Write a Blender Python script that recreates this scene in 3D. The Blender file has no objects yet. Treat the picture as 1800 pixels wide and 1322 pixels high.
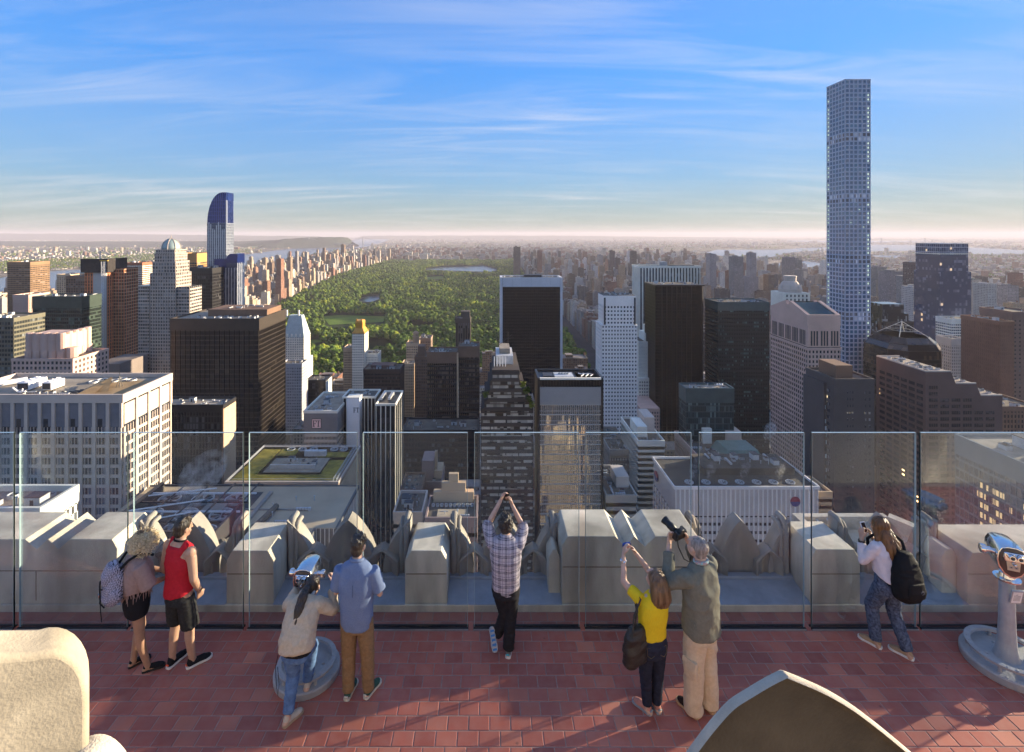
import bpy, bmesh, math, random
import numpy as np
from mathutils import Vector, Matrix, noise as mnoise
sc = bpy.context.scene
COL = sc.collection
R = math.radians
# ------------------------------------------------------------------ camera
F, CX, CY, EYE, STREET = 890.0, 860.0, 412.0, 4.87, -259.0     # focal in photo pixels, vanishing point, eye height over the deck
cam_d = bpy.data.cameras.new('camera')
cam = bpy.data.objects.new('camera', cam_d); COL.objects.link(cam)
cam.location = (0, 0, EYE); cam.rotation_euler = (R(90), 0, 0)
cam_d.sensor_width = 36; cam_d.lens = 36 * F / 1800
cam_d.shift_x = (900 - CX) / 1800; cam_d.shift_y = -(661 - CY) / 1800
cam_d.clip_start = .05; cam_d.clip_end = 200000
sc.camera = cam
# ------------------------------------------------------------------ light
SUN_AZ, SUN_EL = 70.0, 10.2         # degrees right of the avenue axis, above the horizon
sdir = Vector((math.sin(R(SUN_AZ)) * math.cos(R(SUN_EL)), math.cos(R(SUN_AZ)) * math.cos(R(SUN_EL)), math.sin(R(SUN_EL))))
sl = bpy.data.lights.new('sun', 'SUN'); sl.energy = 3.0; sl.angle = R(.5); sl.color = (1.0, .80, .55)
so = bpy.data.objects.new('sun', sl); COL.objects.link(so)
so.rotation_euler = (-sdir).to_track_quat('-Z', 'Y').to_euler(); so.location = (60, 30, 80)
wd = bpy.data.worlds.new('World'); sc.world = wd; wd.use_nodes = True
wt = wd.node_tree; wt.nodes.clear()
def N(t, k, **kw):
    n = t.nodes.new(k)
    for a, b in kw.items(): setattr(n, a, b)
    return n
def MATH(t, op, a, b=None, c=None):
    n = t.nodes.new('ShaderNodeMath'); n.operation = op
    for i, v in enumerate((a, b, c)):
        if v is None: continue
        if isinstance(v, (int, float)): n.inputs[i].default_value = v
        else: t.links.new(v, n.inputs[i])
    return n.outputs[0]
def MIXC(t, f, a, b, mode='MIX'):
    n = t.nodes.new('ShaderNodeMix'); n.data_type = 'RGBA'; n.blend_type = mode
    for s, v in ((n.inputs['Factor'], f), (n.inputs[6], a), (n.inputs[7], b)):
        if isinstance(v, (int, float)): s.default_value = v
        elif isinstance(v, (tuple, list)): s.default_value = (*v[:3], 1)
        else: t.links.new(v, s)
    return n.outputs[2]
def RAMP(t, f, stops, interp='LINEAR'):
    n = t.nodes.new('ShaderNodeValToRGB'); n.color_ramp.interpolation = interp
    e = n.color_ramp.elements
    while len(e) < len(stops): e.new(.5)
    for i, (p, c) in enumerate(stops):
        e[i].position = p; e[i].color = (c, c, c, 1) if isinstance(c, (int, float)) else (*c[:3], 1)
    t.links.new(f, n.inputs[0]); return n.outputs[0]
WB = (.58, .735, .97)      # white balance of the print
KS = 1.3
sky = N(wt, 'ShaderNodeTexSky', sky_type='NISHITA'); sky.sun_disc = False
sky.sun_elevation = R(SUN_EL); sky.sun_rotation = R(SUN_AZ)
sky.altitude = 300; sky.air_density = 1.0; sky.dust_density = .25; sky.ozone_density = 3.0
tc = N(wt, 'ShaderNodeTexCoord'); sx = N(wt, 'ShaderNodeSeparateXYZ'); wt.links.new(tc.outputs['Generated'], sx.inputs[0])
hz = MATH(wt, 'MAXIMUM', sx.outputs[2], 0.0)
# deeper blue overhead, as in clear morning air
satf = RAMP(wt, hz, [(0, .5), (.10, .92), (.3, 1.08), (1, .75)])
wb = MIXC(wt, 1.0, sky.outputs[0], WB, 'MULTIPLY')
hs = N(wt, 'ShaderNodeHueSaturation'); wt.links.new(wb, hs.inputs['Color']); wt.links.new(satf, hs.inputs['Saturation'])
# thin cirrus on a high sheet
den = MATH(wt, 'ADD', hz, .10)
cu = MATH(wt, 'DIVIDE', sx.outputs[0], den); cv = MATH(wt, 'DIVIDE', sx.outputs[1], den)
cm = N(wt, 'ShaderNodeCombineXYZ'); wt.links.new(cu, cm.inputs[0]); wt.links.new(cv, cm.inputs[1])
mp = N(wt, 'ShaderNodeMapping'); wt.links.new(cm.outputs[0], mp.inputs[0]); mp.inputs['Rotation'].default_value = (0, 0, R(24)); mp.inputs['Scale'].default_value = (.55, 2.6, 1); mp.inputs['Location'].default_value = (1.3, .4, 0)
n1 = N(wt, 'ShaderNodeTexNoise'); n1.inputs['Scale'].default_value = 1.1; n1.inputs['Detail'].default_value = 9; n1.inputs['Roughness'].default_value = .62; n1.inputs['Distortion'].default_value = .9; wt.links.new(mp.outputs[0], n1.inputs['Vector'])
mp2 = N(wt, 'ShaderNodeMapping'); wt.links.new(cm.outputs[0], mp2.inputs[0]); mp2.inputs['Scale'].default_value = (.35, .5, 1)
n2 = N(wt, 'ShaderNodeTexNoise'); n2.inputs['Scale'].default_value = 1.0; n2.inputs['Detail'].default_value = 3; wt.links.new(mp2.outputs[0], n2.inputs['Vector'])
c1 = RAMP(wt, n1.outputs['Fac'], [(.43, .03), (.72, 1)]); c2 = RAMP(wt, n2.outputs['Fac'], [(.38, .08), (.66, 1)])
cf = MATH(wt, 'MULTIPLY', MATH(wt, 'MULTIPLY', c1, c2), .95)
# soft shoulder: the glow round the sun is held back as a print would hold it
lu = N(wt, 'ShaderNodeVectorMath', operation='DOT_PRODUCT'); wt.links.new(hs.outputs[0], lu.inputs[0]); lu.inputs[1].default_value = (.22, .68, .10)
sv = N(wt, 'ShaderNodeVectorMath', operation='SCALE'); wt.links.new(hs.outputs[0], sv.inputs[0]); wt.links.new(MATH(wt, 'DIVIDE', 1.0, MATH(wt, 'MULTIPLY_ADD', lu.outputs['Value'], KS, 1.0)), sv.inputs['Scale'])
lum = MIXC(wt, .55, sv.outputs[0], (1.15, 1.12, 1.13))
skyc = MIXC(wt, cf, sv.outputs[0], lum)
bg = N(wt, 'ShaderNodeBackground'); bg.inputs['Strength'].default_value = .15; wt.links.new(skyc, bg.inputs['Color'])
wo = N(wt, 'ShaderNodeOutputWorld'); wt.links.new(bg.outputs[0], wo.inputs['Surface'])
sc.view_settings.view_transform = 'Standard'; sc.view_settings.look = 'None'; sc.view_settings.gamma = 1
sc.view_settings.use_curve_mapping = False; sc.view_settings.exposure = 2.5
sc.render.engine = 'CYCLES'
cy = sc.cycles
cy.use_denoising = True; cy.max_bounces = 6; cy.diffuse_bounces = 4; cy.glossy_bounces = 3; cy.transmission_bounces = 4
cy.transparent_max_bounces = 24; cy.volume_bounces = 1; cy.caustics_reflective = False; cy.caustics_refractive = False
cy.sample_clamp_indirect = 4; cy.use_adaptive_sampling = True; cy.adaptive_threshold = .02

# ------------------------------------------------------------------ points
def P(px, py, Y): return Vector(((px - CX) / F * Y, Y, EYE - (py - CY) / F * Y))
def gx(px, Y): return (px - CX) / F * Y
def gz(py, Y): return EYE - (py - CY) / F * Y
def ground(px, py, z=STREET):
    Y = F * (EYE - z) / (py - CY); return Vector((gx(px, Y), Y, z))

# ------------------------------------------------------------------ materials
MATS = {}
def newmat(nm):
    m = bpy.data.materials.new(nm); m.use_nodes = True; t = m.node_tree; t.nodes.clear()
    o = N(t, 'ShaderNodeOutputMaterial'); b = N(t, 'ShaderNodeBsdfPrincipled'); t.links.new(b.outputs[0], o.inputs[0])
    return m, t, b
def mat(nm, col, rough=.7, scale=3.0, amt=.18, metal=0.0, spec=.4, bump=0.0, bscale=None, stretch=(1, 1, 1), col2=None, detail=6, stain=0.0):
    if nm in MATS: return MATS[nm]
    m, t, b = newmat(nm)
    c = N(t, 'ShaderNodeTexCoord'); mp = N(t, 'ShaderNodeMapping'); mp.inputs['Scale'].default_value = stretch; t.links.new(c.outputs['Object'], mp.inputs[0])
    n = N(t, 'ShaderNodeTexNoise'); n.inputs['Scale'].default_value = scale; n.inputs['Detail'].default_value = detail; n.inputs['Roughness'].default_value = .62; t.links.new(mp.outputs[0], n.inputs['Vector'])
    lo = tuple(max(0, x * (1 - amt)) for x in col) if col2 is None else col2
    hi = tuple(min(1, x * (1 + amt)) for x in col)
    cc = MIXC(t, RAMP(t, n.outputs['Fac'], [(.3, 0), (.7, 1)]), lo, hi)
    if stain:
        n3 = N(t, 'ShaderNodeTexNoise'); n3.inputs['Scale'].default_value = scale * .22; n3.inputs['Detail'].default_value = 8; t.links.new(mp.outputs[0], n3.inputs['Vector'])
        cc = MIXC(t, MATH(t, 'MULTIPLY', RAMP(t, n3.outputs['Fac'], [(.42, 0), (.68, 1)]), stain), cc, tuple(x * .42 for x in col))
    t.links.new(cc, b.inputs['Base Color'])
    b.inputs['Roughness'].default_value = rough; b.inputs['Metallic'].default_value = metal; b.inputs['Specular IOR Level'].default_value = spec
    if bump:
        n2 = N(t, 'ShaderNodeTexNoise'); n2.inputs['Scale'].default_value = bscale or scale * 4; n2.inputs['Detail'].default_value = 5; t.links.new(mp.outputs[0], n2.inputs['Vector'])
        bp = N(t, 'ShaderNodeBump'); bp.inputs['Strength'].default_value = bump; bp.inputs['Distance'].default_value = .02; t.links.new(n2.outputs['Fac'], bp.inputs['Height']); t.links.new(bp.outputs[0], b.inputs['Normal'])
    MATS[nm] = m; return m
def cellco(t, bay, fl):
    c = N(t, 'ShaderNodeTexCoord'); g = N(t, 'ShaderNodeNewGeometry')
    s = N(t, 'ShaderNodeSeparateXYZ'); t.links.new(c.outputs['Object'], s.inputs[0])
    sn = N(t, 'ShaderNodeSeparateXYZ'); t.links.new(g.outputs['Normal'], sn.inputs[0])
    ax = MATH(t, 'GREATER_THAN', MATH(t, 'ABSOLUTE', sn.outputs[0]), .6)
    u = MATH(t, 'ADD', MATH(t, 'MULTIPLY', s.outputs[1], ax), MATH(t, 'MULTIPLY', s.outputs[0], MATH(t, 'SUBTRACT', 1.0, ax)))
    return MATH(t, 'DIVIDE', u, bay), MATH(t, 'DIVIDE', s.outputs[2], fl), sn.outputs[2], ax
def glass(nm, col, bay=3.0, fl=3.8, blinds=.3, col2=None, rough=.12, spec=.5, lit=0.0, litcol=(1, .8, .45), metal=0.0, wob=.0, litpow=.9):
    if nm in MATS: return MATS[nm]
    m, t, b = newmat(nm)
    u, v, nz, ax = cellco(t, bay, fl)
    k = N(t, 'ShaderNodeCombineXYZ')
    t.links.new(MATH(t, 'FLOOR', u), k.inputs[0]); t.links.new(MATH(t, 'FLOOR', v), k.inputs[1]); t.links.new(ax, k.inputs[2])
    w = N(t, 'ShaderNodeTexWhiteNoise'); t.links.new(k.outputs[0], w.inputs[0])
    k2 = N(t, 'ShaderNodeCombineXYZ'); t.links.new(MATH(t, 'FLOOR', MATH(t, 'MULTIPLY', u, .17)), k2.inputs[0]); t.links.new(MATH(t, 'FLOOR', v), k2.inputs[1])
    w2 = N(t, 'ShaderNodeTexWhiteNoise'); t.links.new(k2.outputs[0], w2.inputs[0])
    mixv = MATH(t, 'ADD', MATH(t, 'MULTIPLY', w.outputs['Value'], .55), MATH(t, 'MULTIPLY', w2.outputs['Value'], .45))
    col2 = col2 or tuple(min(1, x * 3.4 + .07) for x in col)
    f = RAMP(t, mixv, [(max(0, 1 - blinds - .12), 0), (1 - blinds + .12, 1)])
    cc = MIXC(t, f, col, col2); t.links.new(cc, b.inputs['Base Color'])
    b.inputs['Roughness'].default_value = rough; b.inputs['Specular IOR Level'].default_value = spec; b.inputs['Metallic'].default_value = metal
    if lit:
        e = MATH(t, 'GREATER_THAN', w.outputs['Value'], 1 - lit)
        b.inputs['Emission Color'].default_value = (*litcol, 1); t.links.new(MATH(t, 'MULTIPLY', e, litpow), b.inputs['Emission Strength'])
    if wob:      # each pane sits a hair out of true, so reflections break from pane to pane
        g = N(t, 'ShaderNodeNewGeometry'); vm = N(t, 'ShaderNodeVectorMath', operation='MULTIPLY_ADD')
        sb = N(t, 'ShaderNodeVectorMath', operation='SUBTRACT'); t.links.new(w.outputs['Color'], sb.inputs[0]); sb.inputs[1].default_value = (.5, .5, .5)
        t.links.new(sb.outputs[0], vm.inputs[0]); vm.inputs[1].default_value = (wob, wob, wob); t.links.new(g.outputs['Normal'], vm.inputs[2])
        nn = N(t, 'ShaderNodeVectorMath', operation='NORMALIZE'); t.links.new(vm.outputs[0], nn.inputs[0]); t.links.new(nn.outputs[0], b.inputs['Normal'])
    MATS[nm] = m; return m

# ------------------------------------------------------------------ mesh builder
class G:
    def __init__(s, org=(0, 0, 0)): s.v = []; s.f = []; s.m = []; s.org = Vector(org)
    def quad(s, *pts, m=0):
        b = len(s.v); s.v += [tuple(p) for p in pts]; s.f.append(tuple(range(b, b + len(pts)))); s.m.append(m)
    def box(s, x0, x1, y0, y1, z0, z1, m=0, bottom=True):
        b = len(s.v)
        s.v += [(x0, y0, z0), (x1, y0, z0), (x1, y1, z0), (x0, y1, z0), (x0, y0, z1), (x1, y0, z1), (x1, y1, z1), (x0, y1, z1)]
        fs = [(0, 1, 5, 4), (1, 2, 6, 5), (2, 3, 7, 6), (3, 0, 4, 7), (4, 5, 6, 7)] + ([(3, 2, 1, 0)] if bottom else [])
        s.f += [tuple(b + i for i in q) for q in fs]; s.m += [m] * len(fs)
    def obox(s, c, ax, ay, az, m=0):      # oriented box: centre and three half-axis vectors
        c, ax, ay, az = map(Vector, (c, ax, ay, az)); b = len(s.v)
        for k in (-1, 1):
            for (i, j) in ((-1, -1), (1, -1), (1, 1), (-1, 1)): s.v.append(tuple(c + ax * i + ay * j + az * k))
        s.f += [tuple(b + i for i in q) for q in [(0, 1, 5, 4), (1, 2, 6, 5), (2, 3, 7, 6), (3, 0, 4, 7), (4, 5, 6, 7), (3, 2, 1, 0)]]; s.m += [m] * 6
    def rings(s, rs, m=0, cap=True, closed=True):
        b = len(s.v); n = len(rs[0])
        for r in rs: s.v += [tuple(p) for p in r]
        for i in range(len(rs) - 1):
            for j in range(n if closed else n - 1):
                k = (j + 1) % n
                s.f.append((b + i * n + j, b + i * n + k, b + (i + 1) * n + k, b + (i + 1) * n + j)); s.m.append(m)
        if cap:
            s.f.append(tuple(b + j for j in reversed(range(n)))); s.m.append(m)
            s.f.append(tuple(b + (len(rs) - 1) * n + j for j in range(n))); s.m.append(m)
    def prism(s, poly, z0, z1, m=0): s.rings([[(x, y, z0) for x, y in poly], [(x, y, z1) for x, y in poly]], m)
    def frust(s, p0, z0, p1, z1, m=0): s.rings([[(x, y, z0) for x, y in p0], [(x, y, z1) for x, y in p1]], m)
    def lathe(s, prof, c=(0, 0, 0), n=24, m=0, ax=None, cap=True):
        c = Vector(c); q = Vector((0, 0, 1)).rotation_difference(Vector(ax)) if ax is not None else None
        rs = []
        for r, z in prof:
            ring = [Vector((r * math.cos(2 * math.pi * i / n), r * math.sin(2 * math.pi * i / n), z)) for i in range(n)]
            if q: ring = [q @ p for p in ring]
            rs.append([c + p for p in ring])
        s.rings(rs, m, cap)
    def tube(s, pts, r, n=8, m=0, closed=False):
        pts = [Vector(p) for p in pts]; rs = []; k = len(pts)
        rr = r if isinstance(r, (list, tuple)) else [r] * k
        up = Vector((0, 0, 1)); pa = None
        for i, p in enumerate(pts):
            if closed: d = pts[(i + 1) % k] - pts[i - 1]
            else: d = pts[min(i + 1, k - 1)] - pts[max(i - 1, 0)]
            d.normalize()
            if pa is None: a = d.cross(up if abs(d.z) < .9 else Vector((1, 0, 0))).normalized()
            else: a = (pa - d * pa.dot(d)).normalized()
            pa = a; bb = d.cross(a)
            rs.append([p + (a * math.cos(2 * math.pi * j / n) + bb * math.sin(2 * math.pi * j / n)) * rr[i] for j in range(n)])
        if closed: rs.append(rs[0])
        s.rings(rs, m, not closed)
    def ball(s, c, rx, ry=None, rz=None, n=12, m=0, k=8):
        ry = ry or rx; rz = rz or rx; c = Vector(c)
        s.rings([[c + Vector((rx * math.sin(a) * math.cos(2 * math.pi * j / n), ry * math.sin(a) * math.sin(2 * math.pi * j / n), -rz * math.cos(a))) for j in range(n)] for a in [max(.02, min(math.pi - .02, math.pi * i / k)) for i in range(k + 1)]], m)
    def mesh(s, nm, mats, smooth=False):
        me = bpy.data.meshes.new(nm); o = s.org
        me.from_pydata([(p[0] - o.x, p[1] - o.y, p[2] - o.z) for p in s.v], [], s.f)
        for m in (mats if isinstance(mats, (list, tuple)) else [mats]): me.materials.append(m)
        if any(s.m): me.polygons.foreach_set('material_index', s.m)
        if smooth: me.polygons.foreach_set('use_smooth', [True] * len(s.f))
        me.update(); return me
    def obj(s, nm, mats, parent=None, kind=None, smooth=False, loc=None):
        o = bpy.data.objects.new(nm, s.mesh(nm, mats, smooth)); COL.objects.link(o)
        if parent is not None: o.parent = parent
        o.location = loc if loc is not None else ((0, 0, 0) if parent is not None else s.org)
        if kind: o['kind'] = kind
        return o
def empty(nm, loc, rz=0.0):
    o = bpy.data.objects.new(nm, None); COL.objects.link(o); o.location = loc; o.rotation_euler = (0, 0, rz); o.empty_display_size = .3; return o
def tag(o, label, cat, group=None, kind=None):
    o['label'] = label; o['category'] = cat
    if group: o['group'] = group
    if kind: o['kind'] = kind
    return o
def struct(o): o['kind'] = 'structure'; return o
def inst(src, nm, parent, loc, scale=(1, 1, 1), rz=0.0):          # another piece sharing src's mesh
    o = bpy.data.objects.new(nm, src.data); COL.objects.link(o); o.parent = parent; o.location = loc; o.scale = scale; o.rotation_euler = (0, 0, rz); return o
def hard(o, ang=35):
    me = o.data
    me.polygons.foreach_set('use_smooth', [True] * len(me.polygons))
    try: me.set_sharp_from_angle(angle=R(ang))
    except Exception: pass
    return o
# ================================================================== THE SETTING: land, water, park, hills
rng = random.Random(7)
def inpoly(x, y, poly):
    c = False; j = len(poly) - 1
    for i in range(len(poly)):
        xi, yi = poly[i]; xj, yj = poly[j]
        if (yi > y) != (yj > y) and x < (xj - xi) * (y - yi) / (yj - yi) + xi: c = not c
        j = i
    return c
def sheet(nm, pts, m, z):
    g = G((0, 0, z)); g.quad(*[(p[0], p[1], z) for p in pts], m=0); return struct(g.obj(nm, m))
def landmat():
    m, t, b = newmat('land')
    c = N(t, 'ShaderNodeTexCoord')
    n = N(t, 'ShaderNodeTexNoise'); n.inputs['Scale'].default_value = .0011; n.inputs['Detail'].default_value = 9; n.inputs['Roughness'].default_value = .7; t.links.new(c.outputs['Object'], n.inputs['Vector'])
    v = N(t, 'ShaderNodeTexVoronoi'); v.inputs['Scale'].default_value = .022; t.links.new(c.outputs['Object'], v.inputs['Vector'])
    sv = N(t, 'ShaderNodeSeparateXYZ'); t.links.new(v.outputs['Color'], sv.inputs[0])
    town = RAMP(t, sv.outputs[0], [(.0, (.05, .055, .04)), (.45, (.10, .09, .075)), (.75, (.22, .17, .13)), (.93, (.45, .38, .30))])
    cc = MIXC(t, RAMP(t, n.outputs['Fac'], [(.46, 0), (.60, 1)]), town, (.045, .065, .03))
    t.links.new(cc, b.inputs['Base Color']); b.inputs['Roughness'].default_value = .95; b.inputs['Specular IOR Level'].default_value = .05
    return m
M_land = landmat()
M_asph = mat('street asphalt', (.055, .055, .058), .9, .02, .3, spec=.1)
M_water = mat('river water', (.05, .075, .11), .22, .004, .15, spec=.6, bump=.5, bscale=.02)
M_lawn = mat('mown lawn', (.12, .19, .035), .95, .02, .25, spec=.05)
M_wood = mat('woodland floor', (.035, .05, .018), .95, .02, .4, spec=.05)
M_hill = mat('wooded hill', (.04, .06, .035), .95, .003, .5, spec=.05)
KM = 60000
sheet('ground', [(-KM, -6000), (KM, -6000), (KM, KM), (-KM, KM)], M_land, STREET - 1.2)
sheet('street', [(-1750, -700), (2300, -700), (2300, 5200), (1400, 9000), (-1300, 9000), (-1750, 5200)], M_asph, STREET)
HUD = [(-80, 494), (0, 489), (55, 478), (144, 474), (216, 462), (300, 457), (430, 447.5), (512, 437), (543, 434), (594, 429), (617, 424.5), (623, 420.5), (640, 418.2), (690, 419), (671, 427), (638, 435), (594, 440), (540, 449), (491, 457), (440, 468), (380, 484), (300, 494), (200, 503), (98, 508), (0, 514), (-80, 520)]
WATERS = {'river': HUD,
 'bay': [(1233, 446), (1240, 444), (1259, 439), (1364, 439), (1414, 436), (1500, 434), (1532, 430), (1629, 431), (1800, 440), (1860, 443), (1860, 449), (1676, 447), (1601, 441), (1532, 442), (1455, 440), (1414, 442), (1374, 447), (1358, 453), (1318, 453), (1271, 450)],
 'strait': [(1290, 466), (1340, 465), (1414, 459), (1490, 468), (1451, 474), (1364, 477), (1310, 474)],
 'inlet': [(1112, 456), (1120, 452), (1160, 452), (1162, 457), (1125, 459)],
 'sound': [(1380, 422.5), (1460, 423), (1640, 423.5), (1640, 425.5), (1460, 426.5), (1386, 424.6)],
 'creek': [(1532, 449), (1600, 449), (1590, 453), (1532, 453)]}
WG = {}
for nm, pl in WATERS.items():
    pts = [ground(px, py, STREET + .5) for px, py in pl]; WG[nm] = [(p.x, p.y) for p in pts]
    sheet(nm, pts, M_water, STREET + .5)
PARK = [(-640, 757), (185, 757), (190, 1100), (245, 4862), (-930, 4862), (-930, 3200), (-750, 1840), (-700, 1300)]
sheet('park_ground', PARK, M_wood, STREET + .3)
LAKES = [[(738, 474), (769, 470), (851, 467), (877, 474), (862, 478), (774, 475)], [(628, 529), (643, 520), (671, 519), (666, 526), (651, 531)]]
LAWNS = [[(566, 556), (594, 554), (681, 556), (673, 566), (579, 571)], [(748, 487), (777, 485), (783, 490), (752, 492)], [(536, 600), (541, 597), (566, 597), (566, 601), (540, 604)]]
for pl in LAKES: sheet('lake', [ground(x, y, STREET + .9) for x, y in pl], M_water, STREET + .9)
for pl in LAWNS: sheet('lawn', [ground(x, y, STREET + .9) for x, y in pl], M_lawn, STREET + .9)
# hills on the far shore
def ridge(nm, pts, thick, m):       # pts: (px, py of crest, Y)
    g = G((0, 0, STREET)); rs = []
    fine = []
    for i in range(len(pts) - 1):
        for k in range(14):
            a = k / 14; fine.append(tuple(pts[i][q] * (1 - a) + pts[i + 1][q] * a for q in range(3)))
    fine.append(pts[-1])
    for i, (px, py, Y) in enumerate(fine):
        X = gx(px, Y); z = gz(py, Y) + (mnoise.noise((i * .37, Y * .01, 3)) + .5 * mnoise.noise((i * 1.3, 1, 3))) * Y * .0009
        rs.append([(X, Y - thick, STREET - 1), (X, Y - thick * .55, STREET + (z - STREET) * .45), (X, Y - thick * .2, STREET + (z - STREET) * .86), (X, Y, z), (X, Y + thick, STREET - 1)])
    g.rings(rs, 0, cap=False, closed=False); struct(g.obj(nm, m, smooth=True))
ridge('hills', [(-400, 412, 26000), (0, 410.5, 26000), (150, 411, 26000), (300, 412.5, 25000), (420, 414, 24000), (560, 415.5, 24000)], 2600, M_hill)
ridge('hills', [(-300, 424, 12500), (0, 424, 12500), (200, 424.5, 12000), (420, 424, 11500), (520, 421, 11500)], 1500, M_hill)
ridge('hills', [(-200, 455, 6400), (0, 453, 6300), (120, 450, 6500), (260, 446, 7200), (400, 437, 8400), (460, 431, 9500)], 500, M_hill)
ridge('hills', [(430, 428, 9900), (500, 420, 10000), (540, 417.5, 10300), (600, 416.5, 10600), (612, 418, 10700), (620, 425, 10700)], 600, M_hill)
ridge('hills', [(640, 414.5, 30000), (800, 414, 30000), (1000, 414.5, 30000), (1200, 416.5, 30000), (1400, 419, 30000)], 2500, M_hill)
ridge('hills', [(1380, 421.5, 24000), (1500, 419.5, 24000), (1650, 420.5, 23000), (1860, 421, 22000)], 2000, M_hill)

# haze: morning air over the whole plain
def haze():
    m = bpy.data.materials.new('morning haze'); m.use_nodes = True; t = m.node_tree; t.nodes.clear()
    o = N(t, 'ShaderNodeOutputMaterial'); v = N(t, 'ShaderNodeVolumePrincipled')
    v.inputs['Color'].default_value = (.64, .62, .70, 1); v.inputs['Density'].default_value = HAZE; v.inputs['Anisotropy'].default_value = .05
    t.links.new(v.outputs[0], o.inputs['Volume'])
    g = G(); g.box(-KM - 500, KM + 500, -6500, KM + 500, STREET - 2.4, 182); h = g.obj('haze', m); h['kind'] = 'stuff'
HAZE = 4.6e-5
haze()
# ================================================================== PARK TREES
M_leaf = []
def leafmat(nm, c):
    m, t, b = newmat(nm)
    oi = N(t, 'ShaderNodeObjectInfo'); c0 = N(t, 'ShaderNodeTexCoord')
    n = N(t, 'ShaderNodeTexNoise'); n.inputs['Scale'].default_value = .55; n.inputs['Detail'].default_value = 4; t.links.new(c0.outputs['Object'], n.inputs['Vector'])
    gp = N(t, 'ShaderNodeNewGeometry'); n5 = N(t, 'ShaderNodeTexNoise'); n5.inputs['Scale'].default_value = .011; n5.inputs['Detail'].default_value = 3; t.links.new(gp.outputs['Position'], n5.inputs['Vector'])
    f = MATH(t, 'ADD', MATH(t, 'ADD', MATH(t, 'MULTIPLY', n.outputs['Fac'], .6), MATH(t, 'MULTIPLY', oi.outputs['Random'], .5)), MATH(t, 'MULTIPLY', MATH(t, 'SUBTRACT', n5.outputs['Fac'], .4), 1.0))
    cc = RAMP(t, f, [(.2, tuple(x * .45 for x in c)), (.62, c), (.85, (c[0] * 2.0, c[1] * 1.6, c[2])), (1.0, (c[0] * 3.2, c[1] * 2.0, c[2] * 1.2))])
    t.links.new(cc, b.inputs['Base Color']); b.inputs['Roughness'].default_value = .8; b.inputs['Specular IOR Level'].default_value = .15
    return m
M_leaf = leafmat('tree foliage', (.078, .136, .02))
M_bark = mat('tree bark', (.09, .065, .045), .9, 2)
def ico(sub):
    bm = bmesh.new(); bmesh.ops.create_icosphere(bm, subdivisions=sub, radius=1); v = [p.co.copy() for p in bm.verts]; f = [tuple(q.index for q in x.verts) for x in bm.faces]; bm.free(); return v, f
ICO2 = ico(2)
def crown_mesh(seed, lobes=12, cards=190):
    r = random.Random(seed); g = G()
    for k in range(lobes):
        a = r.uniform(0, 6.28); d = r.uniform(0, 4.0) if k else 0; zz = r.uniform(8, 15.5) if k else 12
        d *= max(.35, 1 - abs(zz - 10.5) / 7.5)
        c = Vector((d * math.cos(a), d * math.sin(a), zz)); s = r.uniform(1.7, 3.3)
        b = len(g.v)
        for p in ICO2[0]:
            q = p * (1 + .28 * mnoise.noise(p * 1.9 + c)); g.v.append((c.x + q.x * s, c.y + q.y * s, c.z + q.z * s * .82))
        for q in ICO2[1]: g.f.append(tuple(b + i for i in q)); g.m.append(0)
    base = list(g.v)
    for k in range(cards):
        p = Vector(r.choice(base)); n = Vector((r.uniform(-1, 1), r.uniform(-1, 1), r.uniform(-.2, 1))).normalized()
        a = n.orthogonal().normalized() * r.uniform(.4, .85); bb = n.cross(a); p = p + n * r.uniform(0, .5)
        g.quad(p - a - bb, p + a - bb * .6, p + a * .7 + bb, p - a * .8 + bb * .8)
    return g
crowns = []
for k in range(7):
    g = crown_mesh(k + 3); crowns.append(g.mesh('crown', M_leaf))
gt = G(); gt.tube([(0, 0, 0), (.1, 0, 4), (.2, .1, 9)], [.42, .3, .2], 7)
for a in range(4): gt.tube([(.15, .05, 5.5 + .6 * a), (1.6 * math.cos(a * 1.7), 1.6 * math.sin(a * 1.7), 9 + .5 * a)], [.17, .07], 5)
trunk_me = gt.mesh('trunk', M_bark)
spots = []
tr = random.Random(11)
clear = LAKES + LAWNS
def tree_ok(x, y):
    if not inpoly(x, y, PARK): return False
    for z in (STREET + 1, STREET + 8, STREET + 15, STREET + 22, STREET + 27):
        px, py = CX + F * x / y, CY + F * (EYE - z) / y
        for pl in clear:
            if inpoly(px, py, pl): return False
    return True
y = 770.0
while y < 4850:
    st = 11.5 if y < 2200 else 12.5
    x = -940.0
    while x < 250:
        X = x + tr.uniform(-3.5, 3.5); Y = y + tr.uniform(-3.5, 3.5)
        if mnoise.noise((X * .006, Y * .006, 1)) > -.33 and tree_ok(X, Y):
            spots.append((X, Y, tr.uniform(.75, 1.7) * (1.02 + .55 * mnoise.noise((X * .012, Y * .012, 5)))))
        x += st
    y += st
def tree_front(s):      # the ones that show largest in the gaps between the towers
    px = CX + F * s[0] / s[1]
    return s[1] + (0 if (505 < px < 880 or 985 < px < 1050) else 4000) + (250 if 700 < px < 760 else 0)
spots.sort(key=tree_front)
for i, (X, Y, s) in enumerate(spots[:290]):
    o = empty('park_tree', (X, Y, STREET + .3), tr.uniform(0, 6.28)); o.scale = (s, s, s * tr.uniform(.9, 1.1))
    tag(o, 'broad leafy park tree in the part of the park nearest the towers', 'tree', 'park trees nearest the towers')
    c = bpy.data.objects.new('crown', crowns[i % 7]); COL.objects.link(c); c.parent = o
    c = bpy.data.objects.new('trunk', trunk_me); COL.objects.link(c); c.parent = o
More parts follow.
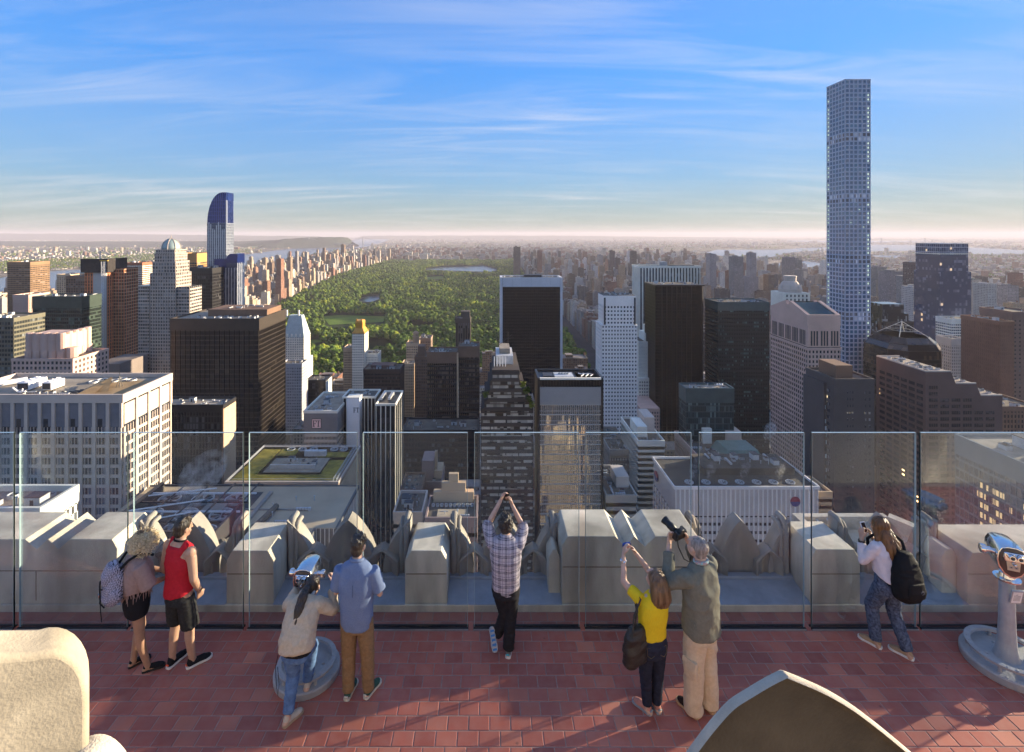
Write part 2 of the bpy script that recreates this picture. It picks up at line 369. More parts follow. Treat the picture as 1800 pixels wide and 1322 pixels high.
def woods(nm, pts, srcs):
    me = bpy.data.meshes.new(nm); me.from_pydata([p[:3] for p in pts], [], [])
    a = me.attributes.new('sz', 'FLOAT', 'POINT'); a.data.foreach_set('value', [p[3] for p in pts])
    o = bpy.data.objects.new(nm, me); COL.objects.link(o); o['kind'] = 'stuff'
    c = bpy.data.collections.new(nm + '_source')
    for k, m in enumerate(srcs):
        s = bpy.data.objects.new('leafy_crown', m); c.objects.link(s)
    ng = bpy.data.node_groups.new(nm, 'GeometryNodeTree')
    ng.interface.new_socket('Geometry', in_out='INPUT', socket_type='NodeSocketGeometry'); ng.interface.new_socket('Geometry', in_out='OUTPUT', socket_type='NodeSocketGeometry')
    gi = ng.nodes.new('NodeGroupInput'); go = ng.nodes.new('NodeGroupOutput')
    ci = ng.nodes.new('GeometryNodeCollectionInfo'); ci.inputs[0].default_value = c; ci.inputs['Separate Children'].default_value = True; ci.inputs['Reset Children'].default_value = True
    ip = ng.nodes.new('GeometryNodeInstanceOnPoints'); ip.inputs['Pick Instance'].default_value = True
    rv = ng.nodes.new('FunctionNodeRandomValue'); rv.data_type = 'FLOAT_VECTOR'; rv.inputs[0].default_value = (0, 0, 0); rv.inputs[1].default_value = (0, 0, 6.28)
    na = ng.nodes.new('GeometryNodeInputNamedAttribute'); na.data_type = 'FLOAT'; na.inputs[0].default_value = 'sz'
    L = ng.links.new
    L(gi.outputs[0], ip.inputs['Points']); L(ci.outputs[0], ip.inputs['Instance']); L(rv.outputs[0], ip.inputs['Rotation']); L(na.outputs[0], ip.inputs['Scale']); L(ip.outputs[0], go.inputs[0])
    md = o.modifiers.new('scatter', 'NODES'); md.node_group = ng
    return o
woods('park_woods', [(x, y, STREET + .3, s) for x, y, s in spots[290:]], crowns)
# ================================================================== TOWERS OF THE NEAR CITY
HERO = []                                     # (px0, px1, py top, Y) of what stands in front, for the fabric behind
M_roof = mat('roof felt', (.16, .145, .12), .95, .12, .35, spec=.1, stain=.5)
M_roofl = mat('pale roof gravel', (.33, .29, .23), .95, .2, .25, spec=.1, stain=.4)
M_roofb = mat('roof membrane tan', (.34, .24, .13), .9, .1, .35, spec=.1, stain=.6)
M_unit = mat('galvanised unit', (.52, .54, .55), .5, .8, .15, metal=.2, stain=.3)
M_dark = mat('dark metal', (.035, .035, .038), .5, 1, .2, spec=.4)
M_white = mat('white painted metal', (.74, .75, .76), .5, .3, .06, stain=.15)
M_rust = mat('rusty steel', (.24, .12, .06), .85, .6, .4)
def stone(nm, c, **k): c = tuple(min(.8, x * q) for x, q in zip(c, (1.22, 1.12, 1.02))); return mat(nm, c, .85, .06, .14, spec=.2, stain=.25, **k)
GR = random.Random(21)
_um = {}
def unitmesh(kind):
    if kind in _um: return _um[kind]
    g = G()
    if kind == 'air_unit':
        g.box(-1, 1, -.8, .8, 0, 1.1, 0); g.box(-1.05, 1.05, -.85, .85, 1.1, 1.2, 1); g.lathe([(.55, 1.2), (.55, 1.38), (.48, 1.38), (.48, 1.25)], n=12, m=1)
        for i in range(5): g.box(-.8 + .34 * i, -.66 + .34 * i, -.84, -.78, .2, .9, 1)
    elif kind == 'vent_pipe':
        g.lathe([(.18, 0), (.18, 1.5), (.34, 1.55), (.34, 1.8), (.05, 1.95)], n=10)
    elif kind == 'duct':
        g.box(-2.4, 2.4, -.4, .4, .35, 1.0, 0); g.box(2.0, 2.8, -.45, .45, 0, 1.05, 0)
        for i in range(5): g.box(-2.3 + i, -2.2 + i, -.45, .45, 0, 1.05, 1)
    elif kind == 'plant_room':
        g.box(-2, 2, -1.5, 1.5, 0, 2.6, 0); g.box(-2.1, 2.1, -1.6, 1.6, 2.6, 2.8, 1); g.box(-.5, .4, -1.56, -1.5, 0, 2, 1)
    elif kind == 'cooling_fan':
        g.lathe([(1.0, 0), (1.0, .7), (.9, .7), (.9, .15), (.1, .1)], n=20, m=0)
        for i in range(6):
            a = i * math.pi / 3; g.quad((.1 * math.cos(a), .1 * math.sin(a), .3), (.85 * math.cos(a), .85 * math.sin(a), .3), (.85 * math.cos(a + .5), .85 * math.sin(a + .5), .42), (.1 * math.cos(a + .5), .1 * math.sin(a + .5), .42), m=1)
    elif kind == 'water_tank':
        for a in range(4): g.box(-.9 + 1.7 * (a % 2), -.8 + 1.7 * (a % 2), -.9 + 1.7 * (a // 2), -.8 + 1.7 * (a // 2), 0, 2, 1)
        g.lathe([(1.3, 2), (1.35, 4.6), (1.4, 4.6), (.05, 5.7)], n=14, m=0)
    o = g.mesh(kind, [M_unit, M_dark] if kind != 'water_tank' else [mat('tank staves', (.16, .10, .06), .9, 1), M_dark]); _um[kind] = o; return o
def part(root, nm, me, loc, s=(1, 1, 1), rz=0):
    o = bpy.data.objects.new(nm, me); COL.objects.link(o); o.parent = root; o.location = loc; o.scale = s; o.rotation_euler = (0, 0, rz); return o
class T:
    """One building: an Empty at street level that parents its parts."""
    def __init__(s, nm, lab, px0, px1, py, Y, D, cat='tower', group=None, zb=STREET, X=None, Z=None, hero=True):
        s.X0, s.X1 = X if X else (gx(px0, Y), gx(px1, Y)); s.Y0, s.Y1 = Y, Y + D; s.Z = gz(py, Y) if Z is None else Z; s.zb = zb
        s.c = Vector(((s.X0 + s.X1) / 2, Y + D / 2, zb)); s.r = empty(nm, s.c); tag(s.r, lab, cat, group)
        if hero:
            q = [CX + F * x / y for x in (s.X0, s.X1) for y in (s.Y0, s.Y1)]; HERO.append((min(q), max(q), CY + F * (EYE - s.Z) / Y, Y))
    def g(s): return G(s.c)
    def box(s, nm, x0, x1, y0, y1, z0, z1, m, kind=None):
        g = s.g(); g.box(x0, x1, y0, y1, z0, z1); return g.obj(nm, m, s.r, kind)
    def core(s, m, nm='glazing', z1=None, ins=0): return s.box(nm, s.X0 + ins, s.X1 - ins, s.Y0 + ins, s.Y1 - ins, s.zb, (s.Z - .9) if z1 is None else z1, m)
    def sides(s): return 'S' + ('E' if s.X1 < 0 else '') + ('W' if s.X0 > 0 else '')
    def grid(s, m, nx=10, fl=3.8, pw=.6, pd=.4, sh=1.2, sd=.25, z0=None, z1=None, faces=None, ns=None, each=False, box=None, edge=True, msp=None):
        X0, X1, Y0, Y1 = box or (s.X0, s.X1, s.Y0, s.Y1); z0 = max(s.zb, -215) if z0 is None else z0; z1 = s.Z if z1 is None else z1
        gp, gs = s.g(), s.g()
        def bx(g, face, u0, u1, d, a, b):
            if face == 'S': g.box(u0, u1, Y0 - d, Y0 + .15, a, b)
            elif face == 'E': g.box(X1 - .15, X1 + d, u0, u1, a, b)
            elif face == 'W': g.box(X0 - d, X0 + .15, u0, u1, a, b)
        for f in faces or s.sides():
            lo, hi = (X0, X1) if f == 'S' else (Y0 + .02, Y1)
            n = nx if f == 'S' else (ns or max(2, round(nx * (Y1 - Y0) / (X1 - X0))))
            if pw:
                for i in range(n + 1):
                    if not edge and i in (0, n): continue
                    u = lo + (hi - lo) * i / n; w = pw / 2
                    a, b = max(lo, u - w), min(hi, u + w)
                    if each:
                        q = s.g(); bx(q, f, a, b, pd, z0, z1 + .004 * (i % 2)); q.obj('pier', m, s.r)
                    else: bx(gp, f, a, b, pd, z0, z1)
            if sh:
                k0 = math.ceil((z0 - s.zb) / fl); k1 = int((z1 - s.zb) / fl)
                for k in range(k0, k1 + 1):
                    z = s.zb + k * fl; bx(gs, f, lo, hi, sd, max(z0, z - sh / 2), min(z1, z + sh / 2))
        if gp.v: gp.obj('pier', m, s.r, 'stuff')
        if gs.v: gs.obj('spandrel', msp or m, s.r, 'stuff')
    def band(s, m, z0, z1, d=.5, nm='fascia', faces=None):
        g = s.g(); g.box(s.X0 - d, s.X1 + d, s.Y0 - d, s.Y1 + d, z0, z1); return g.obj(nm, m, s.r)
    def cap(s, m, roof=None, h=1.2, d=.45, w=.7, below=1.2):
        s.box('roof', s.X0 + .1, s.X1 - .1, s.Y0 + .1, s.Y1 - .1, s.Z - .9, s.Z - .62, roof or M_roof)
        g = s.g(); a, b = s.Z - below, s.Z + h - .6
        g.box(s.X0 - d, s.X1 + d, s.Y0 - d, s.Y0 - d + w, a, b); g.box(s.X0 - d, s.X1 + d, s.Y1 + d - w, s.Y1 + d, a, b)
        g.box(s.X0 - d, s.X0 - d + w, s.Y0 - d + w, s.Y1 + d - w, a, b); g.box(s.X1 + d - w, s.X1 + d, s.Y0 - d + w, s.Y1 + d - w, a, b)
        return g.obj('parapet', m, s.r)
    def gear(s, n=6, kinds=('air_unit', 'vent_pipe', 'duct', 'plant_room', 'cooling_fan', 'air_unit'), k=1.0, area=None, z=None, seed=None):
        r = random.Random(seed if seed is not None else int(abs(s.X0) * 7 + s.Y0))
        X0, X1, Y0, Y1 = area or (s.X0, s.X1, s.Y0, s.Y1); z = (s.Z - .62) if z is None else z
        done = []; n = int(n * 1.8); k *= min(1, .11 * min(X1 - X0, Y1 - Y0) / 1.2 + .35)
        for _ in range(n * 6):
            if len(done) >= n: break
            x, y = r.uniform(X0 + 2.8 * k, X1 - 2.8 * k), r.uniform(Y0 + 2 * k, Y1 - 2 * k)
            if any(abs(x - a) < 3.4 * k and abs(y - b) < 2.6 * k for a, b in done): continue
            done.append((x, y)); kd = r.choice(kinds); q = k * r.uniform(.8, 1.25)
            part(s.r, kd, unitmesh(kd), (x - s.c.x, y - s.c.y, z - s.c.z), (q, q, q), r.choice((0, 0, math.pi / 2)))
    def pent(s, fx0, fx1, fy0, fy1, h, m, nm='penthouse'):
        w, d = s.X1 - s.X0, s.Y1 - s.Y0
        return s.box(nm, s.X0 + fx0 * w, s.X0 + fx1 * w, s.Y0 + fy0 * d, s.Y0 + fy1 * d, s.Z - .62, s.Z + h, m)
def slab(nm, lab, px0, px1, py, Y, D, mw, gcol, nx, fl=3.8, pw=.6, pd=.4, sh=1.2, sd=.25, top=4, gear=5, cat='tower', roof=None, ns=None, blinds=.3, col2=None, rough=.14, spec=.5, each=False, msp=None, lit=0, group=None, zb=STREET, wob=.01, k=1.0, X=None, Z=None, z0=None, faces=None):
    t = T(nm, lab, px0, px1, py, Y, D, cat, group, zb, X, Z)
    mg = glass(lab, gcol, (t.X1 - t.X0) / nx, fl, blinds, col2, rough, spec, lit, wob=wob)
    t.core(mg); t.grid(mw, nx, fl, pw, pd, sh, sd, z1=t.Z - (top if top else .9), ns=ns, each=each, msp=msp, z0=z0, faces=faces)
    if top: t.band(mw, t.Z - top, t.Z - 1.2, max(pd, sd) + .05)
    t.cap(mw, roof, d=max(pd, sd) + .1)
    if gear: t.gear(gear, k=k)
    return t
# wall colours
S_pale = stone('pale limestone', (.46, .44, .40)); S_white = stone('white stone', (.72, .70, .67)); S_tan = stone('tan brick', (.33, .25, .18)); S_brown = stone('brown brick', (.17, .115, .085))
S_pink = stone('pink granite', (.50, .38, .34)); S_grey = stone('grey precast', (.47, .43, .40)); S_red = stone('red brick', (.27, .12, .08)); S_buff = stone('buff brick', (.44, .36, .26))
S_blk = mat('black anodised metal', (.018, .018, .020), .45, .2, .2, spec=.35); S_brz = mat('bronze anodised metal', (.034, .026, .02), .45, .2, .25, spec=.4); S_teal = mat('teal curtain wall', (.05, .085, .085), .4, .2, .2, spec=.4)
S_purp = stone('dusky granite', (.23, .19, .195)); S_steel = mat('steel blue cladding', (.25, .29, .34), .4, .2, .15, metal=.4); S_dbrown = stone('dark red granite', (.125, .088, .082))

# --- the pale gridded slab at the near left
t = T('office_tower', 'broad pale stone office slab with tall piers at the left edge behind the glass', -95, 215, 697, 205, 30.5)
fl = 4.05; n = 13
mg = glass('slab windows', (.03, .035, .045), (t.X1 - t.X0) / n / 3, fl, .35, (.16, .17, .20), .15, wob=.02)
t.core(mg); t.grid(S_grey, n, fl, 1.35, .8, 1.25, .3, z1=t.Z - 12.4, ns=4, each=True)
g = t.g()                                      # slim mullions between the piers
w = (t.X1 - t.X0) / n
for i in range(n):
    for q in (1, 2, 3): g.box(t.X0 + (i + q / 4) * w - .12, t.X0 + (i + q / 4) * w + .12, t.Y0 - .22, t.Y0 + .1, -200, t.Z - 12.4)
for i in range(4):
    for q in (1, 2, 3, 4): y = t.Y0 + (i + q / 5) * 30.5 / 4; g.box(t.X1 - .1, t.X1 + .22, y - .15, y + .15, -200, t.Z - 12.4)
g.obj('mullion', S_grey, t.r, 'stuff')
t.band(S_grey, t.Z - 2.4, t.Z - 1.0, .85)
M_louv = mat('grey louvre', (.17, .17, .19), .6, .3, .12)
for i in range(n):                             # tall blind panels of the plant storeys between the piers
    x0 = t.X0 + i * w; t.box('panel', x0 + .68, x0 + w - .68, t.Y0 - .15, t.Y0 + .3, t.Z - 12.2, t.Z - 2.4, M_louv)
    t.box('pier', x0 - .65 if i else x0, x0 + .66, t.Y0 - .8, t.Y0 + .2, t.Z - 12.38, t.Z - 2.4, S_grey)
    if i % 2: t.box('louvre', x0 + 1.2, x0 + w * .55, t.Y0 - .2, t.Y0, t.Z - 12.2, t.Z - 9, M_dark)
t.box('pier', t.X1 - .66, t.X1 + .3, t.Y0 - .8, t.Y0 + .2, t.Z - 12.38, t.Z - 2.4, S_grey)
for i in range(4):
    y0 = t.Y0 + i * 30.5 / 4; t.box('panel', t.X1 - .3, t.X1 + .25, y0 + .9, y0 + 7.6 - .8, t.Z - 11.6, t.Z - 3.4, S_grey)
    t.box('pier', t.X1 - .2, t.X1 + .8, y0 + 7.0, y0 + 8.2, t.Z - 12.38, t.Z - 2.4, S_grey)
t.cap(S_grey, M_roofl, h=1.6, d=.85, w=.9, below=1.0)
c = t.c
def on(o_x, o_y): return (o_x, o_y)
zr = t.Z - .62
t.box('roof_deck', gx(130, 205), t.X1 - 1.2, t.Y0 + 2, t.Y1 - 7, zr, zr + .25, M_roofb)
g = t.g(); g.quad((gx(165, 212), 212, zr + .3), (gx(190, 212), 212, zr + .3), (gx(198, 222), 222, zr + 3.6), (gx(194, 222), 222, zr + 3.6)); g.quad((gx(135, 209), 209, zr + .35), (gx(166, 209), 209, zr + .35), (gx(198, 224), 224, zr + 3.2), (gx(176, 224), 224, zr + 1.4)); g.obj('timber_ramp', mat('plywood', (.42, .26, .11), .85, .4), t.r)
for i, (px, py_, L) in enumerate([(45, 668, 9), (88, 672, 7)]):        # the two long white cooling plants
    x = gx(px, 218); g = t.g(); g.box(x, x + L * .55, 214, 214 + L, zr + .5, zr + 3.6, 0); g.box(x + .3, x + L * .55 - .3, 213.85, 214.02, zr + .8, zr + 3.2, 1)
    for q in range(5): g.box(x + L * .55, x + L * .55 + .12, 214.2 + q * L / 5, 214.6 + q * L / 5, zr + .6, zr + 3.5, 0)
    for q in range(3): g.lathe([(.85, zr + 3.6), (.85, zr + 4.1), (.75, zr + 4.1), (.75, zr + 3.7)], (x + L * .27, 215.6 + q * L * .32, 0), 14, 0)
    g.obj('cooling_plant', [M_white, M_dark], t.r)
g = t.g(); g.tube([(gx(0, 219), 219, zr + 1.6), (gx(22, 219), 226, zr + 1.6)], 1.1, 12); g.obj('duct', M_white, t.r)
for k in range(7):
    x = gx(102 + 9 * k, 209 + k); t.box('steel_beam', x, x + 5.5, 209 + k * 1.2, 209.4 + k * 1.2, zr + .3, zr + .75, M_dark)
for (px, yy) in [(165, 226), (180, 229), (200, 227), (215, 230), (232, 229)]:
    part(t.r, 'cooling_fan', unitmesh('cooling_fan'), (gx(px, yy) - c.x, yy - c.y, zr - c.z), (1.9, 1.9, 1.2))
g = t.g(); x = gx(213, 220)
for a in (-1, 1):
    for b in (-1, 1): g.tube([(x + a * .9, 219 + b * .9, zr), (x, 219, zr + 5)], .1, 5)
g.tube([(x, 219, zr + 4.6), (x, 219, zr + 6.4)], .12, 5); g.obj('derrick', M_dark, t.r)
g = t.g(); g.tube([(gx(22, 209), 209, zr + 3), (gx(30, 209), 209.4, zr + 1.2), (gx(45, 209), 209, zr + 1.4)], .35, 7); g.tube([(gx(36, 209), 209, zr), (gx(40, 209), 209, zr + 2.6)], .25, 6); g.obj('vent_pipe', M_white, t.r)
t.gear(7, ('vent_pipe', 'duct', 'air_unit'), .9, (gx(10, 206), gx(125, 206), 207, 213))

# --- dark box with a sunlit blank side
t = slab('office_block', 'dark office block with a blank sunlit beige side wall and cluttered roof', 275, 392, 713, 300, 14.5, S_blk, (.014, .015, .018), 22, 3.9, .35, .25, .7, .15, 4, 9, 'building', M_roofl, faces='S', k=.75)
for i in range(3):
    for k in range(14):
        y = t.Y0 + i * 4.83; t.box('panel', t.X1 + .02, t.X1 + .45, y + .06, y + 4.77, t.Z - 2 - 9 * (k + 1), t.Z - 2.1 - 9 * k, S_buff)
t.box('corner_pier', t.X1 - .4, t.X1 + .5, t.Y0 - .7, t.Y0 - .02, -230, t.Z - 1.2, S_brown)

# --- the big black tower
t = slab('black_tower', 'massive black glass tower with thin pale mullions left of the park', 300, 455, 561, 420, 54, S_brz, (.012, .012, .014), 18, 4.0, .22, .5, 1.0, .2, 9, 0, blinds=.14, col2=(.07, .06, .045), roof=M_roofl, ns=26, spec=.25)
t.pent(.28, .98, .35, .9, 5.2, S_brown); t.gear(9, ('cooling_fan', 'cooling_fan', 'air_unit'), 1.3, (t.X0 + 12, t.X1 - 4, t.Y0 + 3, t.Y0 + 16)); t.gear(5, ('vent_pipe', 'duct'), 1.0, (t.X0 + 24, t.X1 - 8, t.Y0 + 22, t.Y1 - 9), t.Z + 5.2)

# --- the grey flat roof close below, and its plant
t = T('low_office_block', 'wide grey flat roofed block with striped walls and a steaming plant well', 0, 0, 0, 120, 98, 'building', X=(-146, -64.6), Z=EYE - 108)
M_rf = mat('bitumen sheet roof', (.45, .37, .26), .9, .05, .2, spec=.15, stain=.35)
M_strip = mat('white metal rib', (.62, .60, .56), .6, .2, .08)
t.core(mat('striped wall', (.10, .095, .10), .6, .1, .2), 'wall'); t.box('wall', -64.6, -56.7, 187, 218, -250, t.Z - .9, mat('striped wall', (.1, .1, .1)))
t.box('roof', -146, -64.7, 120, 217.9, t.Z - .9, t.Z - .5, M_rf); t.box('roof', -64.69, -56.8, 187.1, 217.9, t.Z - .9, t.Z - .503, M_rf)
g = t.g()
for i in range(26): g.box(-64.55, -64.05, 121 + i * 2.55, 121.9 + i * 2.55, -240, t.Z - .4)
for i in range(13): g.box(-56.65, -56.2, 187.5 + i * 2.4, 188.5 + i * 2.4, -240, t.Z - .4)
for i in range(5): g.box(-64 + i * 1.6, -63.75 + i * 1.6, 186.7, 186.98, -240, t.Z - .6)
for i in range(30): g.box(-145 + i * 2.7, -144.6 + i * 2.7, 119.6, 119.98, -240, t.Z - .6)
g.obj('rib', M_strip, t.r, 'stuff')
g = t.g(); g.box(-146.2, -56.4, 217.95, 218.5, t.Z - 1.5, t.Z - .1); g.box(-56.78, -56.0, 186.5, 217.9, t.Z - 1.3, t.Z - .2); g.box(-64.68, -63.9, 119.6, 186.4, t.Z - 1.3, t.Z - .2); g.obj('parapet', mat('parapet cap', (.10, .10, .10), .7), t.r)
zr = t.Z - .5
for (x0, x1, y0, y1, h) in [(-92, -90.6, 178, 212, 1.0), (-96, -74, 199, 199.5, .5), (-120, -118.4, 150, 214, 1.2), (-118, -102, 205, 206, 1.0), (-84, -83.4, 140, 198, .25), (-112, -104, 196, 203, 1.4)]: t.box('roof_curb', x0, x1, y0, y1, zr, zr + h, mat('roof curb', (.27, .26, .24), .9, .3))
t.box('plant_well', -137, -95, 176, 213, zr - .01, zr + .12, M_dark)
for i in range(3):
    for j in range(3): part(t.r, 'cooling_fan', unitmesh('cooling_fan'), (-130 + 13.5 * j - t.c.x, 183 + 11.5 * i - t.c.y, zr - t.c.z), (4.3, 4.3, 1.8))
for i in range(6): t.box('steel_beam', -138, -94.5, 178 + i * 6.8, 178.5 + i * 6.8, zr + 3.2, zr + 3.7, M_white if i % 2 == 0 else M_dark)
for i in range(5): x = -137 + 10 * i; t.box('steel_beam', x, x + .5, 177, 213, zr + 3.72, zr + 4.1, M_dark)
for i in range(3): g = t.g(); g.tube([(-136, 180 + 11 * i, zr + 4.2), (-112, 190 + 9 * i, zr + 4.2)], .28, 6); g.obj('steel_brace', M_white, t.r)
t.box('screen_wall', -120, -93, 172, 173, zr, zr + 7.5, M_dark); t.box('screen_wall', -94, -93, 173.1, 186, zr, zr + 7.5, M_dark); t.box('screen_wall', -138.5, -137.2, 172, 214, zr, zr + 4, M_roof)
g = t.g()
for i in range(12): g.tube([(-119 + 2.1 * i, 171, zr + .2 + .1 * i), (-118.4 + 2.1 * i, 169.5, zr + 3.4), (-119 + 2.1 * i, 165, zr + 2.8), (-118.6 + 2.1 * i, 161, zr + 2.9)], .42, 6)
g.obj('duct', M_dark, t.r)
for i in range(4): t.box('air_unit', -104 + 3 * i, -102 + 3 * i, 166, 170, zr + 3, zr + 5.2, M_unit)
t.box('walkway', -140, -95, 157, 160, zr + 1.5, zr + 2.4, M_unit); t.box('walkway', -140, -96, 150, 151.2, zr + .9, zr + 1.8, M_white)
g = t.g(); g.tube([(-93, 176, zr + .8), (-86, 186, zr + 1.2), (-84, 200, zr + 1.2)], 1.1, 8); g.tube([(-91, 150, zr + 1), (-86, 168, zr + 1.6), (-92, 174, zr + 3)], 1.3, 8); g.obj('duct', M_roof, t.r)
t.gear(10, ('vent_pipe', 'air_unit', 'vent_pipe', 'duct'), 1.0, (-90, -68, 150, 212), zr)
# --- green planted roof behind it
t = T('garden_roof_block', 'block with a green planted roof ringed by pipe rails and round fans', 0, 0, 0, 255, 43, 'building', X=(-133, -76), Z=EYE - 124.5)
t.core(S_tan, 'wall'); zr = t.Z - .62
t.box('roof', -132.8, -76.2, 255.2, 297.8, t.Z - .9, zr, M_roof); t.cap(S_grey, M_roof, h=.6, d=.2)
M_sed = mat('sedum planting', (.27, .21, .035), .95, .22, .3, col2=(.075, .085, .02), spec=.05, bump=.6)
for i, (x0, x1, y0, y1) in enumerate([(-131, -121, 257, 294), (-120.9, -78, 257, 263), (-88, -78.5, 263.1, 280), (-120, -110, 286, 294.2), (-97, -79, 284, 290)]):
    o = t.box('sedum_bed', x0, x1, y0, y1, zr + .02, zr + .32 + .01 * i, M_sed)
for x in (-115, -108.5, -102, -90, -84.5): part(t.r, 'cooling_fan', unitmesh('cooling_fan'), (x - t.c.x, 294 - t.c.y, zr - t.c.z), (2.3, 2.3, 1.0))
g = t.g()
for h in (.6, 1.5):
    g.tube([(-77.3, 255.6, zr + h), (-77.3, 297.3, zr + h)], .13, 5); g.tube([(-79, 255.6, zr + h), (-79, 297.3, zr + h)], .1, 5); g.tube([(-132, 255.6, zr + h), (-132, 297.3, zr + h)], .13, 5); g.tube([(-132, 297, zr + h), (-77, 297, zr + h)], .13, 5); g.tube([(-132, 256, zr + h), (-77, 256, zr + h)], .1, 5)
for i in range(21): g.tube([(-79, 256 + 2 * i, zr + 1.5), (-77.3, 256 + 2 * i, zr + 1.5)], .08, 4)
g.obj('pipe_rail', M_unit, t.r, 'stuff')
t.box('roof_deck', -119, -89, 266, 283, zr, zr + .14, M_roofl); t.box('screen_wall', -117, -93, 270, 270.6, zr, zr + 2.2, M_unit); t.box('duct', -104, -92, 284.5, 287, zr + .3, zr + 3.2, M_unit)
t.gear(5, ('air_unit', 'plant_room', 'vent_pipe'), .9, (-112, -92, 272, 282), zr)
for i in range(4):
    for k in range(8): t.box('panel', -75.95, -75.6, 256 + i * 10.5, 266.3 + i * 10.5, t.Z - 3 - 9.6 * (k + 1), t.Z - 3.2 - 9.6 * k, S_buff)

# --- white and black block with the FT board
t = T('sign_office_block', 'white edged office block with black glass wings and a pink board reading FT', 535, 592, 723, 330, 39, 'building')
mg = glass('ft windows', (.03, .035, .045), 3, 3.8, .3, (.16, .17, .19)); M_rib = mat('ribbed grey wall', (.27, .26, .26), .7, .2, .08)
t.core(mg); t.grid(S_grey, 24, 3.8, .25, .2, 1.7, .3, z1=t.Z - 14, ns=16)
t.band(M_rib, t.Z - 14, t.Z - 1.2, .35, 'rib_wall'); g = t.g()
for i in range(30): x = t.X0 + (t.X1 - t.X0) * i / 29; g.box(x - .12, x + .12, t.Y0 - .5, t.Y0 - .34, t.Z - 14, t.Z - 1.2)
g.obj('rib', M_rib, t.r, 'stuff'); t.cap(S_white, M_roofl, d=.5); t.gear(6, ('cooling_fan', 'plant_room', 'duct', 'air_unit'), 1.2)
def letters(g, x, z, h, y0, y1, ax='S'):       # serif F and T from bars
    def b(u0, u1, w0, w1):
        if ax == 'S': g.box(x + u0 * h, x + u1 * h, y0, y1, z + w0 * h, z + w1 * h, 0)
        else: g.box(y0, y1, x + u0 * h, x + u1 * h, z + w0 * h, z + w1 * h, 0)
    b(.10, .24, .06, .94); b(0, .34, 0, .06); b(0, .56, .94, 1); b(.50, .56, .72, .94); b(.24, .42, .47, .53); b(.42, .47, .38, .62)
    b(.84, .98, .06, .94); b(.74, 1.08, 0, .06); b(.60, 1.22, .94, 1); b(.60, .66, .70, .94); b(1.16, 1.22, .70, .94)
M_pink = mat('pink sign board', (.92, .66, .64), .6, .5, .04); M_ink = mat('black lettering', (.012, .012, .014), .5)
x0, x1, z1, z0 = gx(548.5, 329.5), gx(565, 329.5), gz(736, 329.5), gz(752.5, 329.5)
g = t.g(); g.box(x0, x1, 329.1, 329.49, z0, z1, 1); g.box(x0 + .25, x1 - .25, 329.0, 329.11, z0 + .25, z1 - .25, 0)
sg = g.obj('sign_board', [M_pink, M_ink], t.r)
g = t.g(); hh = (z1 - z0) * .66; letters(g, x0 + (x1 - x0 - 1.22 * hh) / 2, z0 + (z1 - z0) * .18, hh, 328.9, 329.02); lt = g.obj('lettering', M_ink, sg)
xw0, xw1 = gx(609.5, 338), gx(632, 338); zw = gz(700, 338); t.box('white_wall', xw0, xw1, 338, 345.5, -250, zw, mat('white plaster wall', (.86, .85, .83), .7, .1, .05)); t.box('wall_coping', xw0 - .2, xw1 + .2, 337.8, 345.6, zw + .005, zw + .5, S_white)
g = t.g(); letters(g, xw1 - 4.2, zw - 9.5, 3.2, 337.9, 338.02); g.obj('lettering', M_ink, t.r)
def wing(x0, x1, y0, y1, z, n, e):
    t.box('glazing', x0, x1, y0, y1, -250, z - .8, glass('ft black glass', (.012, .014, .018), 3, 3.8, .1, (.05, .05, .06), wob=.02)); t.box('roof', x0 + .1, x1 - .1, y0 + .1, y1 - .1, z - .8, z - .5, M_roof)
    g = t.g()
    for i in range(n + 1): x = x0 + (x1 - x0) * i / n; g.box(max(x0, x - .28), min(x1, x + .28), y0 - .4, y0 - .005, -250, z - .8)
    if e:
        for i in range(5): y = y0 + (y1 - y0) * i / 4; g.box(x1 + .005, x1 + .3, max(y0, y - .2), min(y1, y + .2), -250, z - .8)
    g.obj('mullion', S_white, t.r, 'stuff'); g = t.g()
    for q in ((x0 - .4, x1 + .4, y0 - .45, y0 + .4), (x0 - .4, x1 + .4, y1 - .4, y1 + .4), (x0 - .4, x0 + .4, y0 + .4, y1 - .4), (x1 - .4, x1 + .4, y0 + .4, y1 - .4)): g.box(*q, z - .8, z + .5)
    g.obj('parapet', S_white, t.r)
zl = gz(711, 330)
wing(gx(661, 330), gx(695, 330), 330, 358, zl, 4, True); wing(gx(603, 346), gx(661, 346) - .5, 346, 362, zl - .3, 9, False)
for i in range(2): part(t.r, 'duct', unitmesh('duct'), (gx(672 + 14 * i, 342) - t.c.x, 344 - t.c.y, zl - .5 - t.c.z), (2.6, 2.2, 2.2), math.pi / 2)
t.gear(4, ('air_unit', 'cooling_fan'), 1.0, (gx(606, 350), gx(655, 350), 349, 360), zl - .8)

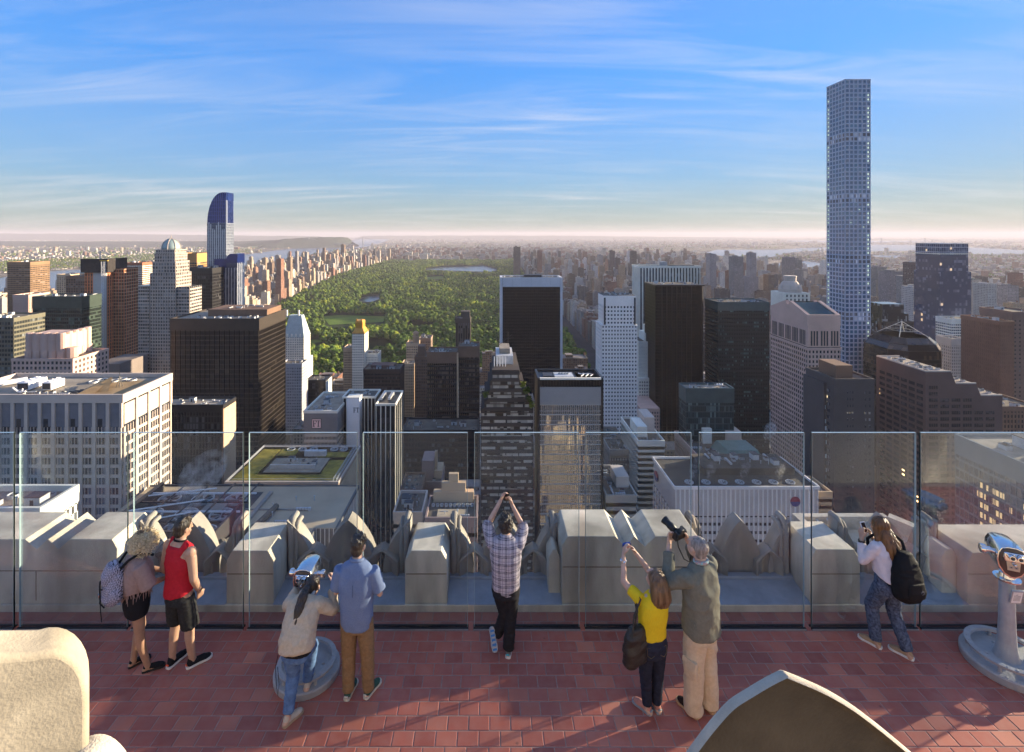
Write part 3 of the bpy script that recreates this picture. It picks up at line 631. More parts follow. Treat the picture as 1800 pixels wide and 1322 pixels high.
# --- pale pitched roof tower on the park's near side
t = T('pitched_roof_tower', 'slim white apartment tower with steep pale green roof and two chimneys', 499, 534, 592, 735, 26)
mg = glass('hh windows', (.05, .055, .06), 2.6, 3.4, .3); t.core(mg); t.grid(S_white, 11, 3.4, 1.5, .3, 1.7, .25, z1=t.Z); M_cop = mat('verdigris roof', (.42, .50, .50), .7, .2, .12)
a, b, yb0, yb1 = t.X0 - .6, t.X1 + .6, t.Y0 - .6, t.Y1 + .6; zt = gz(554, 745)
g = t.g(); g.frust([(a, yb0), (b, yb0), (b, yb1), (a, yb1)], t.Z - .9, [(a + 5, yb0 + 9), (b - 7, yb0 + 9), (b - 7, yb1 - 9), (a + 5, yb1 - 9)], zt); g.obj('roof', M_cop, t.r)
for px in (504.5, 525.5): x = gx(px, 745); t.box('chimney', x - .9, x + .9, 743, 746, zt - 3, zt + 7.5, S_white)
for i in range(4): x = t.X0 + 4 + 6.2 * i; g = t.g(); g.box(x, x + 2.2, t.Y0 - .4, t.Y0 + 3, t.Z - .6, t.Z + 4); g.obj('dormer', S_white, t.r)
t.box('lower_wing', t.X0 - 1, t.X1 + 3.4, t.Y0 - 1.2, t.Y1 + 2, STREET, gz(632, 735), S_white)
g = t.g()
for k in range(22):
    for i in range(12): g.box(t.X0 + 2.4 * i, t.X0 + 1.1 + 2.4 * i, t.Y0 - 1.26, t.Y0 - 1.1, gz(640, 735) - 3.6 * k - 1.9, gz(640, 735) - 3.6 * k)
g.obj('window', mg, t.r, 'stuff')
slab('hotel_tower', 'blue grey gridded hotel tower just right of the massive black tower', 494, 530.5, 640, 555, 18, stone('blue grey precast', (.40, .43, .48)), (.05, .055, .065), 12, 3.2, 1.0, .3, 1.5, .25, 3, 3, blinds=.35)
t = slab('low_office_block', 'short dark block with a plain white side wall below the pitched roof tower', 537, 572, 669, 590, 22, S_blk, (.02, .022, .024), 12, 3.8, .3, .2, 1.0, .15, 3, 4, 'building', faces='S')
t.box('side_wall', t.X1, t.X1 + .7, t.Y0 + .5, t.Y1, STREET, t.Z - 1.3, S_white)

# --- gold topped apartment tower
t = T('gold_top_tower', 'white apartment tower crowned with a stepped bright gold roof beside the park', 619, 640.5, 585.5, 690, 22)
mg = glass('gold tower windows', (.045, .045, .05), 2.3, 3.5, .3); t.core(mg); t.grid(S_white, 7, 3.5, 1.35, .3, 1.8, .25); M_gold = mat('gilded roof tile', (.55, .29, .045), .45, .4, .1, metal=.25)
zt = t.Z; g = t.g(); X0, X1, Y0, Y1 = t.X0, t.X1, t.Y0, t.Y1
def rect(i): return [(X0 + i, Y0 + i), (X1 - i, Y0 + i), (X1 - i, Y1 - i), (X0 + i, Y1 - i)]
g.box(X0 - .5, X1 + .5, Y0 - .5, Y1 + .5, zt - .9, zt + .6); g.frust(rect(.3), zt + .6, rect(3.2), zt + 6.2); g.prism(rect(3.4), zt + 6.2, zt + 14); g.frust(rect(3.0), zt + 14, rect(4.6), zt + 16.2)
for q in (4.2, X1 - X0 - 5.8): g.box(X0 + q, X0 + q + 1.6, Y0 + 3.6, Y0 + 6, zt + 14, zt + 18.4)
g.obj('gold_crown', M_gold, t.r)
t2 = slab('apartment_block', 'sunlit buff apartment block hugging the left of the gold topped tower', 603.5, 618.5, 612, 700, 24, S_buff, (.05, .04, .03), 6, 3.4, 1.0, .3, 1.6, .25, 4, 3, 'building', blinds=.2)
t2 = slab('apartment_block', 'lower pale wing stepping down at the right of the gold topped tower', 640.8, 664, 622, 700, 20, S_white, (.05, .05, .055), 9, 3.4, 1.3, .3, 1.7, .25, 3, 4, 'building')
t2 = slab('office_block', 'squat dark brown office block with plume topped roof below the gold tower', 639, 703, 650, 520, 26, stone('dark brown precast', (.07, .05, .045)), (.02, .018, .018), 26, 3.7, .5, .3, 1.3, .25, 4, 9, 'building', blinds=.2)
t2.pent(.15, .8, .3, .8, 2.6, S_dbrown)
# --- buff twin with round cupola
t = slab('cupola_tower', 'narrow buff stone apartment tower topped by a round red cupola', 714, 734, 604, 690, 22, S_buff, (.05, .04, .035), 6, 3.5, 1.3, .3, 1.6, .25, 3, 0, blinds=.2)
g = t.g(); cx_, cy_ = gx(729, 690), 700; g.lathe([(4.2, t.Z - .6), (4.2, t.Z + 7), (4.8, t.Z + 7.2), (4.8, t.Z + 8), (3.9, t.Z + 8.2), (3.9, t.Z + 12), (4.5, t.Z + 12.2), (4.2, t.Z + 13), (2.6, t.Z + 14.6), (.2, t.Z + 15.6)], (cx_, cy_, 0), 16); g.obj('cupola', S_tan, t.r)
slab('apartment_block', 'taller grey brown apartment block right behind the cupola tower', 737, 757, 595, 720, 24, stone('grey brown brick', (.22, .18, .15)), (.05, .045, .04), 7, 3.4, 1.2, .3, 1.6, .25, 3, 4, 'building')
t = slab('apartment_block', 'slim brown apartment tower in front of the cupola tower', 729, 751, 628, 560, 22, S_brown, (.035, .03, .03), 7, 3.4, 1.2, .3, 1.4, .25, 3, 0, 'building'); t.pent(.2, .75, .2, .8, 11, S_brown)
slab('apartment_block', 'tall buff apartment shaft beside the dark office block near the park', 706, 728, 640, 610, 20, S_buff, (.05, .04, .035), 7, 3.4, 1.3, .3, 1.5, .25, 3, 3, 'building')
t = slab('apartment_tower', 'slim dark ribbed tower with notched crown rising against the park trees', 801, 826, 560, 705, 20, stone('dark grey brick', (.09, .085, .08)), (.02, .02, .02), 6, 3.6, 1.6, .8, 0, .25, 6, 2); t.pent(.35, .98, .3, .9, 9, stone('dark grey brick', (.09, .085, .08)))
# --- dark twin slabs
t = slab('dark_twin_tower', 'near half of a pair of dark banded office slabs in front of the park', 751, 803, 620, 430, 20, S_brown, (.010, .010, .011), 14, 3.8, .25, .15, 1.5, .3, 9, 5, blinds=.28, col2=(.13, .10, .08), msp=stone('dark spandrel', (.035, .03, .03)))
t.box('pale_rib', t.X1 + .02, t.X1 + 1.2, t.Y0 - .5, t.Y0 + 3, STREET, t.Z - .5, S_buff)
t = slab('dark_twin_tower', 'far half of a pair of dark banded office slabs in front of the park', 806.5, 842, 610, 438, 20, S_brown, (.010, .010, .011), 10, 3.8, .25, .15, 1.5, .3, 9, 3, blinds=.28, col2=(.13, .10, .08), msp=stone('dark spandrel', (.035, .03, .03)))
# --- white framed black slab (centre)
t = T('framed_black_tower', 'black slab tower in a white frame standing before the park', 880, 988, 488, 600, 28)
mg = glass('framed glass', (.010, .0085, .008), (t.X1 - t.X0) / 30, 3.6, .10, (.03, .022, .018), .25, .12); t.core(mg)
g = t.g()
for i in range(1, 30): x = t.X0 + (t.X1 - t.X0) * i / 30; g.box(x - .07, x + .07, t.Y0 - .2, t.Y0 + .1, STREET, t.Z - 11.2)
for k in range(60): g.box(t.X0 + 2.5, t.X1 - 2.5, t.Y0 - .12, t.Y0 + .1, t.Z - 14.5 - 3.6 * k, t.Z - 14.1 - 3.6 * k)
g.obj('mullion', S_blk, t.r, 'stuff')
M_trav = mat('white travertine', (.62, .62, .63), .6, .1, .06, stain=.1)
for i in range(6): a = t.X0 + 2.5 + (t.X1 - t.X0 - 5) * i / 6; t.box('panel', a + .06, a + (t.X1 - t.X0 - 5) / 6 - .06, t.Y0 - .7, t.Y0 + .3, t.Z - 11, t.Z + .3, M_trav)
for a in (t.X0 - .5, t.X1 - 2.3): t.box('side_frame', a, a + 2.8, t.Y0 - .9, t.Y1 + .5, STREET, t.Z + .32, M_trav)
t.box('roof', t.X0 + 2.4, t.X1 - 2.4, t.Y0 + .4, t.Y1 - .5, t.Z - .9, t.Z - .6, M_roof); t.box('parapet', t.X0 + 2.4, t.X1 - 2.4, t.Y1 - .4, t.Y1 + .4, t.Z - 2, t.Z + .6, M_trav)
t.box('plant_room', gx(921, 612), gx(952, 612), 610, 622, t.Z - .6, t.Z + 2.4, M_dark); t.gear(8, ('cooling_fan', 'air_unit', 'vent_pipe'), 1.3)

# --- terraced dark tower with pale window strips
t = T('terraced_tower', 'dark terraced tower with pale window strips and an antenna roof at the centre', 846, 938, 726, 230, 34)
mg = glass('terrace strips', (.02, .022, .026), 1.6, 3.1, .45, (.30, .30, .27), .2, wob=.02); M_dsp = stone('charcoal spandrel', (.055, .05, .05))
steps = [(866, 912, 652), (862, 917, 672), (858, 924, 691), (852, 931, 709), (846, 938, 727)]
zlast = STREET
for i, (a, b, py) in enumerate(reversed(steps)):
    k = len(steps) - 1 - i; x0, x1, y0, y1, z = gx(a, 230), gx(b, 230), 230 + k * 1.4, 264 - k * .6, gz(py, 230)
    t.box('tier', x0, x1, y0, y1, zlast if zlast == STREET else zlast - 1, z, mg); t.box('terrace', x0 - .3, x1 + .3, y0 - .3, y1 + .3, z, z + .5, M_dsp)
    g = t.g(); q = z; z_lo = zlast if zlast > STREET else -215
    r = random.Random(k)
    while q > z_lo + 1:
        g.box(x0 - .32, x1 + .32, y0 - .34, y1 + .1, q - 1.75, q - .1); q -= 3.1
    g.obj('spandrel', M_dsp, t.r, 'stuff'); g = t.g()
    q = z - 2.45
    while q > z_lo + 2:
        xx = x0
        while xx < x1 - 1.2:
            w = r.choice((1.3, 2.6, 3.9));
            if r.random() < .55: g.box(xx, min(x1, xx + w), y0 - .2, y0 + .1, q - .62, q + .62)
            xx += w + r.choice((.0, .4, 1.2))
        q -= 3.1
    g.obj('window', mat('drawn blinds', (.40, .38, .33), .6, .3, .2), t.r, 'stuff'); zlast = z
zr = gz(652, 230) + .5
t.box('plant_room', gx(872, 240), gx(902, 240), 240, 258, zr, zr + 4, M_unit); t.box('plant_room', gx(878, 246), gx(896, 246), 244, 256, zr + 4, zr + 6.5, M_roofl)
g = t.g(); x = gx(893, 250); g.tube([(x - 5, 250, zr + 6.5), (x, 250, zr + 10.5), (x + 2, 250, zr + 12)], .1, 5); g.tube([(x, 250, zr + 6), (x, 250, zr + 13.5)], .1, 5); g.tube([(x - 3, 250, zr + 9.5), (x + 3, 250, zr + 10.5)], .07, 5); g.obj('antenna', M_dark, t.r)
for i in range(5): g = t.g(); x = gx(869 + 5 * i, 232.2); g.tube([(x, 236.2, zr), (x, 236.2, zr + 4.5)], .22, 6); g.obj('vent_pipe', M_white, t.r)
for i in range(6): a = steps[min(4, i // 2 + 1)]; 
M_shrub = leafmat('terrace shrub', (.09, .12, .025))
for i, (px, py) in enumerate([(920, 680), (926, 692), (931, 706), (927, 690), (853, 698), (934, 716)]):
    g = t.g(); r = random.Random(i)
    for k in range(60):
        p = Vector((gx(px, 230) + r.gauss(0, .5), 230.5 + r.gauss(0, .5), gz(py, 230) + r.uniform(0, 2.2))); n_ = Vector((r.uniform(-1, 1), r.uniform(-1, 1), r.uniform(-1, 1))).normalized(); a_ = n_.orthogonal().normalized() * .4; b_ = n_.cross(a_); g.quad(p - a_ - b_, p + a_ - b_, p + a_ + b_, p - a_ + b_)
    g.obj('terrace_shrub', M_shrub, t.r)

# --- black framed box with reflecting glass
t = T('reflecting_tower', 'black framed glass tower with a grey louvre band mirroring a sunlit facade', 945, 1060, 665, 235, 15)
M_ref = glass('mirror curtain', (.30, .33, .36), 1.0, 4.6, .25, (.42, .44, .44), .04, 1.0, metal=.85, wob=.035)
zl1, zl0 = gz(680, 235), gz(711, 235)
t.core(M_ref, z1=zl0); t.box('upper_wall', t.X0, t.X1, t.Y0 + .2, t.Y1, zl0, t.Z - .6, S_blk)
for a in (t.X0 - .02, t.X1 - 1.0): t.box('side_frame', a, a + 1.02, t.Y0 - .8, t.Y1 + .3, STREET, t.Z + .3, S_blk)
t.box('top_frame', t.X0 + 1.01, t.X1 - 1.01, t.Y0 - .8, t.Y0 + .4, t.Z - .5, t.Z + .302, S_white); t.box('top_frame', t.X0 + 1.01, t.X1 - 1.01, t.Y1 - .5, t.Y1 + .3, t.Z - 2, t.Z + .302, S_blk)
g = t.g()
for i in range(40): x = t.X0 + 1 + (t.X1 - t.X0 - 2) * i / 40; g.box(x, x + .25, t.Y0 - .55, t.Y0 + .2, zl1, t.Z - .5)
g.obj('fin', S_blk, t.r, 'stuff')
M_lv = mat('pale louvre', (.40, .40, .40), .6, .2, .05); t.box('louvre_back', t.X0 + 1.02, t.X1 - 1.02, t.Y0 - .3, t.Y0 + .19, zl0, zl1, M_lv)
g = t.g()
for k in range(28): z = zl0 + (zl1 - zl0) * k / 28; g.box(t.X0 + 1.03, t.X1 - 1.03, t.Y0 - .55, t.Y0 - .3, z + .1, z + .2)
g.obj('louvre', M_lv, t.r, 'stuff'); g = t.g()
for k in range(40):
    z = zl0 - 4.6 * k; g.box(t.X0 + 1.02, t.X1 - 1.02, t.Y0 - .35, t.Y0 + .1, z - .26, z)
    if k: g.box(t.X0 + 1.02, t.X1 - 1.02, t.Y0 - .2, t.Y0 + .1, z + 1.55, z + 1.65)
for i in range(30): x = t.X0 + 1 + (t.X1 - t.X0 - 2) * i / 30; g.box(x - .06, x + .06, t.Y0 - .28, t.Y0 + .1, -220, zl0)
g.obj('mullion', mat('silver mullion', (.55, .57, .58), .4, .2, .05, metal=.5), t.r, 'stuff')
t.box('roof', t.X0 + 1, t.X1 - 1, t.Y0 + .4, t.Y1 - .5, t.Z - 1.6, t.Z - 1.3, M_roof); zr = t.Z - 1.3
t.box('plant_deck', gx(975, 240), gx(1008, 240), 238.5, 246, zr, zr + 1.1, M_unit); t.box('plant_deck', gx(1013, 240), gx(1050, 240), 238.5, 247, zr, zr + .7, M_unit); t.box('plant_room', gx(955, 240), gx(973, 240), 240, 246, zr, zr + 1.0, M_dark)
for i in range(4): part(t.r, 'cooling_fan', unitmesh('cooling_fan'), (gx(983.5 + 5 * i, 242) - t.c.x, 243 - t.c.y, zr + 1.1 - t.c.z), (.65, .65, .8))
for i in range(3): g = t.g(); g.tube([(gx(1020 + 8 * i, 242), 240, zr + .8), (gx(1026 + 8 * i, 242), 242, zr + 1.1), (gx(1018 + 8 * i, 242), 245, zr + .9)], .2, 6); g.obj('duct', M_white, t.r)

# --- pale tower of square windows
t = T('square_window_tower', 'pale stone tower dotted with rows of square dark windows', 1057.5, 1120, 571, 420, 22)
M_712 = mat('pale indiana stone', (.84, .80, .75), .8, .06, .06, stain=.1)
nx, fl = 12, 3.2; mg = glass('square windows', (.03, .035, .045), (t.X1 - t.X0) / nx, fl, .2, (.15, .16, .16)); t.core(mg)
t.grid(M_712, nx, fl, 1.25, .3, 1.75, .28, z1=t.Z - .3, ns=8); t.box('ledge', t.X0 - .5, t.X1 + .5, t.Y0 - .5, t.Y1 + .5, t.Z - .9, t.Z - .3, M_712)
X0, X1, zt = gx(1061, 421), gx(1117.5, 421), gz(519, 421); t.box('glazing', X0, X1, 421, 440, t.Z - .3, zt - 1, mg)
t.grid(M_712, 10, fl, 1.25, .3, 1.75, .28, z0=t.Z - .3, z1=zt - 9, box=(X0, X1, 421, 440), ns=7); t.box('crown', X0 - .35, X1 + .35, 420.6, 440.4, zt - 9, zt - .4, M_712)
t.box('corner_slot', X0 + .2, X0 + 1.6, 420.45, 421, t.Z, zt - 2, M_dark); t.box('corner_slot', X1 - 1.6, X1 - .2, 420.45, 421, t.Z, zt - 2, M_dark)
t.box('roof', X0, X1, 421, 440, zt - .4, zt - .2, M_roof); t.gear(7, ('cooling_fan', 'air_unit', 'vent_pipe'), .9, (X0, X1, 421, 440), zt - .2)
HERO.append((1051, 1118, 519, 421))
# --- white vertical stripe tower
t = slab('white_striped_tower', 'broad white marble tower of vertical stripes behind the brown glass tower', 1124, 1230.5, 468, 640, 30, S_white, (.02, .025, .035), 20, 3.9, 1.7, .9, 0, 0, 2.2, 3, blinds=.15, rough=.2, ns=8, each=True)
t.pent(.42, .5, .3, .7, 5, S_steel); t.pent(.56, .95, .3, .8, 1.2, M_roof)
# --- stepped old pale tower
t = slab('stepped_old_tower', 'old cream setback tower with a flag between the square window and brown towers', 1123, 1156, 601, 545, 30, S_white, (.06, .06, .065), 9, 3.6, 2.0, .3, 2.0, .25, 3, 0, blinds=.25)
for (a, b, py, q) in [(1133, 1155, 586, 6), (1139, 1152, 574, 12)]: t.box('setback', gx(a, 551), gx(b, 551), t.Y0 + q, t.Y1 - q * .6, t.Z - 1, gz(py, 551), S_white)
for (a, b, py, y0) in [(1122, 1156, 665, 540), (1126, 1160, 718, 500)]:
    t.box('lower_tier', gx(a, y0), gx(b, y0), y0, 544, STREET, gz(py, y0), S_pink if py > 700 else S_white); g = t.g()
    for k in range(14):
        for i in range(8): x = gx(a, y0) + 1.3 + 2.5 * i; z = gz(py, y0) - 3.4 - 3.5 * k; g.box(x, x + 1.1, y0 - .06, y0 + .05, z - 1.7, z)
    g.obj('window', mg, t.r, 'stuff')
g = t.g(); x = gx(1137.5, 556); g.tube([(x, 556, gz(574, 556) - 2), (x, 556, gz(552, 556))], .2, 6); p0 = g.obj('flagpole', M_white, t.r)
g = t.g(); zf = gz(553, 556)
for i in range(7): g.quad((x + .3, 556, zf - .9 * i - .9), (x + 3.4, 556 + .5 * math.sin(i), zf - .9 * i - 1.5), (x + 3.4, 556 + .5 * math.sin(i - 1), zf - .9 * i - .6), (x + .3, 556, zf - .9 * i), m=i % 2)
g.quad((x + .2, 555.8, zf - 3.4), (x + 1.6, 555.8, zf - 3.8), (x + 1.6, 555.8, zf - .3), (x + .2, 555.8, zf), m=2); g.obj('flag', [mat('flag red', (.6, .03, .04), .8), S_white, mat('flag blue', (.03, .05, .25), .8)], p0)
# --- brown glass tower
t = T('brown_glass_tower', 'dark brown mirrored tower with a saw tooth side and slanted roofline', 1152, 1237, 502, 520, 36)
mg = glass('brown mirror', (.006, .005, .005), 1.7, 3.5, .25, (.018, .011, .008), .3, .1, wob=.02); X0, X1 = t.X0, t.X1
poly = [(X0, 520)]
for i in range(7): x = X0 + 6.5 + 5.0 * i; poly += [(x, 520 - .9 * i * .2), (x + .1, 521.8)]
poly += [(X1 - 3, 517), (X1, 521), (X1, 556), (X0, 556)]
g = t.g(); g.prism(poly, STREET, t.Z); g.obj('glazing', mg, t.r)
g = t.g()
for k in range(70):
    z = t.Z - 1 - 3.5 * k
    if z < -225: break
    g.box(X0, X1 - 3, 519.2, 519.5, z - .14, z); g.box(X0 - .15, X0 + .1, 520, 556, z - .14, z)
for i in range(7): x = X0 + 6.5 + 5.0 * i; g.box(x, x + .5, 519.1 - .2 * i, 521, -225, t.Z + .2)
g.obj('mullion', S_brz, t.r, 'stuff'); t.box('roof', X0 + .5, X1 - .5, 522, 555.5, t.Z, t.Z + .3, M_roof); t.gear(8, k=1.0, z=t.Z + .3); t.box('parapet', X0 - .3, X1 + .2, 518, 521.9, t.Z - .4, t.Z + 1.0, S_brz)
HERO.append((1150, 1238, 502, 520))
# --- dark green slab
t = slab('dark_green_tower', 'dark green black office slab flecked with teal lit windows', 1262.5, 1352, 532, 500, 30, S_teal, (.010, .014, .016), 30, 3.8, .18, .15, 1.9, .25, 8, 8, blinds=.22, col2=(.10, .19, .19), msp=mat('green black granite', (.008, .017, .018), .5, .2, .2), ns=20, spec=.15)
# --- small teal block
t = slab('teal_office_block', 'short teal curtain wall block in front of the brown and green towers', 1206, 1290, 684, 330, 12, S_teal, (.02, .035, .04), 24, 3.9, .18, .2, .5, .15, 9, 5, 'building', roof=M_roofl, blinds=.25, col2=(.14, .22, .22), k=.9)
g = t.g(); x = gx(1262, 336)
for i in range(3): g.ball((x + 1.6 * i, 337, t.Z + .9), .7, .7, .7, 10)
g.obj('dish', M_white, t.r)

# --- pink granite tower with broken gable
t = T('gable_tower', 'pink granite tower with a broken gable, round notch and teal sloped roof', 1420, 1477, 554, 380, 50)
mg = glass('gable windows', (.03, .028, .033), 2.0, 3.7, .3, (.20, .17, .14)); t.core(mg, z1=t.Z - 24)
zt = t.Z; X0, X1, Y0, Y1 = t.X0, t.X1, t.Y0, t.Y1; zr = gz(527, 405); ym = 405; rr = 2.6
t.grid(S_pink, 9, 3.7, 1.25, .35, 1.5, .3, z1=zt - 26, faces='S'); t.grid(S_pink, 9, 3.7, .85, .22, 1.5, .2, z1=zt - 26, ns=20, faces='W')
t.box('upper_wall', X0, X1, Y0, Y1, zt - 24, zt - 8, S_pink)
g = t.g()          # tall slots of the top storey
for grp in range(3):
    for j in range(3): x = X0 + 2.2 + grp * 7.6 + j * 2.1; g.box(x, x + 1.2, Y0 - .1, Y0 + .3, zt - 23, zt - 12)
for grp in range(5):
    for j in range(4): y = Y0 + 3 + grp * 9.4 + j * 1.9; g.box(X0 - .1, X0 + .3, y, y + 1.15, zt - 23, zt - 12)
g.obj('window_slot', M_dark, t.r, 'stuff'); t.box('string_course', X0 - .55, X1 + .55, Y0 - .55, Y1 + .55, zt - 26.5, zt - 24.5, S_pink)
g = t.g(); arc = [(ym - rr * math.cos(a), zr - .3 - rr + rr * 1.0 - rr * math.sin(a) * 1.25) for a in [math.pi * i / 12 for i in range(13)]]
out = [(Y0, zt - 8), (Y0, zt)] + [(ym - rr, zr - .4)] + arc[1:-1] + [(ym + rr, zr - .4)] + [(Y1, zt), (Y1, zt - 8)]
g.rings([[(X0 - .4, y, z) for y, z in out], [(X0 + 2.2, y, z) for y, z in out]], 0); g.rings([[(X1 - 2.2, y, z) for y, z in out], [(X1 + .4, y, z) for y, z in out]], 0); g.obj('gable', S_pink, t.r)
g = t.g(); g.box(X0 + 2.2, X1 - 2.2, Y0, Y0 + 1.2, zt - 8, zt + .2); g.box(X0 + 2.2, X1 - 2.2, Y1 - 1.2, Y1, zt - 8, zt + .2); g.obj('parapet', S_pink, t.r)
M_tr = mat('teal metal roof', (.035, .085, .095), .3, .2, .15, metal=.3)
def zz(y): return zt + (zr - zt) * (y - Y0) / (ym - Y0) - .6
g = t.g(); g.quad((X0 + 2.2, Y0 + 1.2, zz(Y0 + 1.2)), (X1 - 2.2, Y0 + 1.2, zz(Y0 + 1.2)), (X1 - 2.2, ym - rr, zz(ym - rr)), (X0 + 2.2, ym - rr, zz(ym - rr))); q = zz(ym - rr); g.quad((X0 + 2.2, ym + rr, q), (X1 - 2.2, ym + rr, q), (X1 - 2.2, Y1 - 1.2, zz(Y0 + 1.2)), (X0 + 2.2, Y1 - 1.2, zz(Y0 + 1.2))); g.box(X0 + 2.2, X1 - 2.2, ym - rr, ym + rr, q - 4, q - 3); g.obj('roof', M_tr, t.r)
g = t.g(); n_ = 6
for i in range(n_): x = X0 + 3 + (X1 - X0 - 6) * i / (n_ - 1); g.quad((x - .1, Y0 + 1.3, zz(Y0 + 1.3) + .14), (x + .1, Y0 + 1.3, zz(Y0 + 1.3) + .14), (x + .1, ym - rr, zz(ym - rr) + .14), (x - .1, ym - rr, zz(ym - rr) + .14))
g.obj('roof_seam', M_dark, t.r, 'stuff'); HERO.append((1355, 1477, 530, 380))

# --- the pencil tower
t = T('pencil_tower', 'extremely tall slender square tower of gridded blue windows on the right', 1485.5, 1530, 139, 528, 28.5)
M_432 = mat('pale blue concrete', (.44, .50, .60), .7, .05, .05); fl = 4.57; nx = 6
mg = glass('pencil windows', (.05, .11, .20), (t.X1 - t.X0) / nx, fl, .3, (.10, .20, .28), .08, .9, wob=.02); t.core(mg)
t.grid(M_432, nx, fl, 1.2, .35, 1.3, .33, ns=6, z1=t.Z - .2, faces='SWE'); t.box('roof', t.X0 - .3, t.X1 + .3, t.Y0 - .3, t.Y1 + .3, t.Z - .9, t.Z, M_432)
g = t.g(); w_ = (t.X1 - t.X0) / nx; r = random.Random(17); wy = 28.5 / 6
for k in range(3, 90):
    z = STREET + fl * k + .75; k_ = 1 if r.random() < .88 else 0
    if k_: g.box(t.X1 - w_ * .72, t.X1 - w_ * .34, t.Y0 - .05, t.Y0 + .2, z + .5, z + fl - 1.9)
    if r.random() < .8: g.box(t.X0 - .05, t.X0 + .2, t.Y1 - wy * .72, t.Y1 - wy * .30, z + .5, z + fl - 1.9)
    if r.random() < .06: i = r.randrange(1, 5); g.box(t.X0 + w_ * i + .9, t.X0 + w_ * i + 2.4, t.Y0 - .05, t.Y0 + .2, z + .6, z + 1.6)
def glowmat(nm, c, e):
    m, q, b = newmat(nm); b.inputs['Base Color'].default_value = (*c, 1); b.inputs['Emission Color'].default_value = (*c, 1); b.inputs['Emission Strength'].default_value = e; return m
g.obj('glow_pane', glowmat('corner pane sky glow', (.72, .85, .66), .10), t.r, 'stuff')  # corner panes glow in place of sky seen through them; a few others join
M_open = mat('open storey', (.30, .31, .33), .8, .1, .2)
for py in (240, 348, 455, 560):
    z = gz(py, 528); k = round((z - STREET) / fl); z0 = STREET + fl * k
    t.box('open_storey', t.X0 - .12, t.X1 + .12, t.Y0 - .12, t.Y1 + .12, z0 - fl, z0 + fl, glass('open floors', (.10, .11, .13), (t.X1 - t.X0) / nx / 2, fl, .28, (.75, .78, .82), .6, .1))
# --- brown office block with stepped roof
t = T('stepped_roof_block', 'wide dark red granite block with sloping steps down its right side', 1627, 1672, 654, 330, 42, 'building')
X0 = t.X0; Y0 = 330; Y1 = 372; lv = [(gx(1672, 330), gz(654, 330)), (gx(1716, 330), gz(675, 330)), (gx(1762, 330), gz(696, 330))]
mg = glass('stepped block windows', (.025, .022, .026), 2.2, 4.1, .25, (.10, .085, .09), lit=.004, litcol=(1, .6, .25))
s0 = lv[0][0]; out = [(X0, -250), (lv[2][0], -250), (lv[2][0], lv[2][1]), (lv[1][0] + 3, lv[2][1]), (lv[1][0], lv[1][1]), (lv[0][0] + 3, lv[1][1]), (lv[0][0], lv[0][1]), (X0, lv[0][1])]
g = t.g(); g.rings([[(x, Y1, z) for x, z in out], [(x, Y0, z) for x, z in out]]); g.obj('wall', S_dbrown, t.r)
g, gf = t.g(), t.g()
k = 0; z = lv[0][1] - 9
while z > -225:
    right = lv[0][0] - 1.5 if z > lv[1][1] - 6 else (lv[1][0] - 1.5 if z > lv[2][1] - 6 else lv[2][0] - 1.5)
    x = X0 + 2.2
    while x + 6.2 < right:
        g.box(x, x + 5.6, Y0 - .07, Y0 + .02, z - 2.1, z)
        for q in range(1, 4): gf.box(x + 1.4 * q - .06, x + 1.4 * q + .06, Y0 - .16, Y0 - .05, z - 2.1, z)
        gf.box(x - .1, x + 5.7, Y0 - .3, Y0 - .02, z - 2.25, z - 2.12); x += 7.4
    y = Y0 + 2
    while y + 6 < Y1: g.box(X0 - .07, X0 + .02, y, y + 4.8, z - 2.1, z); gf.box(X0 - .3, X0 - .02, y - .1, y + 4.9, z - 2.25, z - 2.12); y += 6.4
    z -= 4.1
g.obj('window', mg, t.r, 'stuff'); gf.obj('sill', S_dbrown, t.r, 'stuff')
for i, (a, b, z) in enumerate([(X0, lv[0][0], lv[0][1]), (lv[0][0] + 3, lv[1][0], lv[1][1]), (lv[1][0] + 3, lv[2][0], lv[2][1])]):
    t.box('roof', a + .7, b - .4, Y0 + .7, Y1 - .7, z + .02, z + .2, M_roofl); g = t.g()
    g.box(a, b, Y0, Y0 + .6, z + .01, z + .9); g.box(a, b, Y1 - .6, Y1, z + .01, z + .9); g.box(a, a + .6, Y0 + .6, Y1 - .6, z + .01, z + .9); g.obj('parapet', S_grey, t.r)
    t.gear((8, 4, 4)[i], ('cooling_fan', 'air_unit', 'duct', 'air_unit'), 1.1, (a, b, Y0 + 1, Y1 - 1), z + .2)
HERO.append((1540, 1762, 654, 330))
# --- plain dark tower in front of the pencil tower
t = T('plain_dark_tower', 'plain slate dark tower with a boxy penthouse in front of the pencil tower', 1466, 1537, 668, 270, 24)
S_sl = stone('slate brick', (.062, .066, .078)); t.core(S_sl, 'wall'); t.cap(S_sl, d=.2); t.pent(.2, .62, .2, .8, 6.5, S_brown); t.gear(6, k=.8)
g = t.g(); r = random.Random(4)
for k in range(36):
    z = t.Z - 6 - 3.6 * k; g.box(t.X1 - 3.0, t.X1 - 2.1, t.Y0 - .06, t.Y0 + .05, z - 1.4, z); g.box(t.X1 - 5.2, t.X1 - 4.4, t.Y0 - .06, t.Y0 + .05, z - 1.4, z)
    for i in range(3): g.box(t.X0 + 7 + 1.4 * i, t.X0 + 7.5 + 1.4 * i, t.Y0 - .06, t.Y0 + .05, z - 1.2, z)
    for i in range(4): g.box(t.X0 - .06, t.X0 + .05, t.Y0 + 3 + 5 * i, t.Y0 + 5.6 + 5 * i, z - 1.6, z)
g.obj('window', glass('slate windows', (.03, .035, .045), 1, 3.6, .35, (.2, .22, .24), lit=.02, litpow=.3), t.r, 'stuff')
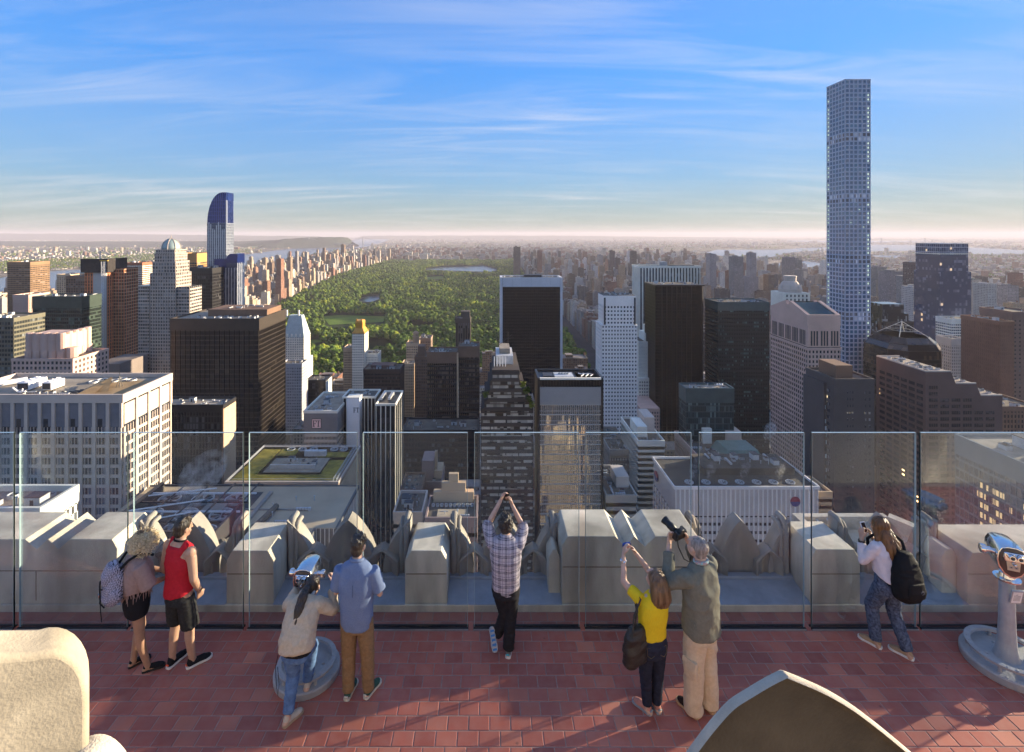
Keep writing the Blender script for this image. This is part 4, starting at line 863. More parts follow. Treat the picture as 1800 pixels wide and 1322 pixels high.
t.box('side_wing', gx(1448, 276), t.X0, 276, 294, STREET, gz(673, 276), S_sl); g = t.g()
for k in range(34):
    for i in range(3): z = gz(700, 276) - 3.8 * k; x = gx(1450, 276) + 1.6 * i; g.box(x, x + 1.2, 275.94, 276.05, z - 2.2, z)
g.obj('window', glass('slate wing windows', (.03, .04, .05), 1.6, 3.8, .4, (.32, .42, .5)), t.r, 'stuff')
# --- white ribbed bank block
t = T('white_ribbed_block', 'low white block with close set vertical ribs and steaming fans on its dark roof', 1187, 1437, 855, 241, 31, 'building')
mg = glass('ribbed block windows', (.03, .033, .042), (t.X1 - t.X0) / 31 / 3, 4.0, .3, (.14, .14, .15)); t.core(mg)
M_rw = mat('off white stone rib', (.84, .79, .74), .7, .15, .08, stain=.15); M_sp = mat('grey spandrel', (.54, .49, .46), .8, .1, .1)
t.grid(M_rw, 31, 4.0, .55, .7, 2.4, .3, z1=t.Z - 14, each=True, ns=8, msp=M_sp); t.box('upper_wall', t.X0 - .2, t.X1 + .2, t.Y0 - .3, t.Y1 + .2, t.Z - 13.9, t.Z - 1.1, M_sp)
w = (t.X1 - t.X0) / 31
for i in range(32): x = t.X0 + i * w; t.box('pier', max(t.X0, x - .27), min(t.X1, x + .28), t.Y0 - .72, t.Y0 - .31, t.Z - 14, t.Z - 1.0, M_rw)
M_tar = mat('black tar roof', (.062, .055, .045), .95, .15, .4, stain=.4); t.cap(M_rw, M_tar, d=.72, w=.5, h=.9); zr = t.Z - .62
for i in range(7): part(t.r, 'cooling_fan', unitmesh('cooling_fan'), (t.X0 + 8.5 + 8.2 * i - t.c.x, t.Y0 + 5 - t.c.y, zr - t.c.z), (2.1, 2.1, .7))
t.box('upper_roof', t.X0 + 19, t.X1 - 3, t.Y0 + 13, t.Y1 - 1, zr, zr + 3.2, M_tar); t.gear(9, ('plant_room', 'air_unit', 'duct', 'vent_pipe'), 1.0, (t.X0 + 22, t.X1 - 6, t.Y0 + 15, t.Y1 - 3), zr + 3.2)
def emblem(cx_, cz_, r_, face):               # round red over blue mark
    a = G(t.c); n_ = 20
    for m_, lo, hi in ((0, 0, math.pi), (1, math.pi, 2 * math.pi)):
        pts = [(r_ * math.cos(lo + (hi - lo) * i / n_), r_ * math.sin(lo + (hi - lo) * i / n_)) for i in range(n_ + 1)]
        if face == 'S': ring = lambda d: [(cx_ + u, t.Y0 - d, cz_ + v) for u, v in pts]
        else: ring = lambda d: [(t.X0 - d, cx_ - u, cz_ + v) for u, v in pts]
        a.rings([ring(.74), ring(1.1)], m_)
    a.obj('emblem', [mat('emblem red', (.30, .04, .07), .5), mat('emblem blue', (.035, .05, .20), .5)], t.r)
emblem(gx(1396, 241), gz(880, 241), 2.3, 'S'); emblem(t.Y0 + 25, t.Z - 7, 2.6, 'W')
# --- blue glass block, right edge
t = T('blue_glass_block', 'blue grey glass block at the right edge with golden reflections glowing in its windows', 0, 0, 0, 170, 57, 'building', X=(209, 262), Z=EYE - 90)
mg = glass('blue block glass', (.04, .07, .09), 2.2, 4.2, .3, (.09, .13, .15), .1, .4, metal=.0, wob=.03, litpow=.0); t.core(mg)
S_tb = mat('teal grey panel', (.12, .17, .19), .5, .2, .12); t.grid(S_tb, 20, 4.2, .25, .25, .9, .2, z1=t.Z - 8, faces='WS', ns=26); t.band(S_tb, t.Z - 8, t.Z - 1.2, .2); t.cap(S_tb, M_roofl, d=.3)
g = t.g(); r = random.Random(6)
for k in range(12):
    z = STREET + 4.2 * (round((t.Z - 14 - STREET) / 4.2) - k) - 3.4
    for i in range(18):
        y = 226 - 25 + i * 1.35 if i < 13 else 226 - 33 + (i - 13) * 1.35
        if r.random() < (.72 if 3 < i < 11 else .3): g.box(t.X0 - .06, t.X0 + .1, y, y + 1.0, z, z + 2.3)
g.obj('glow_pane', glowmat('golden reflection glow', (1.0, .66, .30), .16), t.r, 'stuff')  # emission stands in for golden reflections on the glass
t.gear(12, ('air_unit', 'duct', 'cooling_fan', 'plant_room'), 1.4, (213, 240, 175, 224)); g = t.g(); g.lathe([(4.5, t.Z - .6), (4.5, t.Z + 7), (4.2, t.Z + 7.4), (.3, t.Z + 8)], (219, 194, 0), 18); g.obj('water_tank', S_steel, t.r)
# ------------------------------------------------------------------ right background
t = T('blue_banded_tower', 'tall blue glass tower with a bright banded top right of the pencil tower', 1652, 1702, 428, 740, 42)
mg = glass('banded glass', (.03, .055, .11), 3, 3.9, .25, (.14, .18, .26), .12, .45, metal=.0, lit=.008, litcol=(1, .7, .4), wob=.04, litpow=.15); X0, X1, Z = t.X0, t.X1, t.Z
S_bb = mat('blue spandrel', (.36, .42, .52), .4, .2, .1); t.core(mg); t.grid(S_bb, 16, 3.9, .15, .2, .9, .3, z1=gz(480, 740), ns=12); t.grid(S_bb, 16, 7.0, .15, .2, .9, .3, z0=gz(448, 740), z1=Z - 1, ns=12)
t.box('crown_band', X0 - .4, X1 + .4, 739.6, 782.4, gz(447, 740), gz(445.5, 740), S_white); t.box('roof', X0 - .3, X1 + .3, 739.7, 782.3, Z - 1, Z, S_steel)
t.box('lower_block', X0 - 2, X1 + 2.5, 738, 783, STREET, gz(478, 738), mg); HERO.append((1631, 1703, 428, 740))
slab('banded_block', 'pale banded block at the foot of the blue glass tower', 1672, 1716, 561, 700, 24, S_white, (.05, .06, .08), 12, 3.8, .3, .2, 1.8, .3, 7, 3, 'building')
t = slab('apartment_tower', 'grey tower with slotted crown below the blue glass tower', 1672, 1699, 596, 560, 18, S_grey, (.05, .05, .05), 8, 3.5, 1.1, .4, 1.3, .2, 7, 3)
t = T('pyramid_top_tower', 'bronze glass tower with stepped octagonal shoulders and an open pyramid on top', 1572, 1672, 640, 470, 50)
mg = glass('bronze glass', (.05, .035, .028), 2.4, 3.6, .3, (.14, .09, .06), .1, .8, metal=.3, wob=.03); cx_, cy_ = (t.X0 + t.X1) / 2 + 1, 495; hw = (t.X1 - t.X0) / 2
def octo(r, c=.42): return [(cx_ + a * r, cy_ + b * r) for a, b in ((-1 + c, -1), (1 - c, -1), (1, -1 + c), (1, 1 - c), (1 - c, 1), (-1 + c, 1), (-1, 1 - c), (-1, -1 + c))]
g = t.g(); g.prism(octo(hw), STREET, gz(632, 470)); z = gz(632, 470)
for r0, r1, py in ((hw, hw * .98, 617), (hw * .96, hw * .86, 607), (hw * .86, hw * .66, 597)): z1 = gz(py, 470); g.frust(octo(r0), z, octo(r1), z1); z = z1
g.obj('glazing', mg, t.r); g = t.g()
for k in range(8): zz_ = gz(632, 470) - 3.6 * k; g.prism(octo(hw + .15), zz_ - .25, zz_)
for r0, py in ((hw * 1.0, 617), (hw * .88, 607), (hw * .68, 597)): g.prism(octo(r0), gz(py, 470) - .35, gz(py, 470))
g.obj('ledge', S_brz, t.r); g = t.g(); ap = (cx_, cy_, gz(573, 470)); q = hw * .52
for a, b in ((-1, -1), (1, -1), (1, 1), (-1, 1)): g.tube([(cx_ + a * q, cy_ + b * q, z), ap], .28, 5)
for s_ in (.35, .7):
    w_ = q * (1 - s_); zz_ = z + (ap[2] - z) * s_
    g.tube([(cx_ - w_, cy_ - w_, zz_), (cx_ + w_, cy_ - w_, zz_), (cx_ + w_, cy_ + w_, zz_), (cx_ - w_, cy_ + w_, zz_)], .16, 5, closed=True)
g.obj('pyramid_frame', S_white, t.r); HERO.append((1568, 1674, 590, 470))
t = slab('dark_terraced_tower', 'dark glass tower with stacked terraces left of the bronze pyramid tower', 1556, 1606, 566, 620, 30, S_blk, (.02, .022, .026), 20, 3.8, .3, .2, 1.2, .2, 2, 0, blinds=.3, col2=(.22, .24, .26))
for a, b, py, q in ((1549, 1596, 551, 3), (1552, 1590, 535, 5)): t.box('setback', gx(a, 624), gx(b, 624), 620 + q, 648, t.Z - 14, gz(py, 624), glass('dark_terraced_tower2', (.02, .022, .026), 2, 3.8, .3, (.22, .24, .26)))
slab('apartment_block', 'small sandy stone block between the dark terraced and bronze pyramid towers', 1568, 1602, 604, 560, 20, S_buff, (.06, .05, .045), 8, 3.4, 1.4, .3, 1.8, .25, 3, 3, 'building')
t = slab('brown_office_tower', 'rust brown tower with vertical window stripes at the right edge', 1757, 1782, 566, 420, 34, stone('rust brown brick', (.21, .125, .09)), (.05, .038, .03), 7, 3.7, 1.2, .35, 1.3, .2, 3, 3, blinds=.35, col2=(.30, .20, .12))
slab('brown_office_tower', 'taller plain brown tower cut by the right edge of the view', 1780, 1830, 549, 450, 30, stone('plain brown brick', (.19, .135, .115)), (.05, .045, .045), 6, 3.7, 2.6, .3, 2.2, .2, 5, 3)
slab('low_office_block', 'low dusky block at the right edge below the brown towers', 1757, 1830, 716, 380, 40, S_brown, (.04, .035, .035), 12, 3.8, 1.2, .3, 1.4, .2, 3, 6, 'building')
slab('apartment_tower', 'slim dark grey apartment tower left of the blue banded tower far behind', 1609, 1632, 462, 1000, 30, stone('smoky brick', (.13, .11, .11)), (.05, .05, .055), 7, 3.4, 1.2, .3, 1.3, .2, 3, 2)
t = T('lantern_top_tower', 'old hotel tower with a stepped grey lantern top behind the pink gable tower', 1378, 1424, 514, 640, 30)
t.core(S_white, 'wall'); cx_, cy_ = (t.X0 + t.X1) / 2, 655; g = t.g(); g.lathe([(13.5, t.Z - 1), (13.5, t.Z + 1.5), (13.8, t.Z + 3), (11.5, t.Z + 8), (8.5, t.Z + 12.5), (7.2, t.Z + 13), (7.2, t.Z + 18), (7.8, t.Z + 18.3), (7.4, t.Z + 20)], (cx_, cy_, 0), 12); g.obj('lantern', S_grey, t.r)
g = t.g()
for i in range(8):
    a = i * math.pi / 4 + .3; g.lathe([(1.0, t.Z), (1.0, t.Z + 6), (.2, t.Z + 9)], (cx_ + 12.6 * math.cos(a), cy_ + 12.6 * math.sin(a), 0), 6)
g.obj('pinnacle', S_grey, t.r); g = t.g()
for k in range(10):
    for i in range(6): g.box(t.X0 + 3 + 5 * i, t.X0 + 4.8 + 5 * i, 639.9, 640.1, t.Z - 6 - 5 * k, t.Z - 3 - 5 * k)
g.obj('window', M_dark, t.r, 'stuff')
# ------------------------------------------------------------------ left background
t = slab('green_glass_block', 'dark green glass office block with a greener sunlit side at the left', 57, 144, 522, 520, 26, mat('green spandrel', (.035, .055, .045), .35, .2, .2), (.012, .018, .017), 26, 3.8, .2, .12, 1.1, .2, 12, 5, blinds=.25, col2=(.10, .15, .12), k=1.1)
t = T('crenellated_block', 'pink stone block with a fluted crown of round turrets at the left', 20, 128, 632, 360, 34, 'building'); t.core(S_pink, 'wall'); t.cap(S_pink, d=.2)
mg = glass('pink block windows', (.035, .03, .035), 2, 3.6, .3); g = t.g()
for k in range(12):
    for i in range(14): x = t.X0 + 1.5 + i * 3.0; g.box(x, x + 1.5, t.Y0 - .06, t.Y0 + .1, t.Z - 3.4 - 3.7 * k, t.Z - 1.4 - 3.7 * k)
    for i in range(9): y = t.Y0 + 2 + i * 3.6; g.box(t.X1 - .1, t.X1 + .06, y, y + 1.5, t.Z - 3.4 - 3.7 * k, t.Z - 1.4 - 3.7 * k)
g.obj('window', mg, t.r, 'stuff'); xa, xb, zt_ = gx(41, 364), gx(112, 364), gz(586, 364); t.box('upper_block', xa + 1, xb - 1, 365, 386, t.Z - 1, zt_ - 1.5, S_pink); g = t.g(); r_ = (xb - xa) / 10
for i in range(5): g.lathe([(r_, t.Z - .8), (r_, t.Z + 5), (r_ * .82, t.Z + 5.2), (r_ * .82, zt_), (r_ * .5, zt_ + .1)], (xa + r_ * (2 * i + 1), 366, 0), 10)
for i in range(4): g.lathe([(r_, t.Z - .8), (r_, t.Z + 5), (r_ * .82, t.Z + 5.2), (r_ * .82, zt_), (r_ * .5, zt_ + .1)], (xb - r_, 366 + r_ * (2 * i + 2), 0), 10)
g.lathe([(3.5, t.Z - .8), (3.5, t.Z + 7), (2, t.Z + 7.2)], (xb + 3, 368, 0), 10); g.obj('turret', S_pink, t.r)
slab('low_office_block', 'low dark green banded block at the far left edge', -40, 24, 560, 430, 30, stone('mossy grey', (.12, .125, .10)), (.03, .035, .035), 12, 3.8, .3, .2, 1.6, .3, 3, 4, 'building')
slab('brown_office_tower', 'brown banded tower in front of the river at the far left', 13, 53, 461, 900, 40, stone('umber brick', (.20, .14, .09)), (.05, .04, .035), 8, 3.5, .4, .2, 1.8, .35, 6, 2, blinds=.25)
slab('apartment_block', 'white ribbed apartment block below the brown tower at the far left', 23, 50, 519, 640, 30, S_pink, (.06, .05, .05), 8, 3.3, 1.5, .3, 1.2, .2, 4, 3, 'building')
slab('apartment_block', 'grey blue apartment block behind the pink crenellated block', 28, 54, 560, 520, 24, S_grey, (.06, .065, .07), 10, 3.3, 1.0, .3, 1.4, .2, 3, 3, 'building')
slab('apartment_tower', 'tan tower with a stepped yellow top near the river', 100, 124, 483, 850, 30, S_buff, (.07, .05, .04), 6, 3.4, 1.6, .3, 1.6, .2, 4, 2)
slab('apartment_tower', 'dark brown tower between the tan tower and the unfinished tower', 116, 150, 486, 760, 30, S_brown, (.035, .03, .03), 8, 3.4, 1.0, .3, 1.3, .2, 4, 2)
slab('apartment_tower', 'red brick tower with white bands right of the unfinished tower', 223, 250, 462, 900, 36, S_red, (.08, .06, .05), 7, 3.4, 1.0, .3, 1.5, .3, 4, 2, msp=S_white)
slab('apartment_tower', 'drab dark tower wedged left of the domed tower', 221, 243, 510, 700, 40, stone('drab brown', (.12, .10, .08)), (.05, .045, .04), 6, 3.4, 1.2, .3, 1.4, .2, 4, 2)
slab('orange_top_block', 'ochre topped office block peeking out right of the domed tower', 312, 346, 446, 800, 40, stone('ochre brick', (.42, .24, .10)), (.05, .06, .05), 8, 3.6, .5, .2, 1.6, .3, 14, 0)
slab('black_office_block', 'black boxy tower between the domed tower and the curved blue tower', 321, 373, 472, 600, 30, S_blk, (.014, .014, .016), 14, 3.7, .4, .2, 1.0, .15, 6, 5, blinds=.15)
# unfinished tower with hoist
t = T('unfinished_tower', 'unfinished tower with bare orange floors, dark top netting and a white hoist mast', 149, 188, 476, 590, 26)
M_or = stone('primed steel orange', (.62, .22, .10)); M_con = stone('raw concrete', (.38, .385, .39)); M_net = mat('black netting', (.03, .026, .025), .9, .4, .4)
mg = glass('bare floors', (.10, .055, .035), 3, 3.9, .3, (.30, .16, .10), .9, .05); t.core(mg); t.grid(M_or, 8, 3.9, 1.3, .3, .8, .4, ns=7, msp=M_or)
t.box('concrete_core', gx(163, 588), gx(186, 588), 588.6, 590, STREET, t.Z + 3, M_con); X0, X1, Z = t.X0, t.X1, t.Z
t.box('netting', X0 - 2.5, X1 + 3, 587, 590, Z - 2, gz(455, 587), M_net); t.box('netting', X1 + .2, X1 + 3, 590.1, 619, Z - 2, gz(455, 587), M_net); t.box('netting', X0 + 1, X1 - 1, 600, 615, Z - 2, Z + 8, M_net)
t.box('form_deck', X0 + 20, X1 + 3.4, 586.5, 588.4, gz(459, 587), gz(457.5, 587), mat('yellow formwork', (.6, .36, .05), .7, .2))
t.box('lower_wing', X1, gx(218, 600), 600, 624, STREET, gz(472, 600), mg); t.grid(M_or, 4, 3.9, .6, .3, .8, .4, box=(X1, gx(218, 600), 600, 624), z1=gz(473, 600), ns=6, msp=stone('peach slab', (.55, .33, .22)))
g = t.g(); x = gx(182.5, 586); w_ = 1.6
for a in (-w_, w_):
    for b in (-1.2, 1.2): g.tube([(x + a, 585.5 + b, -190), (x + a, 585.5 + b, Z + 11)], .28, 4)
for k in range(int((Z + 6 + 190) / 3.6)): z = -190 + k * 3.6; g.tube([(x - w_, 584.3, z), (x + w_, 584.3, z + 3.6)], .2, 4); g.tube([(x + w_, 584.3, z), (x - w_, 584.3, z + 3.6)], .2, 4)
g.obj('hoist_mast', M_white, t.r)
g = t.g(); g.tube([(gx(176, 600), 600, Z), (gx(176, 600), 600, Z + 22)], .7, 5); g.tube([(gx(172, 600), 600, Z + 21), (gx(182, 600), 600, Z + 24)], .5, 5); g.obj('crane_mast', M_unit, t.r)
t.box('podium_roof', gx(165, 480), gx(210, 480), 480, 520, STREET, gz(640, 480), stone('podium grey', (.16, .15, .15)))
# domed tower
t = T('domed_tower', 'granite tower with setbacks and a ribbed green copper dome at the left', 264, 309, 480, 525, 27)
S_cs = stone('grey rose granite', (.36, .335, .315)); mg = glass('domed tower windows', (.04, .045, .05), 2.2, 3.5, .35, (.20, .21, .22)); t.core(mg, z1=t.Z); X0, X1, Y0, Y1 = t.X0, t.X1, t.Y0, t.Y1; cx_, cy_ = (X0 + X1) / 2, (Y0 + Y1) / 2
t.grid(S_cs, 10, 3.5, .95, .35, 1.35, .28, z1=t.Z, ns=9); z = t.Z
for f0, py in ((.90, 461), (.80, 447), (.74, 440)):
    w_ = (X1 - X0) / 2 * f0; z1 = gz(py, 525); t.box('setback', cx_ - w_, cx_ + w_, cy_ - w_, cy_ + w_, z - .5, z1, mg); b_ = (cx_ - w_, cx_ + w_, cy_ - w_, cy_ + w_)
    t.grid(S_cs, 8, 3.5, .9, .3, 1.2, .25, z0=z, z1=z1, box=b_, ns=8); t.box('ledge', b_[0] - .5, b_[1] + .5, b_[2] - .5, b_[3] + .5, z1 - .3, z1 + .6, S_cs); z = z1
rd = (X1 - X0) / 2 * .70; hd = gz(420, 540) - z; prof = [(rd * math.cos(a) if a < 1.5 else .3, z + .6 + hd * math.sin(a) * .97) for a in [math.pi / 2 * i / 9 for i in range(10)]]
g = t.g(); g.lathe(prof, (cx_, cy_, 0), 24); o = g.obj('dome', mat('copper green', (.28, .36, .35), .5, .3, .12, metal=.2), t.r, smooth=True); g = t.g()
for i in range(8):
    a = i * math.pi / 4 + .2; g.tube([(cx_ + (r_ + .1) * math.cos(a), cy_ + (r_ + .1) * math.sin(a), zz_) for r_, zz_ in prof], .42, 5)
g.obj('dome_rib', S_cs, t.r); g = t.g(); g.tube([(cx_, cy_, z + hd), (cx_, cy_, z + hd + 5)], [.5, .1], 6); g.obj('finial', S_cs, t.r)
for nm_, a, b, py, y0 in (('west_shoulder', 243, 263, 502, 527), ('east_shoulder', 309.5, 333, 504, 527)): t.box('shoulder', gx(a, y0), gx(b, y0), y0, y0 + 22, STREET, gz(py, y0), mg); t.grid(S_cs, 5, 3.5, .35, .25, 1.5, .35, z1=gz(py, y0), box=(gx(a, y0), gx(b, y0), y0, y0 + 22), ns=6, faces='SE')
HERO.append((243, 340, 502, 525))
# curved top blue tower
t = T('curved_top_tower', 'slender blue striped glass tower whose top curves over like a wave', 364, 397, 392, 640, 18.5)
mg = glass('wave glass', (.035, .06, .13), 2.0, 3.6, .25, (.16, .20, .28), .08, .8, metal=.35, wob=.02); M_blue = mat('deep blue glass', (.012, .032, .17), .12, .2, .3, metal=.5, spec=.8); M_sil = mat('silver stripe', (.55, .58, .62), .35, .1, .1, metal=.5)
X0, X1, Y0, Y1 = t.X0, t.X1, t.Y0, t.Y1; xe = gx(397.5, 640); z0 = gz(392, 640); zt_ = gz(338, 640); t.box('glazing', X0, xe, Y0, Y1, STREET, z0, mg)
def wave(nm, xa, xb, xc, z0, zt_, y0, y1, m):
    pr = [(xa + (xb - xa) * (1 - math.cos(a)), z0 + (zt_ - z0) * math.sin(a)) for a in [math.pi / 2 * i / 10 for i in range(11)]]
    g = t.g(); pts = [(xc, z0)] + [(xc, zt_)] + [(x, z) for x, z in reversed(pr)]; g.rings([[(x, y1, z) for x, z in pts], [(x, y0, z) for x, z in pts]]); return g.obj(nm, m, t.r)
wave('curved_crown', X0, X0 + (xe - X0) * .80, xe, z0 - .01, zt_, Y0 + .4, Y1 - .4, M_blue)
g = t.g()
for i in range(1, 10):
    u = i / 10; x = X0 + (xe - X0) * u; q = min(1, (x - X0) / ((xe - X0) * .8)); g.box(x - .16, x + .16, Y0 + .1, Y0 + .45, z0, z0 + (zt_ - z0) * math.sin(math.acos(1 - q)) * .97)
for k in range(7): z = z0 + 4.8 * k; q = min(1, (z - z0) / (zt_ - z0)); g.box(X0 + (xe - X0) * .8 * (1 - math.cos(math.asin(q))) + .1, xe, Y0 + .15, Y0 + .43, z - .12, z + .12)
g.obj('crown_rib', mat('navy rib', (.05, .09, .34), .3, .2, .1, metal=.4), t.r, 'stuff')
g = t.g()
for i in range(11): x = X0 + (xe - X0) * i / 10; g.box(max(X0, x - .45), min(xe, x + .45), Y0 - .3, Y0 + .3, STREET, z0 - 4 + 5 * math.sin(i * 1.3))
for i in range(8): y = Y0 + (Y1 - Y0) * i / 7; g.box(xe - .1, xe + .3, y - .3, min(Y1, y + .3), STREET, zt_ - 10)
g.obj('silver_stripe', M_sil, t.r, 'stuff'); g = t.g()
for k in range(80): z = z0 - 3.6 * k; g.box(X0, xe, Y0 - .16, Y0 + .1, z - .3, z); g.box(xe - .1, xe + .2, Y0, Y1, z - .5, z)
g.obj('spandrel', S_steel, t.r, 'stuff'); t.box('crown_screen', xe - .2, xe + .3, Y0 + 3, Y1 - .3, z0, zt_ - .2, M_blue)
zl, zl2 = gz(462, 630), gz(446, 630); xa, xb, xc = gx(377, 626), gx(404, 626), gx(417, 626)
t.box('lower_glazing', xa, xc, 626, 645, STREET, zl, mg); wave('curved_crown', gx(396, 626), gx(406, 626), xc, zl - .01, zl2, 626.3, 644.9, M_blue); t.box('blue_band', xa - .1, gx(398, 626), 625.8, 640, zl - 6, zl + 5, M_blue)
g = t.g()
for i in range(9): x = xa + (xc - xa) * i / 8; g.box(max(xa, x - .4), min(xc, x + .4), 625.7, 626.2, STREET, zl - 6)
for i in range(3): y = 627 + 5 * i; g.box(xc - .1, xc + .3, y - .6, y + .6, STREET, zl)
g.obj('silver_stripe', M_sil, t.r, 'stuff'); HERO.append((364, 431, 445, 626))
# ------------------------------------------------------------------ low buildings deep in the streets
slab('blue_office_block', 'broad dark blue office block low behind the glass at the centre', 708, 840, 757, 395, 26, S_blk, (.018, .024, .034), 26, 3.9, .3, .2, 1.3, .25, 6, 8, 'building', blinds=.25, col2=(.10, .13, .16))
t = slab('brick_house', 'brown brick block with a flat roof and roof tanks low at the centre', 704, 741, 862, 280, 20, S_brown, (.04, .035, .035), 9, 3.4, 1.4, .2, 1.6, .2, 3, 5, 'building', k=.8)
t = slab('stepped_old_block', 'old grey stone block with stepped roofs and a chimney at the centre', 738, 776, 848, 300, 20, S_purp, (.05, .05, .05), 9, 3.4, 1.5, .2, 1.7, .2, 3, 5, 'building', k=.8); t.pent(.05, .6, .2, .9, 11, S_purp); t.pent(.62, .98, .3, .9, 4, S_buff); t.box('chimney', t.X0 + 8, t.X0 + 9.6, t.Y0 + 8, t.Y0 + 10, t.Z, t.Z + 15, S_buff)
t = slab('stepped_terrace_block', 'stepped stone block with a row of roof fans behind the centre parapet', 748, 838, 912, 190, 16, S_purp, (.05, .05, .055), 16, 3.6, 1.0, .2, 1.5, .2, 3, 0, 'building')
for i in range(10): part(t.r, 'cooling_fan', unitmesh('cooling_fan'), (t.X0 + 1.8 + 1.7 * i - t.c.x, t.Y0 + 10 - t.c.y, t.Z - .6 - t.c.z), (.7, .7, 1.2))
for fx0, fx1, fy0, fy1, h in ((.08, .92, .8, .97, 3.5), (.25, .75, .82, .95, 7), (.4, .6, .84, .94, 10.5)): t.pent(fx0, fx1, fy0, fy1, h, S_buff)
t.box('roof_deck', t.X0 + 4, t.X1 - 4, t.Y0 + 1.5, t.Y0 + 7, t.Z - .55, t.Z - .2, M_rf); t.gear(3, ('duct', 'vent_pipe'), .7, (t.X0 + 3, t.X1 - 3, t.Y0 + 1, t.Y0 + 7))
slab('low_house', 'low flat roofed block beside the stepped stone block', 692, 742, 902, 215, 18, S_grey, (.05, .05, .05), 10, 3.5, 1.2, .2, 1.6, .2, 3, 5, 'building', k=.8)
t = slab('cream_old_block', 'cream stone block with a round roof tower right of the reflecting tower', 1122, 1168, 776, 310, 40, S_white, (.06, .06, .065), 10, 3.5, 1.7, .2, 1.9, .2, 3, 8, 'building', k=.9); t.pent(.1, .5, .2, .6, 6, S_white); t.pent(.55, .95, .4, .8, 9, S_grey)
slab('green_sided_block', 'narrow grey block with verdigris cornice beside the reflecting tower', 1072, 1110, 792, 330, 40, stone('weathered grey', (.25, .26, .26)), (.05, .06, .06), 8, 3.5, 1.2, .2, 1.6, .2, 3, 7, 'building', k=.9)
t = slab('low_house', 'low stepped grey block crowded with roof plant beside the reflecting tower', 1066, 1118, 872, 232, 30, stone('soft grey', (.30, .30, .29)), (.05, .05, .055), 10, 3.5, 1.3, .2, 1.7, .2, 3, 12, 'building', k=.9); t.pent(.5, .95, .3, .7, 4.5, S_grey)
t = slab('mansard_block', 'low block with green mansard roof behind the white ribbed block', 1236, 1350, 812, 300, 46, S_pink, (.04, .04, .04), 18, 3.6, 1.2, .2, 1.6, .2, 3, 12, 'building', k=1.1)
g = t.g(); X0, X1, Y0, Y1 = t.X0 + 14, t.X1 - 1, t.Y0 + 2, t.Y0 + 22; g.frust([(X0, Y0), (X1, Y0), (X1, Y1), (X0, Y1)], t.Z - .6, [(X0 + 2.5, Y0 + 2.5), (X1 - 2.5, Y0 + 2.5), (X1 - 2.5, Y1 - 2.5), (X0 + 2.5, Y1 - 2.5)], t.Z + 5); g.obj('mansard_roof', mat('mansard copper', (.12, .22, .19), .6, .2, .15), t.r); t.pent(.3, .45, .6, .9, 9, S_white); t.pent(.7, .95, .6, .9, 7, S_grey)
slab('low_house', 'small buff block tucked right of the white ribbed block', 1440, 1462, 866, 250, 16, S_buff, (.05, .05, .05), 6, 3.4, 1.2, .2, 1.6, .2, 3, 3, 'building', k=.8)
t = slab('white_low_block', 'small white block with a toothed parapet at the lower left', -120, 70, 897, 100, 9, S_white, (.08, .09, .10), 16, 3.6, .5, .2, 1.6, .2, 3, 4, 'building', roof=M_roofl, k=.9)
# ================================================================== THE CITY BEHIND: blocks of houses
def citymat():
    m, t, b = newmat('city fabric')
    at = N(t, 'ShaderNodeAttribute'); at.attribute_name = 'tone'
    g = N(t, 'ShaderNodeNewGeometry'); s = N(t, 'ShaderNodeSeparateXYZ'); t.links.new(g.outputs['Position'], s.inputs[0]); sn = N(t, 'ShaderNodeSeparateXYZ'); t.links.new(g.outputs['Normal'], sn.inputs[0])
    ax = MATH(t, 'GREATER_THAN', MATH(t, 'ABSOLUTE', sn.outputs[0]), .6)
    u = MATH(t, 'ADD', MATH(t, 'MULTIPLY', s.outputs[1], ax), MATH(t, 'MULTIPLY', s.outputs[0], MATH(t, 'SUBTRACT', 1.0, ax)))
    u = MATH(t, 'DIVIDE', u, 3.1); v = MATH(t, 'DIVIDE', s.outputs[2], 3.3)
    fu, fv = MATH(t, 'FRACT', u), MATH(t, 'FRACT', v)
    win = MATH(t, 'MULTIPLY', MATH(t, 'MULTIPLY', MATH(t, 'GREATER_THAN', fu, .30), MATH(t, 'LESS_THAN', fu, .74)), MATH(t, 'MULTIPLY', MATH(t, 'GREATER_THAN', fv, .26), MATH(t, 'LESS_THAN', fv, .78)))
    k = N(t, 'ShaderNodeCombineXYZ'); t.links.new(MATH(t, 'FLOOR', u), k.inputs[0]); t.links.new(MATH(t, 'FLOOR', v), k.inputs[1]); t.links.new(ax, k.inputs[2])
    w = N(t, 'ShaderNodeTexWhiteNoise'); t.links.new(k.outputs[0], w.inputs[0])
    wc = RAMP(t, w.outputs['Value'], [(.0, (.02, .022, .026)), (.6, (.05, .05, .055)), (.85, (.16, .15, .14)), (1, (.35, .33, .30))])
    flat = MATH(t, 'GREATER_THAN', sn.outputs[2], .5)
    n = N(t, 'ShaderNodeTexNoise'); n.inputs['Scale'].default_value = .05; n.inputs['Detail'].default_value = 6; t.links.new(g.outputs['Position'], n.inputs['Vector'])
    wall = MIXC(t, .35, at.outputs['Color'], RAMP(t, n.outputs['Fac'], [(.3, .12), (.7, .5)]), 'OVERLAY')
    c = MIXC(t, MATH(t, 'MULTIPLY', win, .9), wall, wc)
    roof = MIXC(t, RAMP(t, n.outputs['Fac'], [(.35, 0), (.65, 1)]), (.10, .10, .10), MIXC(t, .5, at.outputs['Color'], (.34, .32, .30)))
    t.links.new(MIXC(t, flat, c, roof), b.inputs['Base Color']); b.inputs['Roughness'].default_value = .8; b.inputs['Specular IOR Level'].default_value = .2
    return m
M_city = citymat()
cr = random.Random(33)
